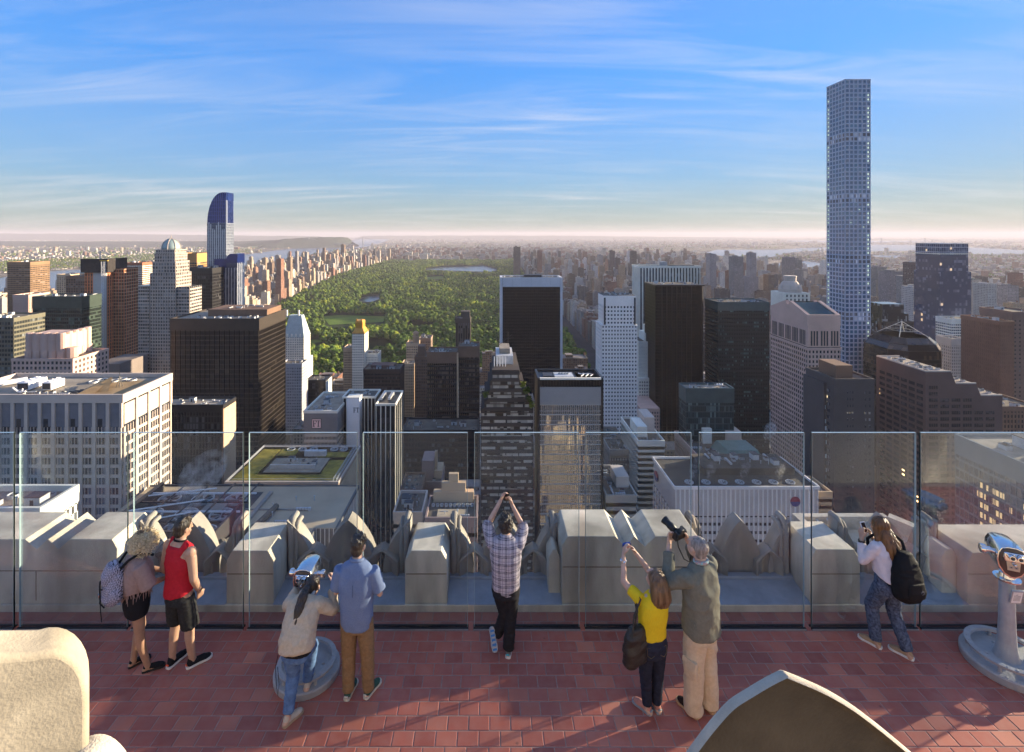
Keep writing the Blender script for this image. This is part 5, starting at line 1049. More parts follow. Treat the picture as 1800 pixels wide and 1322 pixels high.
TONES = [('buff', (.42, .33, .23)), ('tan', (.34, .25, .17)), ('red brick', (.26, .13, .085)), ('brown', (.19, .13, .09)), ('cream', (.50, .45, .37)), ('grey', (.30, .29, .28)), ('dark', (.10, .09, .085)), ('white', (.56, .55, .52))]
BL = []       # x0,x1,y0,y1,h,tone index,area
def hidden(px, py, Y): return any(a < px < b and py > tp and Y > hy for a, b, tp, hy in HERO)
def lots(area, X0, X1, Y0, Y1, hf, tonew, wx=(16, 34), inpark=None, gap=.06, street=80.5, ave=260, xoff=0):
    y = Y0
    while y < Y1:
        for half in (0, 1):
            a = y + 8 + half * 32; b_ = a + 30
            x = X0 + cr.uniform(0, 9)
            while x < X1:
                w = cr.uniform(*wx)
                if ((x - xoff) % ave) < 26: x += 26 - ((x - xoff) % ave); continue
                if cr.random() > gap and (inpark is None or not inpark(x, x + w, a)):
                    h = hf(x, a)
                    if h: BL.append([x, x + w - .4, a, b_ - cr.uniform(0, 7), h, cr.choices(range(8), tonew)[0], area])
                x += w
        y += street
def mix(*ps):        # (probability, lo, hi)
    q = cr.random(); s = 0
    for p, lo, hi in ps:
        s += p
        if q < s: return cr.uniform(lo, hi)
    return 0
def inpk(x0, x1, y): return inpoly(x0 - 12, y, PARK) or inpoly(x1 + 12, y, PARK)
def inw(x, y): return any(inpoly(x, y, p) for p in WG.values())
UW = [5, 5, 3, 3, 5, 2, 1, 2]; UE = [3, 2, 3, 3, 3, 4, 2, 4]
def edgeL(y):
    for i in range(4, 7):
        pass
    return np.interp(y, [757, 1300, 1840, 3200, 4862], [-640, -700, -750, -930, -930])
def h_west(x, y):
    e = edgeL(y)
    if x > e - 40: return cr.uniform(42, 74)
    return mix((.55, 16, 30), (.33, 34, 62), (.10, 65, 110), (.02, 110, 135))
y = 800
lots('west', -1650, -660, 800, 4900, h_west, UW, inpark=lambda a, b, yy: inpk(a, b, yy) or b > edgeL(yy) - 4 or inw((a + b) / 2, yy) or inw(a - 60, yy), wx=(14, 30))
def h_east(x, y):
    if x < 270: return cr.uniform(45, 68)
    d = .5 + .5 * mnoise.noise((x * .004, y * .0025, 9))
    return mix((.50, 16, 34), (.33, 38, 70), (.14, 72, 118), (.03 * d + .01, 118, 150))
lots('east', 215, 1750, 800, 4300, h_east, UE, wx=(15, 34), inpark=lambda a, b, yy: inpk(a, b, yy) or a < np.interp(yy, [757, 4862], [205, 262]), xoff=215, ave=230)
lots('south', 640, 1900, 330, 800, lambda x, y: mix((.5, 20, 60), (.4, 60, 110), (.1, 110, 150)), UE, wx=(18, 40), xoff=215)
lots('mid', -620, 640, 320, 740, lambda x, y: mix((.5, 20, 45), (.5, 45, 85)), UE, wx=(20, 42), gap=.25)
lots('clinton', -1500, -600, 420, 800, lambda x, y: mix((.6, 14, 30), (.3, 30, 60), (.1, 60, 110)), UW, wx=(16, 34))
lots('uptown', -1500, 1300, 4900, 8200, lambda x, y: mix((.72, 14, 26), (.22, 28, 52), (.06, 55, 75)), [3, 4, 5, 3, 3, 2, 1, 2], wx=(26, 70), inpark=lambda a, b, yy: inw(a, yy) or inw(b + 80, yy))
# keep clear of the named towers' own ground
fp = [(o.X0, o.X1, o.Y0, o.Y1) for o in []]
boxes = []
for o in list(COL.objects):
    if o.parent is None and o.type == 'EMPTY' and o.get('category') in ('tower', 'building'):
        xs = []
        for c in o.children:
            if c.type == 'MESH' and len(c.data.vertices):
                bb = c.bound_box; xs.append((min(p[0] for p in bb) + o.location.x, max(p[0] for p in bb) + o.location.x, min(p[1] for p in bb) + o.location.y, max(p[1] for p in bb) + o.location.y))
        if xs: boxes.append((min(q[0] for q in xs) - 3, max(q[1] for q in xs) + 3, min(q[2] for q in xs) - 3, max(q[3] for q in xs) + 3))
def free(b): return not any(b[0] < q[1] and b[1] > q[0] and b[2] < q[3] and b[3] > q[2] for q in boxes)
BL = [b for b in BL if free(b)]
for b in BL:        # in the midst of the towers nothing rises over what the view shows between them
    Y = b[2]; pxm = CX + F * (b[0] + b[1]) / 2 / Y
    lim = np.interp(pxm, [-200, 0, 60, 240, 300, 430, 500, 540, 700, 860, 880, 1000, 1060, 1120, 1240, 1260, 1360, 1500, 1560, 1720, 1800, 2000], [600, 590, 560, 560, 500, 520, 640, 660, 660, 660, 640, 640, 560, 560, 520, 500, 500, 480, 500, 520, 540, 540]) if Y < 760 else 400
    hm = (EYE - STREET) - (lim - CY) / F * Y
    if b[4] > hm: b[4] = max(12, hm * cr.uniform(.75, 1))
# a few landmark shapes along the park and in the distance
def special(px0, px1, py, Y, D, ti, area, hood=None): BL.append([gx(px0, Y), gx(px1, Y), Y, Y + D, gz(py, Y) - STREET, ti, area])
for q in [(903, 915, 434, 3000, 40, 6, 'east'), (945, 953, 440, 2700, 30, 2, 'east'), (1072, 1083, 441, 2600, 40, 6, 'east'), (1108, 1122, 442, 2300, 40, 6, 'east'), (1318, 1333, 445, 1500, 34, 5, 'east'), (1290, 1307, 452, 1400, 30, 5, 'east'), (1383, 1398, 453, 1700, 30, 5, 'east'), (1401, 1410, 457, 1750, 30, 5, 'east'), (1248, 1259, 447, 1600, 30, 5, 'east'), (1540, 1562, 470, 1400, 40, 5, 'east'), (1565, 1590, 478, 1300, 40, 5, 'east'), (1710, 1728, 492, 1100, 30, 4, 'east'), (1736, 1752, 500, 1000, 30, 7, 'east'), (1590, 1628, 486, 1150, 40, 5, 'east'), (1604, 1622, 505, 900, 30, 7, 'east'),
          (484, 494, 455, 1860, 30, 2, 'west'), (494, 508, 478, 1960, 30, 1, 'west'), (505, 511, 452, 2300, 26, 1, 'west'), (518, 523, 442, 2800, 26, 5, 'west'), (533, 541, 443, 2900, 26, 5, 'west'), (566, 571, 436, 3600, 26, 3, 'west'), (599, 605, 430, 4200, 40, 3, 'west'), (538, 543, 472, 2500, 22, 0, 'west'), (547, 552, 472, 2500, 22, 0, 'west')]: special(*q)
def project(b):
    Y = b[2]; return CX + F * b[0] / Y, CX + F * b[1] / Y, CY + F * (EYE - STREET - b[4]) / Y, CY + F * (EYE - STREET) / Y
cand = []
for i, b in enumerate(BL):
    a, c_, tp, bt = project(b)
    if c_ < -10 or a > 1810 or b[2] < 300: continue
    ok = sum(not hidden(a + (c_ - a) * q, tp + 2, b[2]) for q in (.15, .5, .85))
    if ok == 0: continue
    cand.append((-(c_ - a) * min(bt - tp, 40) * ok * (1.8 if b[4] > 42 else 1), i))
cand.sort(); single = {i for _, i in cand[:215]}
def build_block(g, b, pent=True, off=(0, 0)):
    x0, x1, y0, y1, h, ti, _ = b; r = random.Random(int(x0 * 13 + y0 * 7)); z0 = STREET + .1
    if h > 60 and r.random() < .6:
        h1 = h * r.uniform(.6, .85); g.box(x0, x1, y0, y1, z0, z0 + h1, 0, False); q = (x1 - x0) * r.uniform(.1, .2); g.box(x0 + q, x1 - q * r.uniform(.3, 1), y0 + q * .6, y1 - q, z0 + h1 - .5, z0 + h, 0, False); return x0 + q, x1 - q, y0 + q * .6, y1 - q
    g.box(x0, x1, y0, y1, z0, z0 + h, 0, False); return x0, x1, y0, y1
def tone_attr(me, cols):
    a = me.attributes.new('tone', 'FLOAT_COLOR', 'FACE'); a.data.foreach_set('color', np.array(cols, dtype=np.float32).ravel())
def jit(c, r): k = r.uniform(.8, 1.2); return (min(1, c[0] * k), min(1, c[1] * k * r.uniform(.96, 1.04)), min(1, c[2] * k), 1)
AREA = {'west': 'in the sunlit rows left of the park', 'east': 'in the crowded rows right of the park', 'south': 'in the hazy rows at the far right', 'mid': 'low between the towers before the park', 'clinton': 'in the low quarter before the river at the left', 'uptown': 'in the distant rows beyond the park'}
LAND = [(33, 'brown riverside tower'), (100, 'green glass block'), (168, 'unfinished tower'), (290, 'domed tower'), (388, 'curved blue tower'), (460, 'massive black tower'), (520, 'pitched roof tower'), (632, 'gold topped tower'), (722, 'cupola tower'), (812, 'slim ribbed tower'), (934, 'white framed black tower'), (1000, 'reflecting glass tower'), (1088, 'square window tower'), (1160, 'white striped tower'), (1210, 'brown glass tower'), (1300, 'dark green tower'), (1402, 'lantern topped tower'), (1507, 'pencil tower'), (1580, 'dark terraced tower'), (1625, 'bronze pyramid tower'), (1667, 'blue banded tower'), (1765, 'rust brown tower')]
def cls(h): return 'low' if h < 34 else ('mid height' if h < 64 else ('tall' if h < 105 else 'very tall'))
SING = []
for i in sorted(single):
    b = BL[i]; r = random.Random(i); nm, c = TONES[b[5]]; org = ((b[0] + b[1]) / 2, (b[2] + b[3]) / 2, STREET + .1); g = G(org)
    top = build_block(g, b); o = g.obj('apartment_house', M_city); k = jit(c, r); tone_attr(o.data, [k] * len(o.data.polygons))
    pa, pb, tp, _ = project(b); pm = (pa + pb) / 2; lx, ln = min(LAND, key=lambda q: abs(q[0] - pm)); dx = pm - lx
    far = 'far behind' if b[2] > 2600 else ('well behind' if b[2] > 1300 else 'behind'); tank = r.random() < .6 and top[1] - top[0] > 8; setb = (top[0] - b[0]) > .5
    rel = f'{far} the {ln}' if abs(dx) < 14 else f"{far} and {'left' if dx < 0 else 'right'} of the {ln}"
    lb = f"{cls(b[4])} {nm}{' setback' if setb else ''} block{' with roof tank' if tank else ''} {rel}"
    SING.append((' '.join(lb.split()[:14]), pm, o, 'city blocks ' + AREA[b[6]]))
    zt = STREET + .1 + b[4]; w, d = top[1] - top[0], top[3] - top[2]
    g = G(org); g.box(top[0] + w * .2, top[0] + w * r.uniform(.45, .7), top[2] + d * .3, top[2] + d * .75, zt - .1, zt + r.uniform(2.5, 5)); p = g.obj('stair_tower', M_city, o); p.matrix_parent_inverse = Matrix(); tone_attr(p.data, [jit(c, r)] * 6)
    if tank:
        q = part(o, 'water_tank', unitmesh('water_tank'), (top[1] - 2.6 - org[0], top[2] + d * .5 - org[1], zt - org[2]), (1.1, 1.1, 1.15))
    g = G(org); g.box(top[0] - .2, top[1] + .2, top[2] - .25, top[2] + .3, zt - .6, zt + 1); g.box(top[0] - .22, top[0] + .3, top[2] + .31, top[3], zt - .6, zt + 1); g.box(top[1] - .3, top[1] + .22, top[2] + .31, top[3], zt - .6, zt + 1); p = g.obj('parapet', M_city, o); tone_attr(p.data, [jit(c, r)] * len(p.data.polygons))
BYL = {}
for q in SING: BYL.setdefault(q[0], []).append(q)
for lb, qs in BYL.items():
    qs.sort(key=lambda q: q[1])
    for k, q in enumerate(qs): tag(q[2], lb if len(qs) == 1 else lb + ((', left one', ', right one') if len(qs) == 2 else (', left one', ', middle one', ', right one') if len(qs) == 3 else (', far left', ', left one', ', right one', ', far right'))[min(k, 3)], 'building', q[3])
g = G((0, 0, STREET)); cols = []; rr_ = random.Random(5)
for i, b in enumerate(BL):
    if i in single: continue
    n0 = len(g.f); top = build_block(g, b); zt = STREET + .1 + b[4]; w, d = top[1] - top[0], top[3] - top[2]
    if b[4] > 26 or rr_.random() < .5: x = top[0] + w * rr_.uniform(.1, .5); g.box(x, x + w * .35, top[2] + d * .3, top[2] + d * .7, zt - .1, zt + rr_.uniform(2.5, 6), 0, False)
    k = jit(TONES[b[5]][1], rr_); cols += [k] * (len(g.f) - n0)
o = g.obj('city_blocks', M_city, kind='stuff'); tone_attr(o.data, cols)
# the plain beyond: speckle of far houses out to the horizon, and the far shore of the river
g = G((0, 0, STREET)); cols = []
for n_ in range(15000):
    Y = 5200 * math.exp(rr_.uniform(0, 1.75)); px = rr_.uniform(-60, 1860); X = gx(px, Y)
    if -1500 < X < 1300 and Y < 8200: continue
    if inw(X, Y): continue
    if mnoise.noise((X * .0006, Y * .0004, 4)) < -.18: continue
    s = rr_.uniform(14, 40) * (Y / 6000) ** .6; q = rr_.random(); h = rr_.uniform(8, 18) if q < .86 else (rr_.uniform(20, 40) if q < .975 else rr_.uniform(45, 80))
    if px < 420 and Y > 9000: h *= .6
    z = STREET - 1
    n0 = len(g.f); g.box(X, X + s * rr_.uniform(.6, 1.8), Y, Y + s, z, z + h, 0, False); cols += [jit(TONES[rr_.choice((0, 1, 2, 4, 5, 7, 7, 4))][1], rr_)] * (len(g.f) - n0)
for n_ in range(6500):       # low streets across the water at the right
    Y = 1500 * math.exp(rr_.uniform(0, 1.35)); px = rr_.uniform(1380, 1880); X = gx(px, Y)
    if X < 1800 or inw(X, Y) or mnoise.noise((X * .0016, Y * .0012, 8)) < -.35: continue
    s = rr_.uniform(10, 26); q = rr_.random(); h = rr_.uniform(7, 14) if q < .86 else (rr_.uniform(16, 34) if q < .98 else rr_.uniform(40, 70))
    n0 = len(g.f); g.box(X, X + s * rr_.uniform(.7, 2.0), Y, Y + s, STREET - 1, STREET + h, 0, False); cols += [jit(TONES[rr_.choice((0, 1, 2, 3, 4, 5, 5, 7))][1], rr_)] * (len(g.f) - n0)
for n_ in range(3200):       # slope of houses on the far bank, left
    px = rr_.uniform(-40, 440); base = np.interp(px, [-40, 150, 260, 430], [484, 472, 461, 447]); py = base - abs(rr_.gauss(0, 1)) * np.interp(px, [0, 430], [17, 8]) - 1.5
    Y = F * (EYE - STREET) / (base - CY) * (1 + (base - py) * .012) + 40; X = gx(px, Y); z = gz(py, Y)
    if py < np.interp(px, [-40, 130, 260, 430], [452, 449, 445, 432]): continue
    if z > STREET + 95: continue
    n0 = len(g.f); s = rr_.uniform(10, 26); g.box(X, X + s * 1.3, Y, Y + s, STREET - 2, max(z, STREET + 7), 0, False); cols += [jit(TONES[rr_.choice((0, 2, 4, 5, 7, 7, 4, 7))][1], rr_)] * (len(g.f) - n0)
o = g.obj('far_houses', M_city, kind='stuff'); tone_attr(o.data, cols)
# tree clumps among the far houses
fw = []
for n_ in range(5200):
    Y = 5000 * math.exp(rr_.uniform(0, 1.1)); px = rr_.uniform(-40, 1840); X = gx(px, Y)
    if inw(X, Y) or mnoise.noise((X * .0009, Y * .0006, 14)) < .0 or (-1500 < X < 1300 and Y < 8200): continue
    fw.append((X, Y, STREET - 1, rr_.uniform(1.2, 2.6)))
for n_ in range(2600):
    Y = 1600 * math.exp(rr_.uniform(0, 1.25)); px = rr_.uniform(1400, 1880); X = gx(px, Y)
    if X > 1850 and not inw(X, Y): fw.append((X, Y, STREET - 1, rr_.uniform(.5, 1.3)))
for n_ in range(2600):
    px = rr_.uniform(-40, 440); base = np.interp(px, [-40, 150, 260, 430], [484, 472, 461, 447]); Y = F * (EYE - STREET) / (base - CY) + rr_.uniform(30, 500); fw.append((gx(px, Y), Y, STREET + (Y - F * (EYE - STREET) / (base - CY)) * .1, rr_.uniform(.7, 1.3)))
woods('far_woods', fw, crowns[:3])
# museum at the park's edge, the long bridge over the river, and a smaller far bridge
g = G(ground(864, 493)); p = ground(864, 493); o = g
for (a, b, c_, d, h) in [(-60, 40, 0, 60, 16), (-40, 20, 60, 110, 20), (40, 70, 10, 90, 13), (-20, 10, 20, 40, 22)]: g.box(p.x + a, p.x + b, p.y + c_, p.y + d, STREET, STREET + h)
mo = g.obj('museum', M_city); tone_attr(mo.data, [(.5, .5, .48, 1)] * len(mo.data.polygons)); tag(mo, 'long pale low building standing inside the right edge of the park', 'building')
def bridge(lab, pA, pB, Yt, ht, zdeck, k):
    XA, XB = gx(pA, Yt), gx(pB, Yt); o = empty('suspension_bridge', ((XA + XB) / 2, Yt, STREET)); tag(o, lab, 'bridge'); c0 = o.location; m = mat('bridge steel', (.22, .24, .26), .6, .1)
    for X in (XA, XB):
        g = G(c0); w = 14 * k
        for s in (-w, w): g.box(X - 6 * k, X + 6 * k, Yt + s - 5 * k, Yt + s + 5 * k, STREET, STREET + ht)
        for q in (.4, .7, .97): g.box(X - 5 * k, X + 5 * k, Yt - w, Yt + w, STREET + ht * q - 6 * k, STREET + ht * q)
        g.obj('bridge_tower', m, o)
    L = XB - XA; g = G(c0); g.box(XA - .5 * L, XB + .45 * L, Yt - 15 * k, Yt + 15 * k, zdeck - 8 * k, zdeck); g.obj('bridge_deck', m, o)
    g = G(c0); pts = []
    for i in range(25): u = -.5 + 2 * i / 24; s = (u * 2 - 1) ** 2 if 0 <= u <= 1 else 1 - min(1, (-u if u < 0 else u - 1) / .45); pts.append((XA + L * u, Yt, zdeck + (STREET + ht - zdeck) * max(.03, s)))
    g.tube(pts, 3.2 * k, 5); g.obj('main_cable', m, o)
    g = G(c0)
    for i, q in enumerate(pts[6:19]): g.tube([q, (q[0], q[1], zdeck)], .8 * k, 4)
    g.obj('hanger', m, o, 'stuff')
bridge('grey suspension bridge with two tall towers over the river at the left', 543, 638, 10200, 205, STREET + 70, 1.0)
bridge('faint suspension bridge across the bay at the far right', 1549, 1626, 14000, 165, STREET + 50, 1.0)
# ================================================================== THE OBSERVATION DECK
M_lime = mat('weathered limestone', (.70, .635, .51), .9, 6, .16, spec=.12, bump=.35, bscale=90, stain=.95, stretch=(1, 1, .30))
M_pet = mat('soiled and shaded carved limestone', (.34, .31, .265), .9, 5, .2, spec=.12, bump=.3, bscale=90, stain=.9, stretch=(1, 1, .30))  # colour darkened for shade in the carving as well as for soiling
M_limet = mat('pale worn limestone', (.50, .455, .38), .85, 7, .16, spec=.12, bump=.3, bscale=120, stain=.5)
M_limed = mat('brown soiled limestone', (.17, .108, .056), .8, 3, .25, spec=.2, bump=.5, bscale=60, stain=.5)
M_slate = mat('blue grey coping lead', (.30, .34, .40), .5, 4, .2, spec=.4, bump=.2, stain=.4)
M_grout = mat('cement joint', (.30, .215, .185), .9, 20, .2)
def tilemat():
    m, t, b = newmat('red quarry tile')
    oi = N(t, 'ShaderNodeObjectInfo'); c = N(t, 'ShaderNodeTexCoord'); g = N(t, 'ShaderNodeNewGeometry')
    w = N(t, 'ShaderNodeTexWhiteNoise', noise_dimensions='1D'); t.links.new(MATH(t, 'ADD', oi.outputs['Random'], g.outputs['Random Per Island']), w.inputs['W'])
    n = N(t, 'ShaderNodeTexNoise'); n.inputs['Scale'].default_value = 9; n.inputs['Detail'].default_value = 8; t.links.new(g.outputs['Position'], n.inputs['Vector'])
    n2 = N(t, 'ShaderNodeTexNoise'); n2.inputs['Scale'].default_value = 1.3; n2.inputs['Detail'].default_value = 6; t.links.new(g.outputs['Position'], n2.inputs['Vector'])
    cc = RAMP(t, w.outputs['Value'], [(0, (.30, .08, .055)), (.3, (.40, .112, .075)), (.7, (.44, .130, .085)), (.92, (.49, .16, .10)), (1, (.56, .21, .13))])
    cc = MIXC(t, MATH(t, 'MULTIPLY', RAMP(t, n.outputs['Fac'], [(.35, 0), (.75, 1)]), .35), cc, (.45, .25, .20))
    cc = MIXC(t, MATH(t, 'MULTIPLY', RAMP(t, n2.outputs['Fac'], [(.40, 0), (.70, 1)]), .45), cc, (.22, .075, .062))
    v3 = N(t, 'ShaderNodeTexVoronoi'); v3.inputs['Scale'].default_value = 3.2; t.links.new(g.outputs['Position'], v3.inputs['Vector'])          # gum and grease spots
    n4 = N(t, 'ShaderNodeTexNoise'); n4.inputs['Scale'].default_value = .55; n4.inputs['Detail'].default_value = 7; t.links.new(g.outputs['Position'], n4.inputs['Vector'])
    cc = MIXC(t, MATH(t, 'MULTIPLY', RAMP(t, v3.outputs['Distance'], [(.035, 1), (.06, 0)]), .55), cc, (.10, .055, .05)); cc = MIXC(t, MATH(t, 'MULTIPLY', RAMP(t, n4.outputs['Fac'], [(.48, 0), (.66, 1)]), .38), cc, (.17, .07, .06))
    t.links.new(cc, b.inputs['Base Color']); t.links.new(RAMP(t, n2.outputs['Fac'], [(.3, .38), (.7, .62)]), b.inputs['Roughness']); b.inputs['Specular IOR Level'].default_value = .35
    n3 = N(t, 'ShaderNodeTexNoise'); n3.inputs['Scale'].default_value = 120; t.links.new(g.outputs['Position'], n3.inputs['Vector'])
    bp = N(t, 'ShaderNodeBump'); bp.inputs['Strength'].default_value = .12; bp.inputs['Distance'].default_value = .004; t.links.new(n3.outputs['Fac'], bp.inputs['Height']); t.links.new(bp.outputs[0], b.inputs['Normal'])
    return m
M_tile = tilemat()
TH = .012
g = G((0, 4, -.2)); g.box(-11, 11, 2.62, 6.60, -.20, -TH + .0085); floor = struct(g.obj('floor', M_grout))
TW, TD, JT = .2085, .1562, .009
gm = G(); i = .004
gm.rings([[(-TW / 2 + JT / 2, -TD / 2 + JT / 2, 0), (TW / 2 - JT / 2, -TD / 2 + JT / 2, 0), (TW / 2 - JT / 2, TD / 2 - JT / 2, 0), (-TW / 2 + JT / 2, TD / 2 - JT / 2, 0)],
          [(-TW / 2 + JT / 2, -TD / 2 + JT / 2, TH - .003), (TW / 2 - JT / 2, -TD / 2 + JT / 2, TH - .003), (TW / 2 - JT / 2, TD / 2 - JT / 2, TH - .003), (-TW / 2 + JT / 2, TD / 2 - JT / 2, TH - .003)],
          [(-TW / 2 + JT, -TD / 2 + JT, TH), (TW / 2 - JT, -TD / 2 + JT, TH), (TW / 2 - JT, TD / 2 - JT, TH), (-TW / 2 + JT, TD / 2 - JT, TH)]])
tile_me = gm.mesh('tile', M_tile)
tr_ = random.Random(2); tl = []
for r_ in range(-14, 30):
    y = 6.218 - TD * (r_ + .5)
    if y < 2.75 or y > 6.56: continue
    off = (TW * .5 if r_ % 2 else 0) + tr_.uniform(-.012, .012)
    for q in range(-45, 46):
        x = q * TW + off
        if abs(x) > 9.3: continue
        tl.append((x, y))
def inview(x, y): px = CX + F * x / y; return 165 < px < 1800 and y > 4.78 and not (1225 < px < 1590 and CY + F * EYE / y > 1205 + .25 * abs(px - 1390))
vis = sorted([p for p in tl if inview(*p) and p[1] < 6.24], key=lambda p: p[1])
pick = set(vis[:296])
rest = G((0, 4, 0))
for p in tl:
    z = -TH + tr_.uniform(-.0012, .0012)
    if p in pick:
        o = bpy.data.objects.new('tile', tile_me); COL.objects.link(o); o.parent = floor; o.location = (p[0], p[1] - 4, z + .2); o.rotation_euler = (tr_.uniform(-.003, .003), tr_.uniform(-.003, .003), tr_.uniform(-.004, .004))
    else:
        b = len(rest.v); rest.v += [(p[0] + v[0], p[1] + v[1], z + v[2]) for v in gm.v]; rest.f += [tuple(b + k for k in f) for f in gm.f]; rest.m += [0] * len(gm.f)
o = rest.obj('tile', M_tile); o['kind'] = 'stuff'; o.parent = floor; o.location = (0, 0, .2)
# --- glass screen: frameless panes standing in a slot
def glassmat():
    m = bpy.data.materials.new('clear safety glass'); m.use_nodes = True; t = m.node_tree; t.nodes.clear()
    o = N(t, 'ShaderNodeOutputMaterial'); tr = N(t, 'ShaderNodeBsdfTransparent'); tr.inputs[0].default_value = (.885, .925, .945, 1)
    gl = N(t, 'ShaderNodeBsdfGlossy'); gl.inputs['Roughness'].default_value = .015; gl.inputs['Color'].default_value = (.95, .98, 1, 1)
    df = N(t, 'ShaderNodeBsdfDiffuse'); df.inputs['Color'].default_value = (.75, .8, .85, 1)          # pale uneven film painted in for the panes' milky sheen
    c = N(t, 'ShaderNodeTexCoord'); n = N(t, 'ShaderNodeTexNoise'); n.inputs['Scale'].default_value = 1.6; n.inputs['Detail'].default_value = 7; n.inputs['Distortion'].default_value = .6; t.links.new(c.outputs['Object'], n.inputs['Vector'])
    fr = N(t, 'ShaderNodeFresnel'); fr.inputs['IOR'].default_value = 1.42
    m1 = N(t, 'ShaderNodeMixShader'); t.links.new(MATH(t, 'MULTIPLY', RAMP(t, n.outputs['Fac'], [(.35, .35), (.75, 1)]), .032), m1.inputs[0]); t.links.new(tr.outputs[0], m1.inputs[1]); t.links.new(df.outputs[0], m1.inputs[2])
    m2 = N(t, 'ShaderNodeMixShader'); t.links.new(MATH(t, 'MULTIPLY', fr.outputs[0], .28), m2.inputs[0]); t.links.new(m1.outputs[0], m2.inputs[1]); t.links.new(gl.outputs[0], m2.inputs[2]); t.links.new(m2.outputs[0], o.inputs[0])
    return m
M_gl = glassmat(); M_gle = mat('ground glass edge', (.34, .46, .48), .12, 4, .1, spec=.9); M_rub = mat('black gasket', (.015, .015, .016), .5); M_alu = mat('brushed aluminium', (.5, .5, .5), .35, 30, .1, metal=.8)
PAN = [(-165, 25, 'at the far left edge in front of the grooved stone block'), (35, 225, 'in front of the curly haired woman at the left'), (235, 428, 'in front of the man in the red tank top'), (438, 628, 'in front of the man in the blue shirt'), (638, 822, 'between the man in blue and the man in plaid'), (834, 1018, 'in front of the man in the plaid shirt'), (1029, 1215, 'in front of the woman in yellow'), (1228, 1413, 'to the right of the older man with the camera'), (1426, 1609, 'in front of the woman with the black backpack'), (1617, 1806, 'behind the free viewer at the right'), (1816, 2010, 'cut off by the right edge beyond the viewer')]
YG = 6.27; GHT = EYE - (760 - CY) / F * YG
for a, b, lb in PAN:
    x0, x1 = gx(a, YG), gx(b, YG); o = empty('glass_panel', ((x0 + x1) / 2, YG, 0)); tag(o, 'tall clear glass panel ' + lb, 'glass panel', 'glass panels of the screen')
    g = G(o.location); tk = .011; w = .0036
    v = [(x0, YG - tk, .0), (x1, YG - tk, 0), (x1, YG + tk, 0), (x0, YG + tk, 0), (x0, YG - tk, GHT), (x1, YG - tk, GHT), (x1, YG + tk, GHT), (x0, YG + tk, GHT)]
    bb = len(g.v); g.v += v; g.f += [(0, 1, 5, 4), (2, 3, 7, 6), (1, 2, 6, 5), (3, 0, 4, 7), (4, 5, 6, 7)]; g.m += [0, 0, 1, 1, 1]
    for q in ((x0, x0 + w), (x1 - w, x1)): g.box(q[0], q[1], YG - tk - .001, YG + tk + .001, 0, GHT, 1)
    g.box(x0 + w, x1 - w, YG - tk - .001, YG + tk + .001, GHT - w, GHT + .0005, 1)
    g.obj('pane', [M_gl, M_gle], o)
    g = G(o.location); g.box(x0 - .01, x1 + .01, YG - .035, YG - tk - .002, -.002, .018); g.box(x0 - .01, x1 + .01, YG + tk + .002, YG + .035, -.002, .018); g.obj('gasket', M_rub, o)
    g = G(o.location); g.box(x0 - .01, x1 + .01, YG - .046, YG - .036, -.002, .012); g.obj('trim', M_alu, o)
# --- gothic stone parapet
YF = 6.57; PB = 7.22
wall = empty('stone_parapet', (0, YF, 0)); tag(wall, 'carved gothic limestone parapet with blocks and pointed petals behind the glass screen', 'parapet')
def chamf(g, x0, x1, y0, y1, z0, z1, c=.07, cl=True, cr_=True, back=None):
    """block with sloping shoulders left and right"""
    a, b = (c if cl else 0), (c if cr_ else 0)
    pr = [(x0, z0), (x1, z0), (x1, z1 - b * 1.8), (x1 - b, z1), (x0 + a, z1), (x0, z1 - a * 1.8)]
    pr = [p for i, p in enumerate(pr) if i == 0 or p != pr[i - 1]]
    g.rings([[(x, y1, z) for x, z in pr], [(x, y0, z) for x, z in pr]])
def soft(o, w=.012, seg=2):
    md = o.modifiers.new('bevel', 'BEVEL'); md.width = w; md.segments = seg; md.limit_method = 'ANGLE'; md.angle_limit = R(30); return hard(o, 40)
Q = YF / F
def X_(px): return (px - CX) * Q
def block(px0, px1, py, grooves=(), cl=True, cr_=True, low=None):
    z = EYE - (py - CY) / F * YF; g = G(wall.location)
    segs = [px0] + [e for q in grooves for e in q] + [px1]
    if grooves:
        x0, x1 = X_(px0), X_(px1); prof = [(x0, .0), (x1, 0), (x1, z - .12), (x1 - .07, z)]
        for a, b in reversed(grooves): prof += [(X_(b), z), (X_((a + b) / 2), z - .13), (X_(a), z)]
        prof += [(x0 + .07, z), (x0, z - .12)]
        g.rings([[(x, PB, q) for x, q in prof], [(x, YF, q) for x, q in prof]])
    else: chamf(g, X_(px0), X_(px1), YF, PB, 0, z, .075, cl, cr_)
    o = soft(g.obj('merlon', M_lime, wall), .007, 2); return z
z1 = block(-140, 206, 948, [(44, 84), (84, 122)])
block(398, 481, 968); block(712, 786, 968); z2 = block(988, 1236, 943, [(1082, 1115), (1115, 1152)]); block(1424, 1512, 966); block(1700, 1960, 972)
for a, b, z in ((206, 240, .66), (952 + 14, 988, .7), (1236, 1262, .66), (1672, 1700, .7)):
    g = G(wall.location); chamf(g, X_(a) + .003, X_(b) - .003, YF + .14, PB - .02, 0, z, .06); soft(g.obj('shoulder', M_lime, wall))
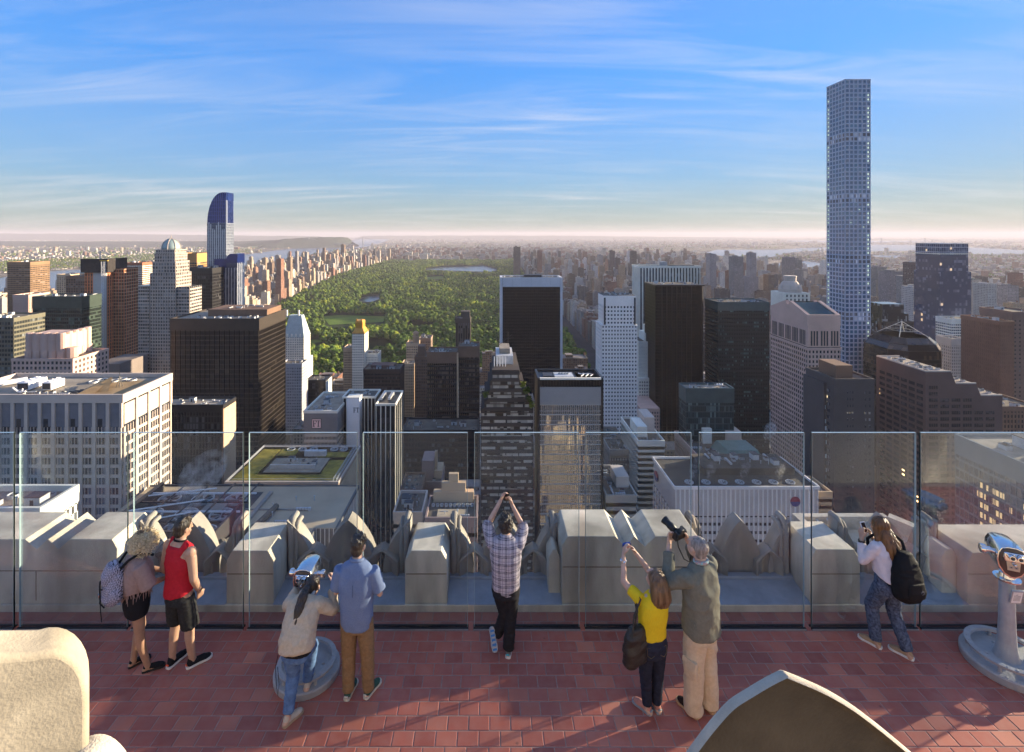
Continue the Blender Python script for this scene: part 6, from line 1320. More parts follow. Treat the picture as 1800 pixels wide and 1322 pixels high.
# joints in the big blocks: a shallow recessed course line and an upright joint
for a, b, zz_ in ((-140, 206, .50), (990, 1234, .55), (400, 480, .46), (714, 785, .46), (1426, 1511, .46), (1702, 1960, .46)):
    g = G(wall.location); g.box(X_(a), X_(b), YF - .004, YF + .01, zz_, zz_ + .009); (g.box(X_((a + b) / 2 + 30), X_((a + b) / 2 + 30) + .008, YF - .004, YF + .01, .12, zz_) if b - a > 120 else None); g.obj('joint', M_limed, wall)
g = G(wall.location); g.box(-9.5, 9.5, YF - .035, YF - .004, -.02, .085); soft(g.obj('plinth', M_lime, wall), .008)
def ogive(w, h, n=12, sh=.25, p=1.55):
    """outline of a pointed leaf, from lower left over the tip to lower right"""
    L = []
    for i in range(n + 1):
        u = i / n; z = sh * h + (1 - sh) * h * u; x = w / 2 * (1 - u ** (p + .35)) ** .86
        L.append((-x, z))
    return [(-w / 2, 0)] + L + [(-x, z) for x, z in reversed(L[:-1])] + [(w / 2, 0)]
def leaf(nm, cx_, w, h, y0, y1, dep, m, parent, org, half=0, rim=.09, p=1.55, m2=None, sh=.25):
    g = G(org); O = ogive(w, h, p=p, sh=sh)
    if half: O = [(min(0, x) if half < 0 else max(0, x), z) for x, z in O]
    def ring(s, y): return [(cx_ + x * s, y, z * (s if s > .99 else (.02 + .98 * s)) + (0 if s > .99 else h * .0)) for x, z in O]
    rs = [ring(1, y1), ring(1, y0)] + [ring(1 - rim, y0 + .004)] + [ring((1 - rim) * q, y0 + .004 + dep * (1 - q ** 2.2)) for q in (.9, .75, .55, .3, .06)]
    g.rings(rs); o = g.obj(nm, [m], parent); hard(o, 38); return o
def hood(cx_, w, h, y0, y1):
    g = G(wall.location); n = 14
    inn = ogive(w * .42, h * .80, 12, .15, 1.7); out = []
    for i, (x, z) in enumerate(inn):
        k = i / (len(inn) - 1) * 2 - 1
        ax = w / 2 * max(-1, min(1, k * 1.75)); out.append((ax, h * (1 - max(0, abs(ax) / (w / 2)) ** 1.25 * .36) if 0 < i < len(inn) - 1 else 0))
    mid = [((a[0] * .60 + b[0] * .40), (a[1] * .60 + b[1] * .40)) for a, b in zip(inn, out)]
    def rg(s, y): return [(cx_ + x, y, .085 + z) for x, z in s]
    g.rings([rg(inn, y1), rg(inn, y0 + .14), rg(mid, y0 + .05), rg([(a[0] * .94, a[1] * .95) for a in out], y0), rg(out, y0 + .015), rg(out, y1)], cap=False, closed=False)
    o = hard(g.obj('hood', M_pet, wall), 30); return o
BAYS = [(206, 398), (481, 712), (786, 988), (1236, 1424), (1512, 1700)]
Y2 = 6.96
for a, b in BAYS:
    k = Y2 / YF; x0, x1 = X_(a), X_(b); w = x1 - x0; xc = (x0 + x1) / 2
    g = G(wall.location); g.rings([[(x0, YF - .03, 0), (x1, YF - .03, 0), (x1, YF - .03, .09), (x0, YF - .03, .09)], [(x0, Y2 - .04, 0), (x1, Y2 - .04, 0), (x1, Y2 - .04, .155), (x0, Y2 - .04, .155)]]); o = g.obj('sill', M_slate, wall); soft(o, .006)
    g = G(wall.location); g.box(x0, x1, Y2 - .038, Y2 + .06, .10, .19); soft(g.obj('rail', M_slate, wall), .006)
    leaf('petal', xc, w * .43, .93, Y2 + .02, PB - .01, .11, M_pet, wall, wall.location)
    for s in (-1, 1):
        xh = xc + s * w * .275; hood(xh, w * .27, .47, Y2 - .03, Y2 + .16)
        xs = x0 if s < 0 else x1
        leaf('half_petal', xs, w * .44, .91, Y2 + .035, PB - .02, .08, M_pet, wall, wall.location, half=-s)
        g = G(wall.location)
        for d, r_ in ((.055, .042), (.125, .03)):
            g.tube([(xs - s * d, Y2 + .06, .1), (xs - s * d, Y2 + .06, .86 - d * .6), (xs - s * d, Y2 + .12, .93 - d * .7), (xs - s * d, PB, .94 - d * .8)], r_, 10)
        hard(g.obj('roll_moulding', M_pet, wall), 60)
# --- tower body below, and an unseen tan block added for the glass to mirror
nb = empty('reflection_block', (75, -16, STREET)); tag(nb, 'unseen tan stone block added south of the deck for the black framed tower to mirror', 'building')
M_nb = stone('added block golden limestone', (.66, .55, .38)); g = G(nb.location); g.box(50, 88, -34, -2, STREET, -186); g.box(60, 80, -32, -3, -186, -176); g.obj('wall', M_nb, nb); g = G(nb.location)  # wall of the added reflection block
for i in range(15):
    for k in range(20): g.box(51.2 + 2.45 * i, 52.2 + 2.45 * i, -2.1, -1.95, -190 - 3.6 * k - 2.4, -190 - 3.6 * k)
g.obj('window', M_dark, nb, 'stuff'); g = G(nb.location)  # windows of the added reflection block
for i in range(16): g.box(50 + 2.45 * i, 50.9 + 2.45 * i, -1.99, -1.3, -255, -187)
g.obj('pier', M_nb, nb, 'stuff')  # piers of the added reflection block
tb = empty('limestone_tower', (0, -8, STREET)); tag(tb, 'limestone tower that carries the observation deck under the visitors', 'building')
M_tl = stone('tower limestone', (.50, .45, .36)); g = G(tb.location); g.box(-24, 19, -24, 6.60, STREET, -.21); g.obj('wall', M_tl, tb)
g = G(tb.location); r = random.Random(3)
for i in range(13):
    x = -22.5 + 3.2 * i
    for k in range(66):
        z = -8 - 3.7 * k; g.box(x, x + 1.3, 6.55, 6.63, z - 2.2, z)
g.obj('window', M_dark, tb, 'stuff'); g = G(tb.location)
for i in range(14): x = -24 + 3.2 * i; g.box(x, x + .9, 6.58, 7.1, -230, -4)
g.obj('pier', M_tl, tb, 'stuff'); g = G(tb.location); g.box(-24.2, 19.2, 6.61, 7.24, -2.2, -.02); g.obj('cornice', M_lime, tb)
# setback terrace of the same tower below, right
st = empty('setback_terrace', (15, 36, -24)); tag(st, 'pale walled roof terrace one step below the deck at the right', 'terrace')
H_ = 22; Yb, Yf = F * H_ / (902 - CY), 24.0
xa, xb = gx(1392, Yb), gx(1552, Yb); g = G(st.location); za = EYE - H_
g.box(xa, xb + 14, Yf, Yb, -60, za - 1.0); g.obj('wall', M_tl, st); g = G(st.location); g.box(xa, xb, Yb - .5, Yb, za - .99, za); g.box(xa, xa + .5, Yf, Yb - .51, za - .99, za); g.obj('parapet', M_limet, st)
g = G(st.location); ex, ey = xb + 9, Yf; nx_, ny_ = .25, .45; g.rings([[(xb, Yb - .5, za - .98), (xb + .5, Yb, za - .98), (xb + .5, Yb, za), (xb, Yb - .5, za)], [(ex, ey - .5, za - .98), (ex + .5, ey, za - .98), (ex + .5, ey, za), (ex, ey - .5, za)]]); g.obj('parapet', M_limet, st)
g = G(st.location); x = gx(1492, Yb - 3)
for d in (-.8, .8): g.tube([(x, Yb - 3, za - 1), (x + d, Yb - .6, za - .2)], .07, 5)
g.tube([(x, Yb - 3, za - 1), (x, Yb - .6, za - .1)], .07, 5); g.obj('bracket', M_unit, st)
g = G(st.location); x = gx(1512, 30); g.box(x, x + 2.2, 28, 31, za - 1.0, za + .4); g.box(x + .7, x + 1.7, 28.7, 30, za + .4, za + .9); g.obj('roof_hatch', M_tl, st)

# ================================================================== the stones of the upper deck, close to the camera
M_near = mat('coarse beige limestone', (.43, .385, .295), .9, 9, .14, spec=.12, bump=.16, bscale=90, stain=.9)
pier = empty('stone_pier', (-2.2, 1.9, 1.6)); tag(pier, 'big rounded beige stone block close by at the lower left corner', 'stone block')
def bar_round(nm, x0, x1, y0, y1, z0, z1, rad, m, parent, rot=0.0):
    g = G(parent.location); pr = [(x0, z0), (x1, z0)] + [(x1 - rad + rad * math.cos(a), z1 - rad * .9 + rad * .9 * math.sin(a)) for a in [math.pi / 2 * i / 10 for i in range(11)]] + [(x0, z1 + .02)]
    g.rings([[(x, y1, z) for x, z in pr], [(x, y0, z) for x, z in pr]]); o = g.obj(nm, m, parent); o.rotation_euler = (0, 0, rot); return soft(o, .03, 3)
Yp = 2.0; xr, zt_ = gx(157, Yp), gz(1103, Yp)
# the chamfered end of the pier looks towards the light
g = G(pier.location); ang = R(38); L = 1.5
def pt(s, d): return (xr - s * math.cos(ang) - d * math.sin(ang) * 1.0, Yp - s * math.sin(ang) + d * math.cos(ang))
pr = [(0, .9)] + [(0, zt_ - .17)] + [(.15 - .15 * math.cos(a), zt_ - .16 + (.16 + .15 * math.sin(ang) * (1104 - CY) / F) * math.sin(a)) for a in [math.pi / 2 * i / 8 for i in range(1, 9)]] + [(q, EYE - (1104 - CY) / F * (Yp - q * math.sin(ang))) for q in (.3, .6, .9, 1.2, L)] + [(L, .9)]
g.rings([[(*pt(s, 0), z) for s, z in pr], [(*pt(s, -.16), z) for s, z in pr]]); o = g.obj('block', M_near, pier); soft(o, .02, 3)
kn = empty('stone_petal', (gx(168, 1.75), 1.75, 1.6)); tag(kn, 'rounded grey stone petal top at the lower left beside the beige block', 'stone carving')
g = G(kn.location); xk, zk = gx(190, 1.93), gz(1284, 1.93); pr = []
for i in range(17):
    u = i / 16; x = gx(88 + (234 - 88) * u, 1.93); zz_ = gz(1330, 1.93) + (zk - gz(1330, 1.93)) * (math.sin(math.pi * u ** 1.45)) ** .8; pr.append((x, zz_))
pr = [(pr[0][0] - .1, 1.7)] + pr + [(pr[-1][0] + .02, 1.7)]
g.rings([[(x, 1.93, z) for x, z in pr], [(x, 1.75, z) for x, z in pr]]); soft(g.obj('petal', M_lime, kn), .04, 4)
ga = empty('stone_gable', (gx(1390, 2.1), 2.1, 1.6)); tag(ga, 'large pointed stone arch petal close by at the lower right', 'stone carving')
Ya = 2.1; apx = (gx(1376, Ya), gz(1178, Ya))
left = [(1376, 1178), (1350, 1191), (1318, 1210), (1284, 1232), (1255, 1263), (1228, 1297), (1200, 1336), (1160, 1400)]; right = [(1376, 1178), (1406, 1190), (1448, 1209), (1492, 1235), (1535, 1267), (1572, 1297), (1612, 1331), (1680, 1390)]
def cr_spline(p, k=4):
    q = []
    for i in range(len(p) - 1):
        p0, p1, p2, p3 = p[max(i - 1, 0)], p[i], p[i + 1], p[min(i + 2, len(p) - 1)]
        for j in range(k):
            s = j / k; q.append(tuple(.5 * (2 * p1[d] + (p2[d] - p0[d]) * s + (2 * p0[d] - 5 * p1[d] + 4 * p2[d] - p3[d]) * s * s + (3 * p1[d] - p0[d] - 3 * p2[d] + p3[d]) * s ** 3) for d in (0, 1)))
    q.append(p[-1]); return q
O = [(gx(x, Ya), gz(y, Ya)) for x, y in list(reversed(cr_spline(left)))[:-1] + cr_spline(right)]
cx_, cz_ = gx(1390, Ya), O[0][1]
g = G(ga.location)
def rr2(s, y, dz=0): return [(cx_ + (x - cx_) * s, y, cz_ + (z - cz_) * s + dz) for x, z in O]
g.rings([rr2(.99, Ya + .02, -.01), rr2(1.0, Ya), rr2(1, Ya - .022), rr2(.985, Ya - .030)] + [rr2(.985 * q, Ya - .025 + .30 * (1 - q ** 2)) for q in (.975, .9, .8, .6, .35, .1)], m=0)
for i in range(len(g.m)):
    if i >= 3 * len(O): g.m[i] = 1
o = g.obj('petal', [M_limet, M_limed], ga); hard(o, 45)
ub = empty('upper_deck_wall', (0, 2.0, 0)); tag(ub, 'plain stone wall of the upper deck under the camera', 'wall'); g = G(ub.location); g.box(-9, 9, 1.0, 2.6, -.2, 1.55); g.obj('wall', M_lime, ub)
# ================================================================== PEOPLE
def V(*a): return Vector(a)
class Blob:
    """rounded volumes that grow together into one continuous surface"""
    def __init__(s): s.v = []; s.f = []
    def _rings(s, rs):
        b = len(s.v); n = len(rs[0])
        for r in rs: s.v += [tuple(p) for p in r]
        for i in range(len(rs) - 1):
            for j in range(n): k = (j + 1) % n; s.f.append((b + i * n + j, b + i * n + k, b + (i + 1) * n + k, b + (i + 1) * n + j))
        s.f.append(tuple(b + j for j in reversed(range(n)))); s.f.append(tuple(b + (len(rs) - 1) * n + j for j in range(n)))
    def ell(s, c, rx, ry, rz, rot=None, n=18, k=12):
        c = V(*c); rs = []
        for i in range(k + 1):
            a = max(.05, min(math.pi - .05, math.pi * i / k)); r = []
            for j in range(n):
                t = 2 * math.pi * j / n; p = V(rx * math.sin(a) * math.cos(t), ry * math.sin(a) * math.sin(t), -rz * math.cos(a))
                if rot: p = rot @ p
                r.append(c + p)
            rs.append(r)
        s._rings(rs)
    def cone(s, a, ra, b, rb, rnd=True, n=14, fl=1.0, side=None):
        """tapered limb; fl flattens it across its side axis"""
        a, b = V(*a), V(*b); d = (b - a)
        if d.length < 1e-5: return
        d.normalize(); u = d.orthogonal().normalized() if side is None else (V(*side) - d * V(*side).dot(d)).normalized(); w = d.cross(u)
        def ring(c, r): return [c + (u * math.cos(2 * math.pi * j / n) + w * (math.sin(2 * math.pi * j / n) * fl)) * r for j in range(n)]
        rs = []
        if rnd:
            for q in (80, 55, 28): rs.append(ring(a - d * ra * math.sin(R(q)), ra * math.cos(R(q))))
        rs += [ring(a, ra), ring((a + b) / 2, (ra + rb) / 2), ring(b, rb)]
        if rnd:
            for q in (28, 55, 80): rs.append(ring(b + d * rb * math.sin(R(q)), rb * math.cos(R(q))))
        s._rings(rs)
    def chain(s, pts, rad, rnd=True, fl=1.0, side=None):
        for i in range(len(pts) - 1): s.cone(pts[i], rad[i], pts[i + 1], rad[i + 1], rnd, fl=fl, side=side)
    def loft(s, rings, n=26, pw=2.3, yaw=0.0):
        """torso-like loft: rings of (x, y, z, half width, half depth)"""
        c = [V(*r[:3]) for r in rings]; rs = []
        for i, r in enumerate(rings):
            d = (c[min(i + 1, len(c) - 1)] - c[max(i - 1, 0)]).normalized(); ux = V(math.cos(yaw), math.sin(yaw), 0); ux = (ux - d * ux.dot(d)).normalized(); uy = d.cross(ux) * (1 if d.z >= 0 else -1)
            q = []
            for j in range(n):
                t = 2 * math.pi * j / n; cx_, sy_ = math.cos(t), math.sin(t)
                q.append(c[i] + ux * (r[3] * math.copysign(abs(cx_) ** (2 / pw), cx_)) + uy * (r[4] * math.copysign(abs(sy_) ** (2 / pw), sy_)))
            rs.append(q)
        if (c[-1] - c[0]).z < 0: rs.reverse()
        s._rings(rs)
    def build(s, nm, m, parent, vox=.010, smooth=4, cuts=(), wrink=0.0, wscale=9.0, wst=(1, 1, 2.2), seed=0, infl=None):
        me = bpy.data.meshes.new(nm); me.from_pydata(s.v, [], s.f); me.update()
        bm = bmesh.new(); bm.from_mesh(me); bmesh.ops.recalc_face_normals(bm, faces=bm.faces); bm.to_mesh(me); bm.free()
        o = bpy.data.objects.new(nm, me); COL.objects.link(o)
        md = o.modifiers.new('r', 'REMESH'); md.mode = 'VOXEL'; md.voxel_size = vox
        dg = bpy.context.evaluated_depsgraph_get(); e = o.evaluated_get(dg); m2 = bpy.data.meshes.new_from_object(e)
        bpy.data.objects.remove(o); bpy.data.meshes.remove(me); m2.name = nm
        bm = bmesh.new(); bm.from_mesh(m2)
        for _ in range(smooth): bmesh.ops.smooth_vert(bm, verts=bm.verts, factor=.5, use_axis_x=True, use_axis_y=True, use_axis_z=True)
        for (p, n) in cuts:
            bmesh.ops.bisect_plane(bm, geom=bm.verts[:] + bm.edges[:] + bm.faces[:], plane_co=p, plane_no=V(*n), clear_outer=True); ed = [x for x in bm.edges if x.is_boundary]
            if ed: bmesh.ops.holes_fill(bm, edges=ed)
        infl = (.005 if nm not in ('body', 'hair', 'ponytail', 'shoe', 'sandal', 'bag', 'dark_root', 'upper') else 0) if infl is None else infl
        if infl:
            bm.normal_update()
            for v in bm.verts: v.co += v.normal * infl
        if wrink:
            bm.normal_update(); off = []
            for v in bm.verts:
                q = V(v.co.x * wst[0], v.co.y * wst[1], v.co.z * wst[2]) * wscale + V(seed * 3.1, seed, 0)
                a = mnoise.noise(q); b_ = mnoise.noise(q * 2.3)
                off.append(v.normal * ((1 - 2 * abs(a)) * .7 + .3 * b_) * wrink * 1.5)
            for v, d in zip(bm.verts, off): v.co += d
        bm.to_mesh(m2); bm.free(); m2.materials.clear(); m2.materials.append(m)
        o = bpy.data.objects.new(nm, m2); COL.objects.link(o); o.parent = parent
        m2.polygons.foreach_set('use_smooth', [True] * len(m2.polygons))
        return o
def skinmat(nm, c):
    m = mat(nm, c, .5, 14, .10, spec=.35); b = next(n for n in m.node_tree.nodes if n.type == 'BSDF_PRINCIPLED')
    b.inputs['Subsurface Weight'].default_value = .12; b.inputs['Subsurface Radius'].default_value = (.02, .008, .004); b.inputs['Subsurface Scale'].default_value = .5; return m
def cloth(nm, c, amt=.12, rough=.85, scale=30, bump=.25, bs=220, stretch=(1, 1, 1), col2=None): return mat(nm, c, rough, scale, amt, spec=.15, bump=bump, bscale=bs, stretch=stretch, col2=col2)
def hairmat(nm, c, c2, sc=26, st=(1, 1, .10), rough=.42): return mat(nm, c2, rough, sc, .25, spec=.5, bump=.8, bscale=sc * 2.2, stretch=st, col2=c)
SK1 = skinmat('light tan skin', (.50, .30, .205)); SK2 = skinmat('fair skin', (.56, .36, .27)); SK3 = skinmat('golden skin', (.43, .25, .16))
def unit(v): v = V(*v); return v.normalized()
def hand(B, w, d, n, lat, s=1.0, curl=.5, spread=1.0):
    """palm, four unequal bent fingers and a thumb. w wrist, d towards the fingers, n palm normal, lat towards the thumb"""
    w, d, n = V(*w), unit(d), unit(n); n = (n - d * n.dot(d)).normalized(); l = V(*lat); l = (l - d * l.dot(d) - n * l.dot(n)).normalized()
    for k in (-.026, -.009, .009, .026): B.cone(w + l * k * .7 * s, .015 * s, w + d * .082 * s + l * k * 1.15 * s, .0135 * s)
    for i, (k, L) in enumerate(((.031, .070), (.011, .079), (-.010, .073), (-.030, .057))):
        b = w + d * .085 * s + l * k * 1.12 * s * spread; d1 = (d * math.cos(curl * .7) + n * math.sin(curl * .7)).normalized(); d2 = (d * math.cos(curl * 1.7) + n * math.sin(curl * 1.7)).normalized(); d3 = (d * math.cos(curl * 2.5) + n * math.sin(curl * 2.5)).normalized()
        p1 = b + d1 * L * .45 * s; p2 = p1 + d2 * L * .32 * s; p3 = p2 + d3 * L * .23 * s
        B.chain([b - d * .02 * s, b, p1, p2, p3], [.0105 * s, .0100 * s, .0093 * s, .0086 * s, .0075 * s])
    t0 = w + d * .022 * s + l * .024 * s; t1 = w + d * .055 * s + l * .052 * s + n * .012 * s; t2 = t1 + (d * .8 + l * .25 + n * .5).normalized() * .034 * s; t3 = t2 + (d * .9 + n * .5).normalized() * .024 * s
    B.chain([t0, t1, t2, t3], [.0145 * s, .0120 * s, .0105 * s, .0085 * s])
def head(B, c, f, up=(0, 0, 1), s=1.0):
    c = V(*c); f = unit(f); u = V(*up); u = (u - f * u.dot(f)).normalized(); r = f.cross(u)
    M = Matrix((r, f, u)).transposed()
    def at(x, y, z): return c + r * x * s + f * y * s + u * z * s
    B.ell(at(0, -.012, .022), .076 * s, .096 * s, .094 * s, M); B.ell(at(0, .018, -.040), .062 * s, .074 * s, .078 * s, M)
    B.ell(at(0, .062, -.088), .030 * s, .026 * s, .022 * s, M); B.cone(at(0, .090, .018), .010 * s, at(0, .112, -.022), .014 * s); B.ell(at(0, .085, -.056), .026 * s, .012 * s, .010 * s, M)
    B.ell(at(0, .078, .032), .056 * s, .018 * s, .014 * s, M)
    for k in (-1, 1):
        B.ell(at(k * .079, -.008, -.010), .010 * s, .020 * s, .033 * s, M); B.ell(at(k * .045, .055, -.035), .022 * s, .022 * s, .024 * s, M)
    return at
def shoe(parent, ank, d, mu, ms, L=.27, s=1.0, z0=0.0, tilt=0.0, nm='shoe', low=.075, accent=None, W=1.0):
    """ank over the heel; d points to the toe; tilt lifts the heel"""
    d = unit(d); side = d.cross(V(0, 0, 1)).normalized(); a = V(*ank); ca, sa = math.cos(tilt), math.sin(tilt); up = V(0, 0, 1)
    f = (d * ca - up * sa).normalized(); u = f.cross(side) * -1; u = side.cross(f)
    toe0 = V(a.x, a.y, z0) + d * 0
    def at(y, x, z): return V(a.x, a.y, z0) + f * y + side * x * W + u * z + up * (math.sin(tilt) * L * .72 if tilt else 0)
    g = G((0, 0, 0)); prof = [(-.065, .020), (-.05, .034), (0, .037), (.06, .036), (.11, .041), (.15, .046), (.185, .042), (.205, .026), (.212, .010)]; k = L / .277
    out = [(y * k, x * s) for y, x in prof] + [(y * k, -x * s) for y, x in reversed(prof)]
    g.rings([[at(y, x, .002) for y, x in out], [at(y, x * 1.04, .012) for y, x in out], [at(y, x, .028) for y, x in out]])
    B = Blob(); B.cone(at(-.02 * k, 0, .045), .036 * s, at(.12 * k, 0, .040), .036 * s); B.ell(at(.125 * k, 0, .034), .043 * s * W, .078 * k, .028, Matrix((side, f, u)).transposed()); B.cone(at(-.022 * k, 0, .04), .037 * s, at(-.012 * k, 0, low), .036 * s); B.cone(at(.03 * k, 0, .05), .030, at(.075 * k, 0, .048), .026)
    o = B.build(nm, mu, parent, vox=.007, smooth=3, cuts=((at(0, 0, .022), -u),)); so_ = hard(g.obj('sole', ms, o), 50); so_.location = (0, 0, 0)
    if accent:
        g = G((0, 0, 0)); g.tube([at(-.060 * k, -.02, .045), at(-.066 * k, 0, .055), at(-.060 * k, .02, .045)], .009, 6); g.obj('heel_tab', accent, o)
        g = G((0, 0, 0))
        for q in (.055, .075, .095): g.tube([at(q * k, -.022, .062 - q * .12), at(q * k + .005, 0, .075 - q * .14), at(q * k, .022, .062 - q * .12)], .0035, 5)
        g.obj('lace', accent, o)
    return o
def person(lab, X, Y, rz, k=.95):
    o = empty('person', (X, Y, 0), rz); o.scale = (k * .95, k * .95, k); return tag(o, lab, 'person')
def leg(B, hip, knee, ank, r=(.074, .046, .043, .032), foot=None):
    hip, knee, ank = V(*hip), V(*knee), V(*ank); B.cone(hip, r[0], knee, r[1]); mid = knee.lerp(ank, .32); B.cone(knee, r[1] * .96, mid + V(0, -.012, 0), r[2]); B.cone(mid + V(0, -.012, 0), r[2], ank, r[3])
    if foot: f = unit(foot); B.cone(ank + V(0, 0, -.03), .034, ank + f * .13 + V(0, 0, -.055), .030); B.cone(ank + V(0, 0, -.01), .035, ank + V(0, 0, -.05) - f * .03, .034)
def arm(B, s, e, w, r=(.042, .037, .037, .026)):
    s, e, w = V(*s), V(*e), V(*w); B.cone(s.lerp(e, .12) + V(0, 0, -.016), r[0], e, r[1]); m = e.lerp(w, .3); B.cone(e, r[1] * .95, m, r[2]); B.cone(m, r[2], w, r[3])
BLK = cloth('black cotton', (.016, .016, .018)); M_lens = mat('lens glass', (.01, .012, .02), .06, 1, .1, spec=1.0); M_plast = mat('black plastic', (.014, .014, .015), .42, 8, .1); M_chrome = mat('chrome', (.75, .75, .76), .12, 3, .06, metal=1.0)

# ---- 1 curly haired woman with patterned backpack
rz = R(-48); p = person('curly haired blonde woman in a taupe poncho and black shorts with a patterned backpack', gx(240, 5.66), 5.66, rz, .94)
B = Blob(); at = head(B, (.03, .07, 1.475), (.10, .75, -.65), (0, .5, 1)); B.cone((0, .01, 1.36), .052, (.02, .05, 1.44), .050)
B.loft([(0, 0, .80, .165, .12), (0, 0, .93, .15, .11), (0, 0, 1.05, .125, .095), (0, .0, 1.2, .15, .105), (0, 0, 1.32, .14, .075), (0, 0, 1.39, .06, .055)])
LG = (.085, .056, .052, .036); leg(B, (-.085, 0, .84), (-.095, .06, .46), (-.10, -.02, .075), LG, foot=(-.1, 1, 0)); leg(B, (.085, 0, .84), (.10, .02, .46), (.11, .10, .075), LG, foot=(.25, 1, 0))
arm(B, (-.17, 0, 1.32), (-.20, .10, 1.08), (-.10, .30, 1.02)); arm(B, (.17, 0, 1.32), (.21, .10, 1.08), (.10, .30, 1.02)); hand(B, (-.10, .30, 1.02), (.5, .8, .1), (0, -.2, 1), (.6, -.4, 1)); hand(B, (.10, .30, 1.02), (-.5, .8, .1), (0, -.2, 1), (-.6, -.4, 1))
B.build('body', SK3, p, .0075, 3)
B = Blob(); B.loft([(0, -.005, .86, .185, .145), (0, 0, 1.0, .19, .15), (0, .02, 1.12, .215, .165), (0, .01, 1.24, .215, .145), (0, 0, 1.33, .175, .105), (0, 0, 1.385, .085, .075), (0, 0, 1.40, .07, .06)]); B.cone((.17, .0, 1.32), .075, (.235, .10, 1.06), .085, False); B.cone((-.17, .0, 1.32), .07, (-.225, .10, 1.08), .08, False)
TAU = cloth('taupe knit', (.36, .245, .215), bump=.5, bs=140); po = B.build('poncho', TAU, p, .009, 5, cuts=((V(.0, 0, .955), V(.35, 0, -1).normalized()),), wrink=.006, wscale=6, wst=(1.6, 1.6, .5), seed=2)
g = G(); r = random.Random(3)
for i in range(44):
    a = 2 * math.pi * i / 44; x, y = .185 * math.cos(a), .15 * math.sin(a); z = .96 + .35 * x; q = V(x, y, z + .015); L = r.uniform(.09, .15); g.tube([q, q + V(r.uniform(-.01, .01), r.uniform(-.01, .01), -L * .5), q + V(r.uniform(-.025, .025), r.uniform(-.025, .025), -L)], [.0055, .005, .002], 5)
g.obj('fringe', TAU, p)
B = Blob(); B.loft([(0, 0, .715, .175, .125), (0, 0, .82, .185, .14), (0, 0, .93, .17, .125), (0, 0, .99, .155, .115)]); B.cone((-.09, 0, .84), .098, (-.095, .012, .70), .094, False); B.cone((.09, 0, .84), .098, (.098, .01, .70), .094, False); B.build('shorts', BLK, p, .009, 3, wrink=.003)
for x, y, d in ((-.10, -.02, (-.1, 1, 0)), (.11, .10, (.25, 1, 0))): shoe(p, (x, y, 0), d, BLK, mat('dark rubber', (.02, .02, .02), .7), .25, .92, low=.062)
B = Blob(); r = random.Random(8); hc = at(0, -.02, .03)
B.ell(hc, .104, .110, .108); B.ell(at(0, -.05, -.05), .092, .075, .085); HB = mat('bleached curls', (.80, .64, .42), .55, 60, .35, spec=.35, col2=(.40, .27, .15)); B.build('hair', HB, p, .008, 2, wrink=.006, wscale=26, wst=(1, 1, 1))
g = G(); g2 = G()
for i in range(900):
    d = V(r.gauss(0, 1), r.gauss(-.1, 1), r.gauss(.05, .85)).normalized(); loc = hc + V(d.x * .100, d.y * .106, d.z * .104 - .008)
    if (loc - at(0, .13, -.03)).length < .10: continue
    tdir = (d * .9 + V(r.gauss(0, .5), r.gauss(0, .5), r.gauss(-.25, .4))).normalized(); L = r.uniform(.04, .085); a_ = tdir.orthogonal().normalized(); b_ = tdir.cross(a_); ph = r.uniform(0, 6); R_ = r.uniform(.005, .010); pts = []
    for k in range(7): u = k / 6; pts.append(loc + tdir * L * u + d * .02 * math.sin(u * 3.1) + a_ * R_ * math.cos(ph + u * 9) + b_ * R_ * math.sin(ph + u * 9))
    (g2 if d.z > .86 and abs(d.x) < .25 else g).tube(pts, [.0045, .0045, .004, .004, .0035, .003, .0015], 4)
g.obj('curl', HB, p, 'stuff'); g2.obj('curl', hairmat('dark hair roots', (.12, .08, .05), (.26, .17, .10)), p, 'stuff')
# backpack (a thing of its own)
def ethnic():
    m, t, b = newmat('black and white woven pattern'); c = N(t, 'ShaderNodeTexCoord'); s = N(t, 'ShaderNodeSeparateXYZ'); t.links.new(c.outputs['Object'], s.inputs[0])
    zz_ = MATH(t, 'MULTIPLY', s.outputs[2], 44.0); row = MATH(t, 'FLOOR', zz_); u = MATH(t, 'MULTIPLY', MATH(t, 'ADD', s.outputs[0], s.outputs[1]), 30.0)
    par = MATH(t, 'FRACT', MATH(t, 'MULTIPLY', row, .5)); tri = MATH(t, 'ABSOLUTE', MATH(t, 'SUBTRACT', MATH(t, 'FRACT', MATH(t, 'ADD', u, par)), .5)); f = MATH(t, 'FRACT', zz_)
    dm = MATH(t, 'LESS_THAN', MATH(t, 'ADD', MATH(t, 'MULTIPLY', tri, 1.5), MATH(t, 'ABSOLUTE', MATH(t, 'SUBTRACT', f, .5))), .62); st = MATH(t, 'LESS_THAN', f, .12)
    k = MATH(t, 'MAXIMUM', dm, st); k2 = MATH(t, 'LESS_THAN', tri, .09)
    t.links.new(MIXC(t, MATH(t, 'MULTIPLY', k, MATH(t, 'SUBTRACT', 1.0, k2)), (.46, .43, .52), (.022, .02, .04)), b.inputs['Base Color']); b.inputs['Roughness'].default_value = .85; return m
M_eth = ethnic(); c, s = math.cos(rz), math.sin(rz)
def wloc(p, v): q = Matrix.Rotation(p.rotation_euler.z, 3, 'Z') @ V(v[0] * p.scale.x, v[1] * p.scale.y, v[2] * p.scale.z); return p.location + q
bp = empty('backpack', wloc(p, (-.05, -.21, .92)), rz); tag(bp, 'small drawstring backpack with black and white woven pattern on the blonde woman', 'backpack')
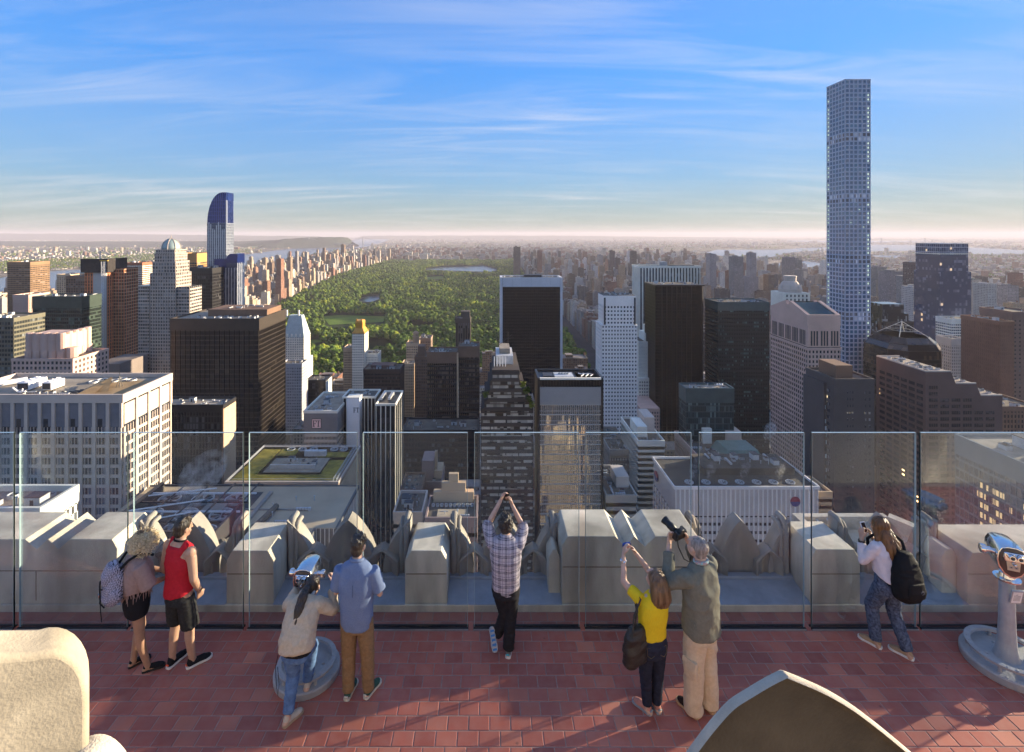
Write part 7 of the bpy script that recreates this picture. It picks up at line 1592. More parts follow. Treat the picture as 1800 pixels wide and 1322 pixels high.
B = Blob(); B.loft([(0, -.01, .0, .125, .075), (0, -.02, .04, .145, .105), (0, -.01, .16, .14, .10), (0, .01, .28, .115, .08), (0, .02, .34, .085, .06)], pw=2.6); B.build('bag', M_eth, bp, .009, 4, wrink=.006, wscale=8)
B = Blob(); B.loft([(0, -.05, .20, .075, .07), (0, -.045, .27, .10, .08), (0, -.01, .345, .10, .075), (0, .03, .36, .085, .05)], pw=2.6); B.build('flap', M_eth, bp, .008, 4)
for x in (-.135, .135): B = Blob(); B.ell((x, -.02, .10), .042, .06, .075); B.build('side_pocket', M_eth, bp, .008, 3)
g = G(); g.tube([(-.09, -.125, .20), (0, -.137, .165), (.09, -.125, .20)], .007, 6); g.tube([(-.14, -.11, .03), (0, -.135, .012), (.14, -.11, .03)], .008, 6); g.box(-.012, .012, -.142, -.128, .06, .2); g.tube([(0, -.135, .06), (.01, -.13, -.08), (-.005, -.12, -.2)], .004, 5); g.tube([(.01, -.135, .06), (.025, -.13, -.06), (.012, -.12, -.17)], .004, 5); g.tube([(-.05, .0, .35), (-.04, -.02, .40), (.04, -.02, .40), (.05, 0, .35)], .008, 6); g.obj('trim', BLK, bp)
g = G(); g.box(-.016, .016, -.149, -.143, .085, .115); g.obj('buckle', M_chrome, bp)
for sx in (-1, 1): g = G(); g.tube([(sx * .06, .03, .33), (sx * .09 + .05, .10, .44), (sx * .11 + .05, .22, .49), (sx * .12 + .05, .33, .42)], [.014] * 4, 7); g.obj('strap', BLK, bp)

# ---- 2 man in red tank top
rz = R(-22); p = person('young man in a red tank top and black shorts standing by the screen', gx(316, 5.70), 5.70, rz)
B = Blob(); at = head(B, (0, .05, 1.625), (.15, 1, -.12)); B.cone((0, .0, 1.47), .062, (0, .03, 1.58), .056)
B.loft([(0, 0, .86, .16, .115), (0, 0, .98, .155, .105), (0, 0, 1.1, .15, .10), (0, 0, 1.25, .18, .115), (0, 0, 1.38, .185, .105), (0, 0, 1.47, .13, .075), (0, 0, 1.51, .065, .06)])
leg(B, (-.09, 0, .90), (-.105, .03, .50), (-.11, -.02, .085), (.09, .06, .056, .04), foot=(-.05, 1, 0)); leg(B, (.09, 0, .90), (.12, .04, .50), (.13, .07, .085), (.09, .06, .056, .04), foot=(.35, 1, 0))
arm(B, (-.205, 0, 1.405), (-.265, -.02, 1.12), (-.20, .14, .92), (.058, .047, .045, .030)); arm(B, (.205, 0, 1.405), (.27, -.02, 1.12), (.22, .10, .90), (.058, .047, .045, .030)); B.ell((-.2, 0, 1.40), .062, .065, .07); B.ell((.2, 0, 1.40), .062, .065, .07)
hand(B, (-.20, .14, .92), (.35, .35, -.9), (1, .2, 0), (.2, 1, .2), 1.05); hand(B, (.22, .10, .90), (-.25, .3, -.95), (-1, .2, 0), (-.2, 1, .2), 1.05)
B.build('body', SK1, p, .0075, 3)
RED = cloth('red jersey', (.50, .022, .035), bump=.15); B = Blob(); B.loft([(0, -.005, .86, .186, .142), (0, 0, .98, .182, .132), (0, 0, 1.1, .168, .118), (0, 0, 1.25, .190, .130), (0, 0, 1.34, .17, .125), (0, -.005, 1.40, .135, .110), (0, -.005, 1.455, .115, .085)])
for sx in (-1, 1): B.cone((sx * .10, -.07, 1.40), .030, (sx * .115, 0, 1.49), .030); B.cone((sx * .115, 0, 1.49), .030, (sx * .10, .07, 1.40), .030)
B.build('tank_top', RED, p, .009, 4, cuts=((V(0, 0, .905), V(.22, .1, -1).normalized()),), wrink=.006, wscale=5.5, wst=(1.3, 1.3, 1.5), seed=4)
DKS = cloth('washed black denim', (.035, .035, .034), .3); B = Blob(); B.loft([(0, 0, .80, .176, .132), (0, 0, .88, .168, .122), (0, 0, .93, .145, .10)]); B.cone((-.095, 0, .86), .100, (-.11, .035, .50), .098, False); B.cone((.095, 0, .86), .100, (.125, .045, .50), .098, False); sh = B.build('shorts', DKS, p, .009, 3, wrink=.006, wscale=7, seed=6)
WHT = mat('white rubber sole', (.70, .68, .64), .6, 20, .08); ORG = mat('orange red trim', (.65, .10, .04), .6)
shoe(p, (-.11, -.02, 0), (-.05, 1, 0), BLK, WHT, .30, 1.08, accent=ORG, low=.09); shoe(p, (.13, .07, 0), (.45, 1, 0), BLK, WHT, .30, 1.08, accent=ORG, low=.09)
HD = hairmat('dark brown hair', (.012, .009, .007), (.05, .035, .025)); B = Blob(); B.ell(at(0, -.022, .035), .084, .102, .090); B.ell(at(0, -.05, -.025), .074, .066, .075); B.ell(at(0, .04, .085), .062, .06, .04)
for i in range(26): r = random.Random(i); B.cone(at(r.uniform(-.05, .05), r.uniform(-.07, .07), .10), .018, at(r.uniform(-.05, .05), r.uniform(-.03, .1), .135), .008)
B.build('hair', HD, p, .008, 2, wrink=.003, wscale=30, cuts=((at(0, .062, 0), (.15, 1, -.1)),))
g = G(); g.tube([V(.072 * math.cos(a), .008 + .066 * math.sin(a), 1.505 - .02 * math.sin(a)) for a in [2 * math.pi * i / 16 for i in range(16)]], .011, 6, closed=True); g.obj('neck_strap', BLK, p)
g = G(); g.tube([V(.222 + .036 * math.cos(a), .09 + .036 * math.sin(a), .925) for a in [2 * math.pi * i / 12 for i in range(12)]], .007, 6, closed=True); g.obj('wristband', BLK, p)

# ---- 3 woman bent over the viewer
rz = R(-5); X3, Y3 = gx(521, 5.1), 5.12; p = person('woman in a beige jacket with long ponytail bending to look through the viewer', X3, Y3, rz)
B = Blob(); at = head(B, (.02, .36, 1.15), (.0, .98, -.2), (0, .25, 1)); B.cone((0, .22, 1.09), .055, (.012, .30, 1.12), .05)
B.loft([(0, 0, .74, .155, .115), (0, .02, .84, .15, .108), (0, .09, .94, .135, .10), (0, .16, 1.02, .155, .105), (0, .215, 1.09, .14, .08), (0, .24, 1.125, .06, .055)])
leg(B, (-.075, 0, .76), (-.07, .06, .42), (-.06, -.10, .08), foot=(.45, 1, 0)); leg(B, (.075, .02, .76), (.04, .30, .52), (.0, .26, .14), foot=(0, 1, 0))
arm(B, (-.155, .19, 1.07), (-.25, .30, .96), (-.165, .46, 1.10)); arm(B, (.155, .19, 1.07), (.29, .30, .95), (.225, .46, 1.12)); hand(B, (-.165, .46, 1.10), (.15, .5, .85), (1, .1, 0), (.3, -.8, .5), .92, .8); hand(B, (.225, .46, 1.12), (-.15, .5, .85), (-1, .1, 0), (-.3, -.8, .5), .92, .8)
B.build('body', SK2, p, .0075, 3)
BEI = cloth('beige cotton twill', (.52, .43, .32), bump=.2); B = Blob(); B.loft([(0, -.03, .72, .185, .14), (0, -.005, .80, .19, .145), (0, .05, .90, .178, .135), (0, .13, 1.0, .182, .13), (0, .19, 1.075, .175, .11), (0, .23, 1.12, .10, .075)])
for s_, e, w in (((-.155, .19, 1.07), (-.25, .30, .96), (-.195, .41, 1.06)), ((.155, .19, 1.07), (.29, .30, .95), (.245, .42, 1.07))): B.cone(s_, .068, e, .058); B.cone(e, .056, w, .046, False)
B.build('jacket', BEI, p, .009, 4, wrink=.011, wscale=6, wst=(1.2, 1.4, 1.6), seed=9, cuts=((V(0, -.02, .735), V(.1, -.25, -1).normalized()),))
g = G(); g.tube([V(.075 * math.cos(a), .25 + .06 * math.sin(a), 1.135 + .012 * math.sin(a)) for a in [2 * math.pi * i / 16 for i in range(16)]], .022, 8, closed=True); g.obj('collar', cloth('grey fleece', (.50, .46, .43)), p, smooth=True)
B = Blob(); B.loft([(0, -.01, .69, .165, .125), (0, 0, .75, .165, .125), (0, .02, .80, .16, .12)]); B.build('undershirt', BLK, p, .009, 3)
JN = cloth('faded blue denim', (.115, .20, .36), .3, col2=(.06, .11, .22), scale=12); B = Blob(); B.loft([(0, 0, .64, .158, .12), (0, 0, .73, .16, .122), (0, .01, .79, .15, .115)]); B.cone((-.075, 0, .74), .096, (-.07, .06, .42), .066); B.cone((-.07, .06, .42), .066, (-.06, -.09, .11), .050, False); B.cone((.075, .02, .74), .090, (.04, .30, .52), .066); B.cone((.04, .30, .52), .064, (.0, .26, .17), .05, False)
B.build('jeans', JN, p, .009, 3, wrink=.006, wscale=9, wst=(1, 1, 2.6), seed=3)
TANS = mat('cream canvas', (.50, .44, .36), .8, 20, .15); shoe(p, (-.06, -.10, 0), (.55, 1, 0), TANS, mat('tan sole', (.35, .26, .18), .8), .255, .95); shoe(p, (.0, .26, .06), (0, 1, 0), TANS, MATS['tan sole'], .255, .95, z0=.06)
B = Blob(); B.ell(at(0, -.02, .028), .084, .104, .094); B.ell(at(0, -.06, -.03), .07, .06, .07); HP = hairmat('glossy dark hair', (.010, .007, .006), (.045, .028, .020), rough=.3); B.build('hair', HP, p, .008, 3, cuts=((at(0, .06, 0), (0, .98, -.1)),))
B = Blob(); B.chain([V(.02, .28, 1.20), V(.015, .21, 1.22), V(.01, .12, 1.19), V(.0, .035, 1.10), V(-.015, -.03, 1.0)], [.026, .042, .054, .050, .022], fl=.62, side=(1, 0, 0)); B.build('ponytail', HP, p, .007, 3, wrink=.004, wscale=20, wst=(1.5, 1.5, .3))
g = G(); g.tube([(-.17, -.10, .72), (-.19, -.12, .6), (-.18, -.12, .42), (-.165, -.115, .30), (-.15, -.115, .42), (-.17, -.11, .6)], .0035, 5); g.obj('drawcord', BLK, p)

# ---- 4 man in blue shirt
rz = R(-3); p = person('man in a blue short sleeved shirt and tan chinos seen from behind', gx(627, 5.33), 5.33, rz)
B = Blob(); at = head(B, (0, .06, 1.645), (.08, 1, -.1)); B.cone((0, .01, 1.49), .06, (0, .035, 1.6), .055)
B.loft([(0, 0, .88, .16, .115), (0, 0, 1.0, .155, .11), (0, 0, 1.12, .15, .105), (0, 0, 1.27, .175, .115), (0, 0, 1.40, .18, .10), (0, 0, 1.49, .12, .07), (0, .005, 1.53, .06, .055)])
leg(B, (-.09, 0, .9), (-.10, .02, .50), (-.10, .0, .08), foot=(.1, 1, 0)); leg(B, (.09, 0, .9), (.12, .02, .50), (.13, .03, .08), foot=(.3, 1, 0))
arm(B, (-.2, 0, 1.42), (-.255, .03, 1.14), (-.12, .27, 1.12)); arm(B, (.2, 0, 1.42), (.265, .03, 1.14), (.12, .27, 1.14)); hand(B, (-.12, .27, 1.12), (.7, .7, .1), (0, -.2, 1), (0, -.3, 1), 1.0); hand(B, (.12, .27, 1.14), (-.7, .7, .1), (0, -.2, 1), (0, -.3, 1), 1.0)
B.build('body', SK2, p, .0075, 3)
def chambray():
    m, t, b = newmat('blue chambray'); c = N(t, 'ShaderNodeTexCoord'); n = N(t, 'ShaderNodeTexNoise'); n.inputs['Scale'].default_value = 90; n.inputs['Detail'].default_value = 4; t.links.new(c.outputs['Object'], n.inputs['Vector'])
    n2 = N(t, 'ShaderNodeTexNoise'); n2.inputs['Scale'].default_value = 6; t.links.new(c.outputs['Object'], n2.inputs['Vector'])
    t.links.new(MIXC(t, MATH(t, 'MULTIPLY_ADD', n2.outputs['Fac'], .4, MATH(t, 'MULTIPLY', n.outputs['Fac'], .6)), (.085, .125, .24), (.24, .30, .44)), b.inputs['Base Color']); b.inputs['Roughness'].default_value = .9; b.inputs['Specular IOR Level'].default_value = .1; return m
CH = chambray(); B = Blob(); B.loft([(0, -.005, .80, .172, .13), (0, 0, .92, .182, .138), (0, 0, 1.08, .183, .138), (0, 0, 1.25, .20, .138), (0, 0, 1.38, .20, .122), (0, 0, 1.465, .155, .09), (0, 0, 1.515, .075, .068)]); B.cone((-.185, 0, 1.42), .072, (-.248, .02, 1.19), .074, False); B.cone((.185, 0, 1.42), .072, (.258, .02, 1.19), .074, False)
s4 = B.build('shirt', CH, p, .009, 4, wrink=.006, wscale=6, wst=(1.4, 1.4, .9), seed=12, cuts=((V(0, 0, .85), V(-.28, .45, -1).normalized()),))
g = G(); g.tube([V(.068 * math.cos(a), .005 + .06 * math.sin(a), 1.525 - .012 * math.sin(a)) for a in [2 * math.pi * i / 18 for i in range(18)]], .019, 8, closed=True); g.obj('collar', CH, s4, smooth=True)
g = G(); g.tube([(x, -.128 + .02 * (x / .16) ** 2 * 2, 1.335) for x in [-.15 + .03 * i for i in range(11)]], .0035, 5); g.tube([(0, -.143, 1.33), (0, -.150, 1.2)], .0025, 5); g.obj('seam', cloth('dark blue thread', (.06, .09, .18)), s4)
CHN = cloth('tan chino', (.26, .165, .085), .18); B = Blob(); B.loft([(0, 0, .78, .17, .128), (0, 0, .90, .168, .125), (0, 0, 1.0, .155, .115)]); B.cone((-.088, 0, .87), .098, (-.10, .02, .50), .076); B.cone((-.10, .02, .50), .075, (-.10, .005, .075), .060, False); B.cone((.088, 0, .87), .098, (.12, .02, .50), .076); B.cone((.12, .02, .50), .075, (.13, .03, .075), .060, False); B.build('chinos', CHN, p, .009, 3, wrink=.006, wscale=8, wst=(1, 1, 2.2), seed=14)
GRN = cloth('green suede', (.045, .10, .075)); CRM = mat('cream rubber', (.62, .58, .48), .7); shoe(p, (-.10, .0, 0), (.1, 1, 0), GRN, CRM, .29, 1.05, accent=CRM); shoe(p, (.13, .03, 0), (.4, 1, 0), GRN, CRM, .29, 1.05, accent=CRM)
B = Blob(); B.ell(at(0, -.02, .035), .083, .102, .092); B.ell(at(0, -.055, -.03), .072, .060, .072)
for i in range(60): r = random.Random(i + 50); d = V(r.gauss(0, .8), r.gauss(0, .8), r.uniform(.2, 1)).normalized(); q = at(d.x * .075, -.02 + d.y * .09, .035 + d.z * .08); B.cone(q, .014, q + d * .026 + V(.01, .01, .0), .006)
B.build('hair', HD, p, .0075, 2, cuts=((at(0, .065, 0), (.1, 1, -.1)),))

# ---- 5 man in plaid shirt, legs crossed, phone raised
rz = R(-2); p = person('man in a plaid shirt and dark jeans raising a phone with his ankles crossed', gx(889, 5.86), 5.86, rz, .93)
B = Blob(); at = head(B, (0, .07, 1.60), (.02, 1, .12)); B.cone((0, .0, 1.45), .06, (0, .035, 1.55), .054)
B.loft([(0, 0, .84, .155, .112), (0, 0, .96, .15, .108), (0, 0, 1.08, .145, .10), (0, 0, 1.23, .17, .11), (0, 0, 1.36, .175, .10), (0, 0, 1.45, .12, .07), (0, .005, 1.49, .06, .055)])
leg(B, (.085, 0, .87), (.065, .03, .47), (.035, .0, .085), foot=(.15, 1, 0)); leg(B, (-.085, 0, .87), (-.01, .07, .46), (-.125, .10, .15))
arm(B, (-.19, .02, 1.40), (-.245, .16, 1.52), (-.07, .27, 1.79)); arm(B, (.19, .02, 1.40), (.235, .17, 1.50), (.085, .30, 1.72)); hand(B, (-.07, .27, 1.79), (.45, .2, .85), (.5, -.3, -.1), (.3, -.9, .0), 1.0, .7); hand(B, (.085, .30, 1.72), (-.4, .2, .9), (-.5, -.3, 0), (-.3, -.9, .1), 1.0, .8)
B.build('body', SK2, p, .0075, 3)
def plaid():
    m, t, b = newmat('violet grey plaid'); c = N(t, 'ShaderNodeTexCoord'); s = N(t, 'ShaderNodeSeparateXYZ'); t.links.new(c.outputs['Object'], s.inputs[0])
    nz = N(t, 'ShaderNodeTexNoise'); nz.inputs['Scale'].default_value = 3; t.links.new(c.outputs['Object'], nz.inputs['Vector']); w = MATH(t, 'MULTIPLY', nz.outputs['Fac'], .03)
    def band(v, per, lo, hi): f = MATH(t, 'FRACT', MATH(t, 'DIVIDE', MATH(t, 'ADD', v, w), per)); return MATH(t, 'MULTIPLY', MATH(t, 'GREATER_THAN', f, lo), MATH(t, 'LESS_THAN', f, hi))
    x, z = s.outputs[0], s.outputs[2]; k = MATH(t, 'MULTIPLY', MATH(t, 'ADD', band(x, .085, .05, .38), band(z, .092, .1, .42)), .46); l = MATH(t, 'MAXIMUM', band(x, .085, .62, .68), band(z, .092, .66, .72)); l2 = MATH(t, 'MAXIMUM', band(x, .085, .19, .23), band(z, .092, .24, .28))
    cc = MIXC(t, k, (.47, .43, .47), (.028, .028, .055)); cc = MIXC(t, MATH(t, 'MULTIPLY', l, .75), cc, (.10, .08, .14)); cc = MIXC(t, MATH(t, 'MULTIPLY', l2, .7), cc, (.52, .47, .52))
    t.links.new(cc, b.inputs['Base Color']); b.inputs['Roughness'].default_value = .9; b.inputs['Specular IOR Level'].default_value = .1; return m
PL = plaid(); B = Blob(); B.loft([(0, -.005, .80, .155, .12), (0, 0, .90, .172, .13), (0, 0, 1.05, .175, .13), (0, 0, 1.22, .195, .135), (0, .0, 1.34, .20, .122), (0, 0, 1.43, .155, .09), (0, .005, 1.48, .075, .066)]); B.cone((-.175, .02, 1.385), .075, (-.245, .15, 1.515), .064); B.cone((-.245, .15, 1.515), .062, (-.225, .18, 1.56), .058, False); B.cone((.175, .02, 1.385), .075, (.235, .16, 1.495), .064); B.cone((.235, .16, 1.495), .062, (.218, .185, 1.54), .058, False)
s5 = B.build('shirt', PL, p, .009, 4, wrink=.008, wscale=6, wst=(1.2, 1.2, 1.5), seed=17, cuts=((V(0, 0, .835), V(.22, .55, -1).normalized()),))
g = G(); g.tube([V(.066 * math.cos(a), .012 + .06 * math.sin(a), 1.485 - .012 * math.sin(a)) for a in [2 * math.pi * i / 18 for i in range(18)]], .018, 8, closed=True); g.obj('collar', PL, s5, smooth=True)
BJ = cloth('black denim', (.022, .022, .026), .25); B = Blob(); B.loft([(0, 0, .75, .165, .125), (0, 0, .87, .163, .122), (0, 0, .97, .15, .112)]); B.cone((.085, 0, .84), .096, (.065, .03, .47), .074); B.cone((.065, .03, .47), .072, (.035, .005, .085), .066, False); B.cone((-.085, 0, .84), .096, (-.01, .07, .46), .072); B.cone((-.01, .07, .46), .07, (-.115, .10, .18), .060, False); B.build('jeans', BJ, p, .009, 3, wrink=.006, wscale=8, wst=(1, 1, 2.4), seed=18)
GRY = cloth('grey mesh', (.16, .15, .14)); BLS = mat('blue and cream sole', (.06, .18, .40), .6, 26, .2, col2=(.55, .50, .38)); shoe(p, (.035, .0, 0), (.15, 1, 0), GRY, WHT, .28, 1.02, accent=mat('teal lining', (.05, .35, .45), .7))
B = Blob()        # the crossed foot stands on its toe, sole to the viewer
q = V(-.135, .10, .13); o5 = empty('shoe', (0, 0, 0)); o5.parent = p
up = V(-.18, .20, .96).normalized(); sd = V(1, .25, .1).normalized(); nn = up.cross(sd).normalized() * -1
if nn.y > 0: nn = -nn
g = G(); prof = [(-.135, .016), (-.12, .034), (-.06, .044), (0, .036), (.06, .034), (.11, .036), (.14, .026), (.15, .012)]; out = [(y, x) for y, x in prof] + [(y, -x) for y, x in reversed(prof)]; c0 = V(-.165, .045, .155)
g.rings([[c0 + up * y + sd * x + nn * .0 for y, x in out], [c0 + up * y + sd * x + nn * .022 for y, x in out]]); g.obj('sole', BLS, o5)
g = G()
for k in range(5): g.obox(c0 + up * (-.10 + .052 * k) + nn * .024, sd * .026, up * .011, nn * .004)
g.obj('tread', mat('bright blue tread', (.03, .20, .55), .5), o5); B = Blob(); B.cone(c0 + up * .10 - nn * .03, .036, c0 - up * .08 - nn * .025, .034, fl=1); B.ell(c0 - up * .07 - nn * .02, .042, .03, .06); B.cone(c0 + up * .09 - nn * .03, .036, (-.118, .10, .20), .040); B.build('upper', GRY, o5, .007, 3)
B = Blob(); r = random.Random(31); hc = at(0, -.02, .035); B.ell(hc, .080, .098, .088); B.ell(at(0, -.06, -.03), .07, .055, .07)
for i in range(130):
    d = V(r.gauss(0, 1), r.gauss(-.2, 1), r.gauss(.3, .8)).normalized(); loc = V(hc.x + d.x * .084, hc.y + d.y * .1, hc.z + d.z * .095)
    if d.y > .55 and d.z < .5: continue
    t_ = V(r.gauss(0, 1), r.gauss(0, 1), r.gauss(0, 1)).normalized() * .018; B.cone(loc, .014, loc + t_ + d * .008, .010)
B.build('hair', hairmat('curly dark hair', (.012, .009, .008), (.055, .04, .03), 40, (1, 1, 1)), p, .0075, 2, wrink=.003, wscale=40)
def device(nm, lab, cat, loc, rz, sz, m, tilt=0, lens=None):
    o = empty(nm, loc, rz); o.rotation_euler = (tilt, 0, rz); tag(o, lab, cat); g = G(); w, d, h = sz; k = min(.012, d * .45)
    g.rings([[(x, y, z) for x, z in [(-w / 2 + k, -h / 2), (w / 2 - k, -h / 2), (w / 2, -h / 2 + k), (w / 2, h / 2 - k), (w / 2 - k, h / 2), (-w / 2 + k, h / 2), (-w / 2, h / 2 - k), (-w / 2, -h / 2 + k)]] for y in (d / 2, -d / 2)]); g.obj('case', m, o)
    g = G(); g.box(-w / 2 + .006, w / 2 - .006, -d / 2 - .0015, -d / 2 - .0003, -h / 2 + .01, h / 2 - .01); g.obj('screen', M_lens, o)
    if lens: g = G(); g.lathe([(lens, 0), (lens, .018), (lens * .8, .02), (lens * .75, .012)], (0, d / 2, 0), 16, ax=(0, 1, 0)); g.obj('lens', M_plast, o)
    return o
device('phone', 'black phone held up sideways by the man in the plaid shirt', 'phone', wloc(p, (.012, .315, 1.83)), rz, (.068, .010, .135), M_plast, .15)

# ---- 6 woman in yellow
rz = R(10); p = person('woman in a yellow top and dark jeans lifting a small camera', gx(1146, 5.17), 5.17, rz, .98)
B = Blob(); at = head(B, (.06, .05, 1.345), (-.30, .9, .30), (.05, -.3, 1)); B.cone((.03, 0, 1.20), .050, (.045, .025, 1.30), .048)
B.loft([(0, 0, .70, .150, .112), (0, 0, .80, .145, .105), (0, 0, .90, .128, .092), (.01, 0, 1.03, .142, .10), (.02, 0, 1.13, .142, .09), (.025, 0, 1.20, .11, .065), (.03, 0, 1.235, .055, .05)])
leg(B, (-.075, 0, .74), (-.07, .01, .40), (-.055, .0, .07), foot=(-.4, 1, 0)); leg(B, (.075, 0, .74), (.075, .01, .40), (.06, .0, .07), foot=(-.1, 1, 0))
arm(B, (-.135, .02, 1.17), (-.235, .20, 1.25), (-.175, .34, 1.45), (.044, .036, .034, .023)); arm(B, (.165, .02, 1.18), (.13, .24, 1.25), (-.015, .37, 1.44), (.044, .036, .034, .023)); hand(B, (-.175, .34, 1.45), (.25, .15, .95), (.8, -.1, 0), (.5, -.8, 0), .9, .6); hand(B, (-.015, .37, 1.44), (-.55, .1, .8), (-.6, -.2, -.3), (-.3, -.8, .3), .9, .7)
B.build('body', SK2, p, .0075, 3)
YEL = cloth('yellow ribbed cotton', (.72, .52, .022), .08, stretch=(4, 4, 1)); B = Blob(); B.loft([(0, 0, .80, .150, .112), (0, 0, .90, .142, .105), (.01, 0, 1.03, .158, .115), (.02, 0, 1.12, .155, .105), (.025, 0, 1.185, .12, .08), (.03, 0, 1.225, .066, .06)]); B.cone((-.125, .02, 1.165), .060, (-.195, .125, 1.212), .050, False); B.cone((.155, .02, 1.175), .060, (.148, .13, 1.215), .050, False); B.build('top', YEL, p, .008, 4, wrink=.005, wscale=7, wst=(1.2, 1.2, 1.6), seed=22, cuts=((V(0, 0, .815), V(0, .1, -1).normalized()),))
IND = cloth('dark indigo denim', (.022, .026, .045), .3); B = Blob(); B.loft([(0, 0, .62, .152, .116), (0, -.005, .72, .158, .122), (0, 0, .80, .145, .108), (0, 0, .84, .14, .104)]); B.cone((-.075, 0, .71), .088, (-.07, .01, .40), .062); B.cone((-.07, .01, .40), .060, (-.055, .002, .085), .046, False); B.cone((.075, 0, .71), .088, (.075, .01, .40), .062); B.cone((.075, .01, .40), .060, (.06, .002, .085), .046, False); j6 = B.build('jeans', IND, p, .008, 3, wrink=.004, wscale=9, wst=(1, 1, 2.6), seed=23)
g = G()
for sx in (-1, 1): pr = [(sx * .035, -.122, .75), (sx * .11, -.108, .755), (sx * .112, -.112, .68), (sx * .075, -.126, .655), (sx * .036, -.126, .675)]; g.tube(pr, .0022, 4, closed=True)
g.obj('pocket_stitching', cloth('ochre thread', (.25, .17, .08)), j6)
SND = cloth('salmon strap', (.50, .22, .17)); SL = mat('grey foam sole', (.24, .27, .30), .8); shoe(p, (-.055, .0, 0), (-.55, 1, 0), SND, SL, .245, .95, nm='sandal', accent=SL, low=.055); shoe(p, (.06, .0, 0), (-.12, 1, 0), SND, SL, .245, .95, nm='sandal', accent=SL, low=.055)
HBm = hairmat('brown bob hair', (.055, .028, .014), (.20, .11, .055), 30, (1, 1, .12), .35); B = Blob(); B.ell(at(0, -.025, .03), .088, .104, .095); B.loft([(.075, -.055, 1.13, .095, .052), (.075, -.06, 1.20, .115, .072), (.07, -.05, 1.29, .104, .078), (.062, -.02, 1.37, .088, .08), (.06, 0, 1.42, .06, .06)]); B.build('hair', HBm, p, .0075, 3, wrink=.005, wscale=14, wst=(1.6, 1.6, .22), seed=24)
g = G(); g.tube([V(-.190 + .030 * math.cos(a), .31 + .028 * math.sin(a), 1.405) for a in [2 * math.pi * i / 14 for i in range(14)]], .010, 6, closed=True); g.box(-.225, -.205, .278, .305, 1.39, 1.42); g.obj('watch', mat('silver watch', (.7, .7, .72), .2, metal=.8), p)
BLUE = mat('blue camera body', (.03, .07, .30), .3, 5, .1, metal=.3); device('compact_camera', 'small blue compact camera raised by the woman in yellow', 'camera', wloc(p, (-.115, .385, 1.52)), rz + .1, (.095, .022, .055), BLUE, .1, .016)
tb_ = empty('tote_bag', wloc(p, (-.225, -.07, .60)), rz + .2); tag(tb_, 'big black leather tote bag hanging from the left shoulder of the woman in yellow', 'bag'); LEA = mat('black leather', (.018, .017, .016), .42, 20, .2, spec=.45, bump=.3, bscale=90)
B = Blob(); B.loft([(0, 0, -.02, .115, .035), (0, 0, .02, .14, .06), (0, 0, .16, .145, .065), (0, 0, .28, .12, .055), (.01, 0, .35, .085, .03)], pw=3.2, yaw=.15); B.build('bag', LEA, tb_, .008, 3, wrink=.010, wscale=6, seed=25)
for q in (-.035, .035): g = G(); g.tube([(-.055 + q, -.03 + q, .31), (.0 + q, .0 + q * .5, .48), (.075, .05 + q, .60), (.075, .10 + q, .60), (.05 + q, .06 + q, .42), (.06 + q, .02, .30)], .008, 6); g.obj('handle', LEA, tb_)

# ---- 7 older man with camera
rz = R(33); p = person('grey haired older man in an olive blazer and cream cargo trousers aiming a camera', gx(1232, 5.17), 5.17, rz, .98)
B = Blob(); at = head(B, (0, .05, 1.69), (.05, .95, .28), (0, -.25, 1), 1.04); B.cone((0, -.01, 1.53), .065, (0, .02, 1.64), .060)
B.loft([(0, 0, .90, .17, .135), (0, 0, 1.02, .172, .14), (0, 0, 1.15, .168, .13), (0, 0, 1.31, .185, .125), (0, 0, 1.44, .19, .105), (0, 0, 1.53, .125, .075), (0, 0, 1.57, .065, .06)])
leg(B, (-.09, 0, .93), (-.095, .02, .52), (-.10, .02, .085), foot=(.0, 1, 0)); leg(B, (.09, 0, .93), (.10, .0, .52), (.10, -.04, .085), foot=(.2, 1, 0))
arm(B, (-.21, .02, 1.46), (-.27, .22, 1.32), (-.07, .36, 1.60)); arm(B, (.21, .02, 1.46), (.27, .24, 1.34), (.10, .24, 1.64)); hand(B, (-.07, .36, 1.60), (.35, .1, .95), (.2, -.7, .6), (.7, -.6, 0), 1.05, .8); hand(B, (.10, .24, 1.64), (-.2, .55, .8), (-.9, .2, 0), (-.3, -.8, .5), 1.05, .7)
B.build('body', SK2, p, .0075, 3)
OLV = cloth('olive grey blazer', (.165, .16, .125), .12, bump=.2); B = Blob(); B.loft([(0, -.01, .84, .205, .165), (0, 0, .95, .205, .165), (0, 0, 1.10, .20, .158), (0, 0, 1.28, .212, .15), (0, 0, 1.42, .21, .125), (0, 0, 1.51, .155, .092), (0, 0, 1.555, .08, .07)])
for s_, e, w in (((-.195, .02, 1.45), (-.27, .22, 1.32), (-.12, .325, 1.525)), ((.195, .02, 1.45), (.27, .24, 1.34), (.145, .24, 1.56))): B.cone(s_, .080, e, .066); B.cone(e, .064, w, .048, False)
s7 = B.build('blazer', OLV, p, .009, 4, wrink=.010, wscale=5, wst=(1.2, 1.2, 1.5), seed=27, cuts=((V(0, 0, .865), V(0, .22, -1).normalized()),))
g = G(); g.obox((-.20, -.02, 1.02), (.004, .05, .012), (.008, 0, 0), (0, .01, .022)); g.obj('pocket_flap', OLV, s7)
g = G(); g.tube([V(.072 * math.cos(a), .0 + .066 * math.sin(a), 1.572 - .01 * math.sin(a)) for a in [2 * math.pi * i / 18 for i in range(18)]], .017, 8, closed=True); g.obj('scarf', mat('striped scarf', (.10, .45, .45), .8, 45, .3, col2=(.6, .12, .10)), p, smooth=True)
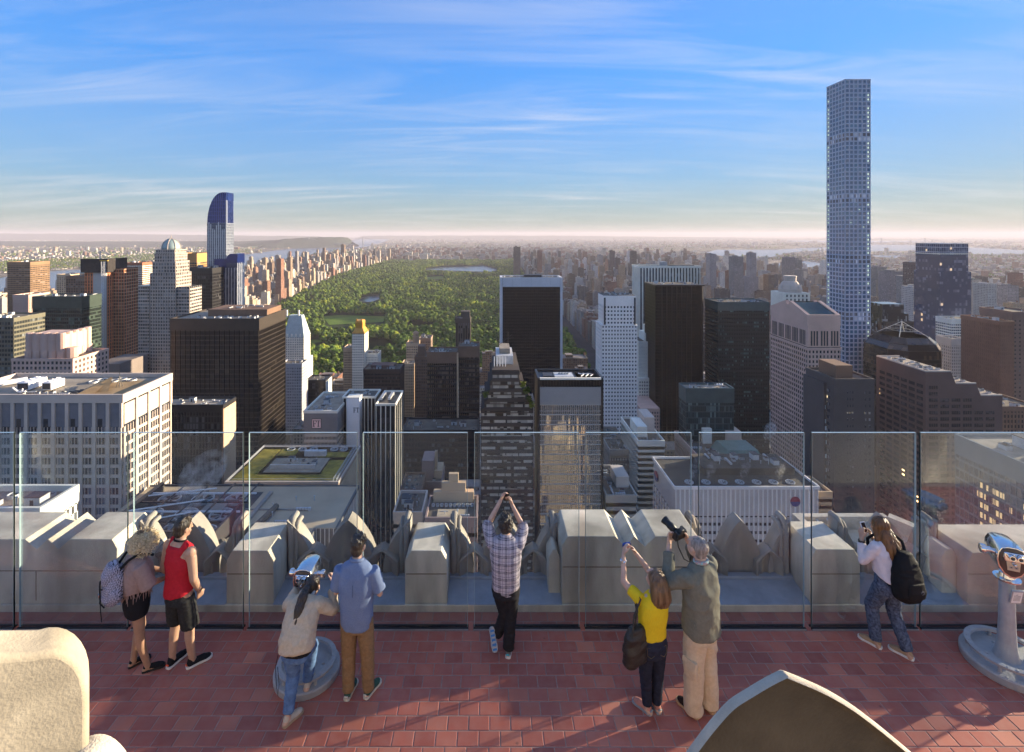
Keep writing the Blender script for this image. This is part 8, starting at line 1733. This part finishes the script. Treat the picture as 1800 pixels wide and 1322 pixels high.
KH = cloth('cream cotton', (.58, .47, .33), .10); B = Blob(); B.loft([(0, 0, .80, .185, .15), (0, 0, .93, .185, .15), (0, 0, 1.02, .175, .14)]); B.cone((-.09, 0, .89), .115, (-.10, .02, .52), .098); B.cone((-.10, .02, .52), .096, (-.105, .02, .045), .088, False); B.cone((.09, 0, .89), .115, (.10, .0, .52), .098); B.cone((.10, .0, .52), .096, (.105, -.035, .045), .088, False); t7 = B.build('cargo_trousers', KH, p, .009, 4, wrink=.011, wscale=5, wst=(1.3, 1.3, 1.2), seed=28)
B = Blob(); B.loft([(-.195, -.01, .46, .022, .07), (-.20, -.01, .55, .028, .078), (-.195, -.01, .63, .022, .075)], pw=4); B.build('cargo_pocket', KH, t7, .007, 2); g = G(); g.obox((-.222, -.01, .615), (.004, .0, .0), (0, .08, 0), (.004, 0, .022)); g.obox((-.226, -.01, .54), (.003, 0, 0), (0, .006, 0), (0, 0, .07)); g.obj('pocket_flap', KH, t7)
SUE = cloth('dark brown suede', (.03, .018, .014)); TSO = mat('crepe sole', (.42, .28, .16), .8); shoe(p, (-.10, .02, 0), (.05, 1, 0), SUE, TSO, .29, 1.1); shoe(p, (.10, -.04, 0), (.2, 1, 0), SUE, TSO, .29, 1.1)
B = Blob(); B.ell(at(0, -.025, .035), .083, .102, .088); B.ell(at(0, -.06, -.02), .073, .052, .066); B.build('hair', hairmat('silver hair', (.12, .09, .07), (.34, .29, .26), 34, (1, 1, .3), .5), p, .008, 2, wrink=.004, wscale=24, cuts=((at(0, .055, 0), (.05, .95, -.3)),))
ca = empty('camera', wloc(p, (.0, .275, 1.715)), rz); ca.rotation_euler = (.36, 0, rz); tag(ca, 'black camera with long lens and hood held up by the older man', 'camera')
g = G(); g.box(-.072, .072, -.03, .03, -.048, .045, 0); g.frust([(-.035, -.032), (.035, -.032), (.035, .028), (-.035, .028)], .045, [(-.022, -.02), (.022, -.02), (.022, .022), (-.022, .022)], .074); g.box(.042, .078, -.03, .045, -.052, .05, 0); soft(g.obj('camera_body', M_plast, ca), .006)
g = G(); g.lathe([(.034, 0), (.036, .05), (.040, .055), (.040, .10), (.036, .105), (.036, .13), (.046, .175), (.044, .175), (.034, .13)], (0, .03, -.005), 20, ax=(0, 1, 0)); g.obj('lens', M_plast, ca, smooth=True); g = G(); g.lathe([(.030, 0), (.0305, .004), (.002, .008)], (0, .135, -.005), 16, ax=(0, 1, 0)); g.obj('front_glass', M_lens, ca)
g = G(); g.tube([(.07, -.01, .03), (.10, -.08, -.04), (.06, -.16, -.14), (0, -.20, -.17), (-.06, -.16, -.14), (-.10, -.08, -.04), (-.07, -.01, .03)], .006, 5); g.obj('strap', BLK, ca)

# ---- 8 woman with black backpack at right
rz = R(14); p = person('long haired woman in a white blouse and acid washed jeans walking with a phone', gx(1562, 5.95), 5.95, rz, .94)
B = Blob(); at = head(B, (.01, .13, 1.455), (-.08, .96, -.28), (0, .35, 1)); B.cone((0, .06, 1.31), .050, (.01, .10, 1.39), .048)
B.loft([(0, 0, .80, .155, .115), (0, .01, .90, .15, .108), (0, .02, 1.0, .13, .095), (0, .045, 1.14, .145, .10), (0, .055, 1.25, .145, .085), (0, .06, 1.31, .11, .065), (0, .065, 1.345, .055, .05)])
leg(B, (-.085, 0, .84), (-.10, .15, .47), (-.12, .07, .075), foot=(.1, 1, 0)); leg(B, (.085, 0, .84), (.10, .02, .46), (.10, -.17, .075), foot=(.05, 1, 0))
arm(B, (-.155, .055, 1.26), (-.245, .15, 1.06), (-.16, .24, 1.28), (.045, .037, .034, .024)); arm(B, (.155, .055, 1.26), (.19, .18, 1.07), (.02, .25, 1.26), (.045, .037, .034, .024)); hand(B, (-.16, .24, 1.28), (.25, .25, .9), (.8, .2, 0), (.3, -.7, .3), .92, .6); hand(B, (.02, .25, 1.26), (-.25, .2, .9), (-.8, .2, 0), (-.3, -.7, .3), .92, .6)
B.build('body', SK1, p, .0075, 3)
WB_ = cloth('white cotton voile', (.66, .60, .62), .06); B = Blob(); B.loft([(0, -.02, .87, .185, .14), (0, .01, .98, .172, .13), (0, .04, 1.12, .168, .122), (0, .055, 1.23, .165, .105), (0, .06, 1.30, .12, .082), (0, .065, 1.335, .066, .058)])
for s_, e, w in (((-.145, .055, 1.255), (-.245, .15, 1.06), (-.185, .21, 1.22)), ((.145, .055, 1.255), (.19, .18, 1.07), (.06, .23, 1.22))): B.cone(s_, .062, e, .050); B.cone(e, .050, w, .040, False)
B.build('blouse', WB_, p, .009, 4, wrink=.011, wscale=6, wst=(1.3, 1.3, 1.4), seed=31, cuts=((V(0, 0, .90), V(-.3, .25, -1).normalized()),))
AW = mat('acid washed denim', (.11, .14, .20), .85, 34, .3, spec=.1, bump=.3, bscale=200, col2=(.022, .028, .048), detail=9); B = Blob(); B.loft([(0, 0, .72, .165, .128), (0, 0, .82, .168, .128), (0, .01, .93, .15, .112)]); B.cone((-.085, 0, .81), .10, (-.10, .15, .47), .074); B.cone((-.10, .15, .47), .072, (-.12, .075, .085), .062, False); B.cone((.085, 0, .81), .10, (.10, .02, .46), .074); B.cone((.10, .02, .46), .072, (.10, -.16, .085), .062, False); B.build('jeans', AW, p, .009, 3, wrink=.006, wscale=9, wst=(1, 1, 2.4), seed=32)
TN = cloth('tan leather', (.40, .27, .16)); shoe(p, (-.12, .07, 0), (-.35, 1, 0), TN, WHT, .275, 1.0, low=.06); shoe(p, (.10, -.17, 0), (-.4, 1, 0), TN, WHT, .275, 1.0, low=.06)
AUB = hairmat('long auburn hair', (.045, .018, .006), (.20, .085, .025), 26, (1, 1, .10), .35); B = Blob(); B.ell(at(0, -.028, .032), .088, .106, .096); B.loft([(.11, -.12, .98, .04, .02), (.09, -.105, 1.07, .08, .035), (.06, -.075, 1.17, .11, .05), (.03, -.02, 1.28, .115, .075), (.015, .05, 1.39, .096, .085), (.01, .10, 1.47, .07, .07)]); B.cone(at(-.07, .0, .0), .032, (-.095, .06, 1.25), .028); B.cone(at(.07, 0, 0), .032, (.12, .05, 1.22), .03); B.build('hair', AUB, p, .0075, 3, wrink=.007, wscale=15, wst=(1.8, 1.8, .22), seed=33)
g = G()
for k in range(2): g.tube([V(-.178 + .036 * math.cos(a), .222 + .034 * math.sin(a), 1.235 + .018 * k) for a in [2 * math.pi * i / 14 for i in range(14)]], .009, 6, closed=True)
g.obj('bracelet', mat('dark wooden beads', (.05, .025, .015), .5), p)
device('phone', 'white phone held close by the long haired woman at the right', 'phone', wloc(p, (-.075, .275, 1.375)), rz, (.068, .010, .135), mat('white phone case', (.75, .75, .78), .3), -.4)
bk = empty('backpack', wloc(p, (.04, -.17, .76)), rz); bk.rotation_euler = (-.06, .08, rz); tag(bk, 'big black backpack with one front emblem on the long haired woman', 'backpack')
B = Blob(); B.loft([(0, -.03, .0, .15, .085), (0, -.04, .06, .175, .115), (0, -.03, .22, .17, .11), (0, -.01, .38, .13, .085), (0, .01, .49, .07, .05)], pw=2.8); B.build('bag', cloth('black nylon', (.012, .012, .013), rough=.7), bk, .009, 4, wrink=.006, wscale=6, seed=35)
B = Blob(); B.loft([(0, -.125, .05, .12, .028), (0, -.135, .12, .125, .034), (0, -.12, .21, .11, .028)], pw=3.2); B.build('front_pocket', MATS['black nylon'], bk, .008, 3)
for sx in (-1, 1): g = G(); g.tube([(sx * .05, .03, .48), (sx * .10, .10, .55), (sx * .12, .24, .585), (sx * .13, .335, .48), (sx * .15, .30, .28), (sx * .15, .05, .10)], [.017] * 6, 7); g.obj('strap', BLK, bk)
g = G(); g.tube([V(.04 + .018 * math.cos(a), -.171, .13 + .018 * math.sin(a)) for a in [2 * math.pi * i / 14 for i in range(14)]], .0025, 4, closed=True); g.obj('emblem', mat('grey thread', (.3, .3, .3), .8), bk)
for q in (.06, -.09): g = G(); g.box(q, q + .012, -.158, -.150, .10, .125); g.obj('zip_pull', M_chrome, bk)
# ================================================================== COIN VIEWERS
M_cast = mat('grey cast iron paint', (.36, .37, .38), .5, 8, .12, spec=.4, bump=.25, bscale=40, stain=.35)
def viewer(lab, X, Y, k, rz):
    o = empty('coin_viewer', (X, Y, 0), rz); o.scale = (k, k, k); tag(o, lab, 'viewer', 'coin operated viewers on the deck')
    g = G(); g.lathe([(.40, 0), (.405, .02), (.405, .075), (.395, .09), (.30, .10), (.12, .105), (.10, .16), (.085, .26), (.078, .40)], n=40); hard(g.obj('base', M_cast, o), 30)
    g = G(); n = 44
    def ring(r, z): return [V(r * math.cos(2 * math.pi * i / n), r * math.sin(2 * math.pi * i / n), z) for i in range(n)]
    g.rings([ring(.355, .155), ring(.36, .185), ring(.305, .188), ring(.30, .158), ring(.355, .155)], cap=False); hard(g.obj('foot_ring', M_cast, o), 30)
    for a in range(5): g = G(); t = a * 2 * math.pi / 5 + .4; g.lathe([(.022, .08), (.018, .16)], (.33 * math.cos(t), .33 * math.sin(t), 0), 10); g.obj('ring_post', M_cast, o)
    g = G()
    for i in range(26):      # raised cast letters are too worn to read: short worn ridges
        t = 2 * math.pi * i / 26
        if i % 6 == 5: continue
        c = V(.33 * math.cos(t), .33 * math.sin(t), .1885); d = V(math.cos(t), math.sin(t), 0); g.obox(c, d * .013, V(-d.y, d.x, 0) * (.004 + .006 * (i % 3)), (0, 0, .0022))
        c = V(.365 * math.cos(t), .365 * math.sin(t), .0935); g.obox(c, d * .012, V(-d.y, d.x, 0) * (.004 + .006 * ((i + 1) % 3)), (0, 0, .003))
    g.obj('cast_relief', M_cast, o, 'stuff')
    for a in range(4): g = G(); t = a * math.pi / 2 + .2; g.lathe([(.018, .10), (.018, .118), (.006, .122)], (.20 * math.cos(t), .20 * math.sin(t), 0), 8); g.obj('bolt', M_cast, o)
    g = G(); g.lathe([(.078, .385), (.072, .60), (.068, .98)], n=24); hard(g.obj('column', M_cast, o), 40)
    g = G(); g.lathe([(.068, .965), (.115, .985), (.118, 1.0), (.07, 1.01), (.06, 1.05), (.075, 1.08)], n=28); hard(g.obj('collar', M_chrome, o), 30)
    g = G(); g.rings([[V(.105 * math.sin(a) * (1.0 if abs(math.cos(a)) else 1), y, 1.235 - .175 * math.cos(a) if math.cos(a) > 0 else 1.235 - .12 * math.cos(a)) for a in [2 * math.pi * i / 24 for i in range(24)]] for y in (.10, -.06)])
    fr = g.obj('yoke', M_cast, o); hard(fr, 40)
    def shell(y, s): return [V(x * s, y, 1.265 + z * s) for x, z in [(-.135, -.03), (-.125, .06), (-.095, .115), (-.04, .135), (.04, .135), (.095, .115), (.125, .06), (.135, -.03), (.12, -.10), (.075, -.175), (.02, -.21), (-.02, -.21), (-.075, -.175), (-.12, -.10)]]
    g = G(); g.rings([shell(-.125, .97), shell(-.12, 1.0), shell(.02, 1.02), shell(.20, .93), shell(.215, .86)]); sh = g.obj('housing', M_chrome, o); soft(sh, .012, 3)
    g = G(); g.rings([shell(-.128, .90), shell(-.136, .88), shell(-.138, .84)]); fp = g.obj('face_plate', mat('oxblood enamel', (.07, .045, .04), .25, 6, .2, spec=.6), o); soft(fp, .004)
    g = G(); g.rings([[V(x, y, 1.265 + z) for x, z in [(-.082, -.012), (.082, -.012), (.092, .03), (.082, .088), (-.082, .088), (-.092, .03)]] for y in (-.136, -.165)]); soft(g.obj('eyepiece_box', M_chrome, o), .012, 3)
    for x in (-.034, .034): g = G(); g.lathe([(.030, 0), (.030, .03), (.026, .05), (.020, .05), (.018, .03)], (x, -.162, 1.318), 16, ax=(0, -1, 0)); e = g.obj('eyepiece', M_chrome, o); hard(e, 40); g = G(); g.lathe([(.019, 0), (.001, .002)], (x, -.20, 1.318), 12, ax=(0, -1, 0)); g.obj('eye_lens', M_lens, e)
    g = G(); g.rings([[V(x, y, 1.265 + z) for x, z in [(-.052, -.115), (.052, -.115), (.06, -.014), (-.06, -.014)]] for y in (-.137, -.1435)]); soft(g.obj('coin_panel', mat('satin steel', (.45, .45, .45), .32, 20, .1, metal=.9), o), .003)
    g = G(); g.lathe([(.018, 0), (.018, .012), (.008, .016), (.008, .03), (.014, .034), (.012, .044), (.002, .046)], (.0, -.143, 1.232), 14, ax=(0, -1, 0)); g.obj('knob', M_chrome, o, smooth=True)
    for x in (-.022, .022): g = G(); g.box(x - .016, x + .016, -.1475, -.1430, 1.175, 1.20); q = g.obj('coin_plate', mat('dull steel plate', (.30, .30, .30), .4), o); g = G(); g.box(x - .006, x + .006, -.1490, -.1476, 1.183, 1.192); g.obj('coin_slot', M_dark, q)
    g = G(); g.box(-.105, -.06, -.1435, -.1385, 1.245, 1.27); g.obj('badge', M_dark, o)
    for sx in (-1, 1): g = G(); g.lathe([(.03, 0), (.03, .05), (.046, .055), (.05, .08), (.046, .10), (.03, .108), (.004, .11)], (sx * .125, .02, 1.265), 18, ax=(sx, 0, 0)); hard(g.obj('handle', M_chrome, o), 40)
    for x in (-.05, .05): g = G(); g.lathe([(.042, 0), (.042, .04), (.036, .04), (.034, .02)], (x, .205, 1.29), 18, ax=(0, 1, 0)); e = g.obj('objective', M_chrome, o); g = G(); g.lathe([(.035, 0), (.001, .004)], (x, .222, 1.29), 14, ax=(0, 1, 0)); g.obj('front_lens', M_lens, e)
    g = G(); g.obox((.045, -.085, .845), (.058, .02, 0), (.0, .012, .004), (0, -.03, .088)); s = soft(g.obj('notice_holder', M_cast, o), .006); g = G(); g.obox((.045, -.099, .842), (.046, .016, 0), (.0, .001, 0), (0, -.0255, .074)); c = g.obj('notice', mat('white card', (.75, .75, .74), .7), s)
    g = G()
    for i in range(6): q = V(.045, -.1006, .842) + V(0, -.0255, .074) * (.55 - .22 * i); g.obox(q, V(.034 * (.5 if i == 0 else 1), .012, 0), (0, .0007, 0), V(0, -.001, .0028))
    g.obj('text_line', mat('grey print', (.18, .18, .18), .8), s, 'stuff')
    return o
viewer('coin viewer on a round iron base with a woman looking through it', gx(540, 5.62), 5.62, .87, R(-4))
viewer('free standing coin viewer on a round iron base at the right edge', gx(1770, 5.72), 5.72, 1.0, R(-24))
# ================================================================== steam over the roofs
def steam(nm, c, rx, ry, rz, dens, lean, seed):
    m = bpy.data.materials.new('steam'); m.use_nodes = True; t = m.node_tree; t.nodes.clear(); o = N(t, 'ShaderNodeOutputMaterial'); v = N(t, 'ShaderNodeVolumePrincipled'); v.inputs['Color'].default_value = (.95, .95, .95, 1); v.inputs['Anisotropy'].default_value = .2
    g = N(t, 'ShaderNodeTexCoord'); n = N(t, 'ShaderNodeTexNoise'); n.inputs['Scale'].default_value = 2.6 / max(rx, ry); n.inputs['Detail'].default_value = 3; n.inputs['Distortion'].default_value = 1.2; mp = N(t, 'ShaderNodeMapping'); mp.inputs['Location'].default_value = (seed, 0, 0); t.links.new(g.outputs['Object'], mp.inputs[0]); t.links.new(mp.outputs[0], n.inputs['Vector'])
    t.links.new(MATH(t, 'MULTIPLY', RAMP(t, n.outputs['Fac'], [(.46, 0), (.68, 1)]), dens), v.inputs['Density']); t.links.new(v.outputs[0], o.inputs['Volume'])
    gg = G(c); c = Vector(c); rs = []
    for i in range(9):
        u = i / 8; w = (.35 + .65 * u) * math.sin(math.pi * min(.98, .12 + u * .86)) ** .5; rs.append([c + Vector((lean * u * rz + rx * w * math.cos(a), ry * w * math.sin(a), rz * u)) for a in [2 * math.pi * j / 12 for j in range(12)]])
    gg.rings(rs); ob = gg.obj(nm, m, kind='stuff', smooth=True)
steam('steam', (-118, 196, EYE - 108), 12, 10, 24, .10, .45, 1.0)
zr_ = gz(855, 241) + .5
for i, (x, h) in enumerate(((98, 11), (106.5, 9), (123, 9), (140, 8))): steam('steam', (x, 246, zr_), 3.4, 2.8, h, .11, .25, 5.0 + i)
steam('steam', (gx(1376, 300), 318, gz(800, 300)), 5, 5, 13, .3, .3, 11)
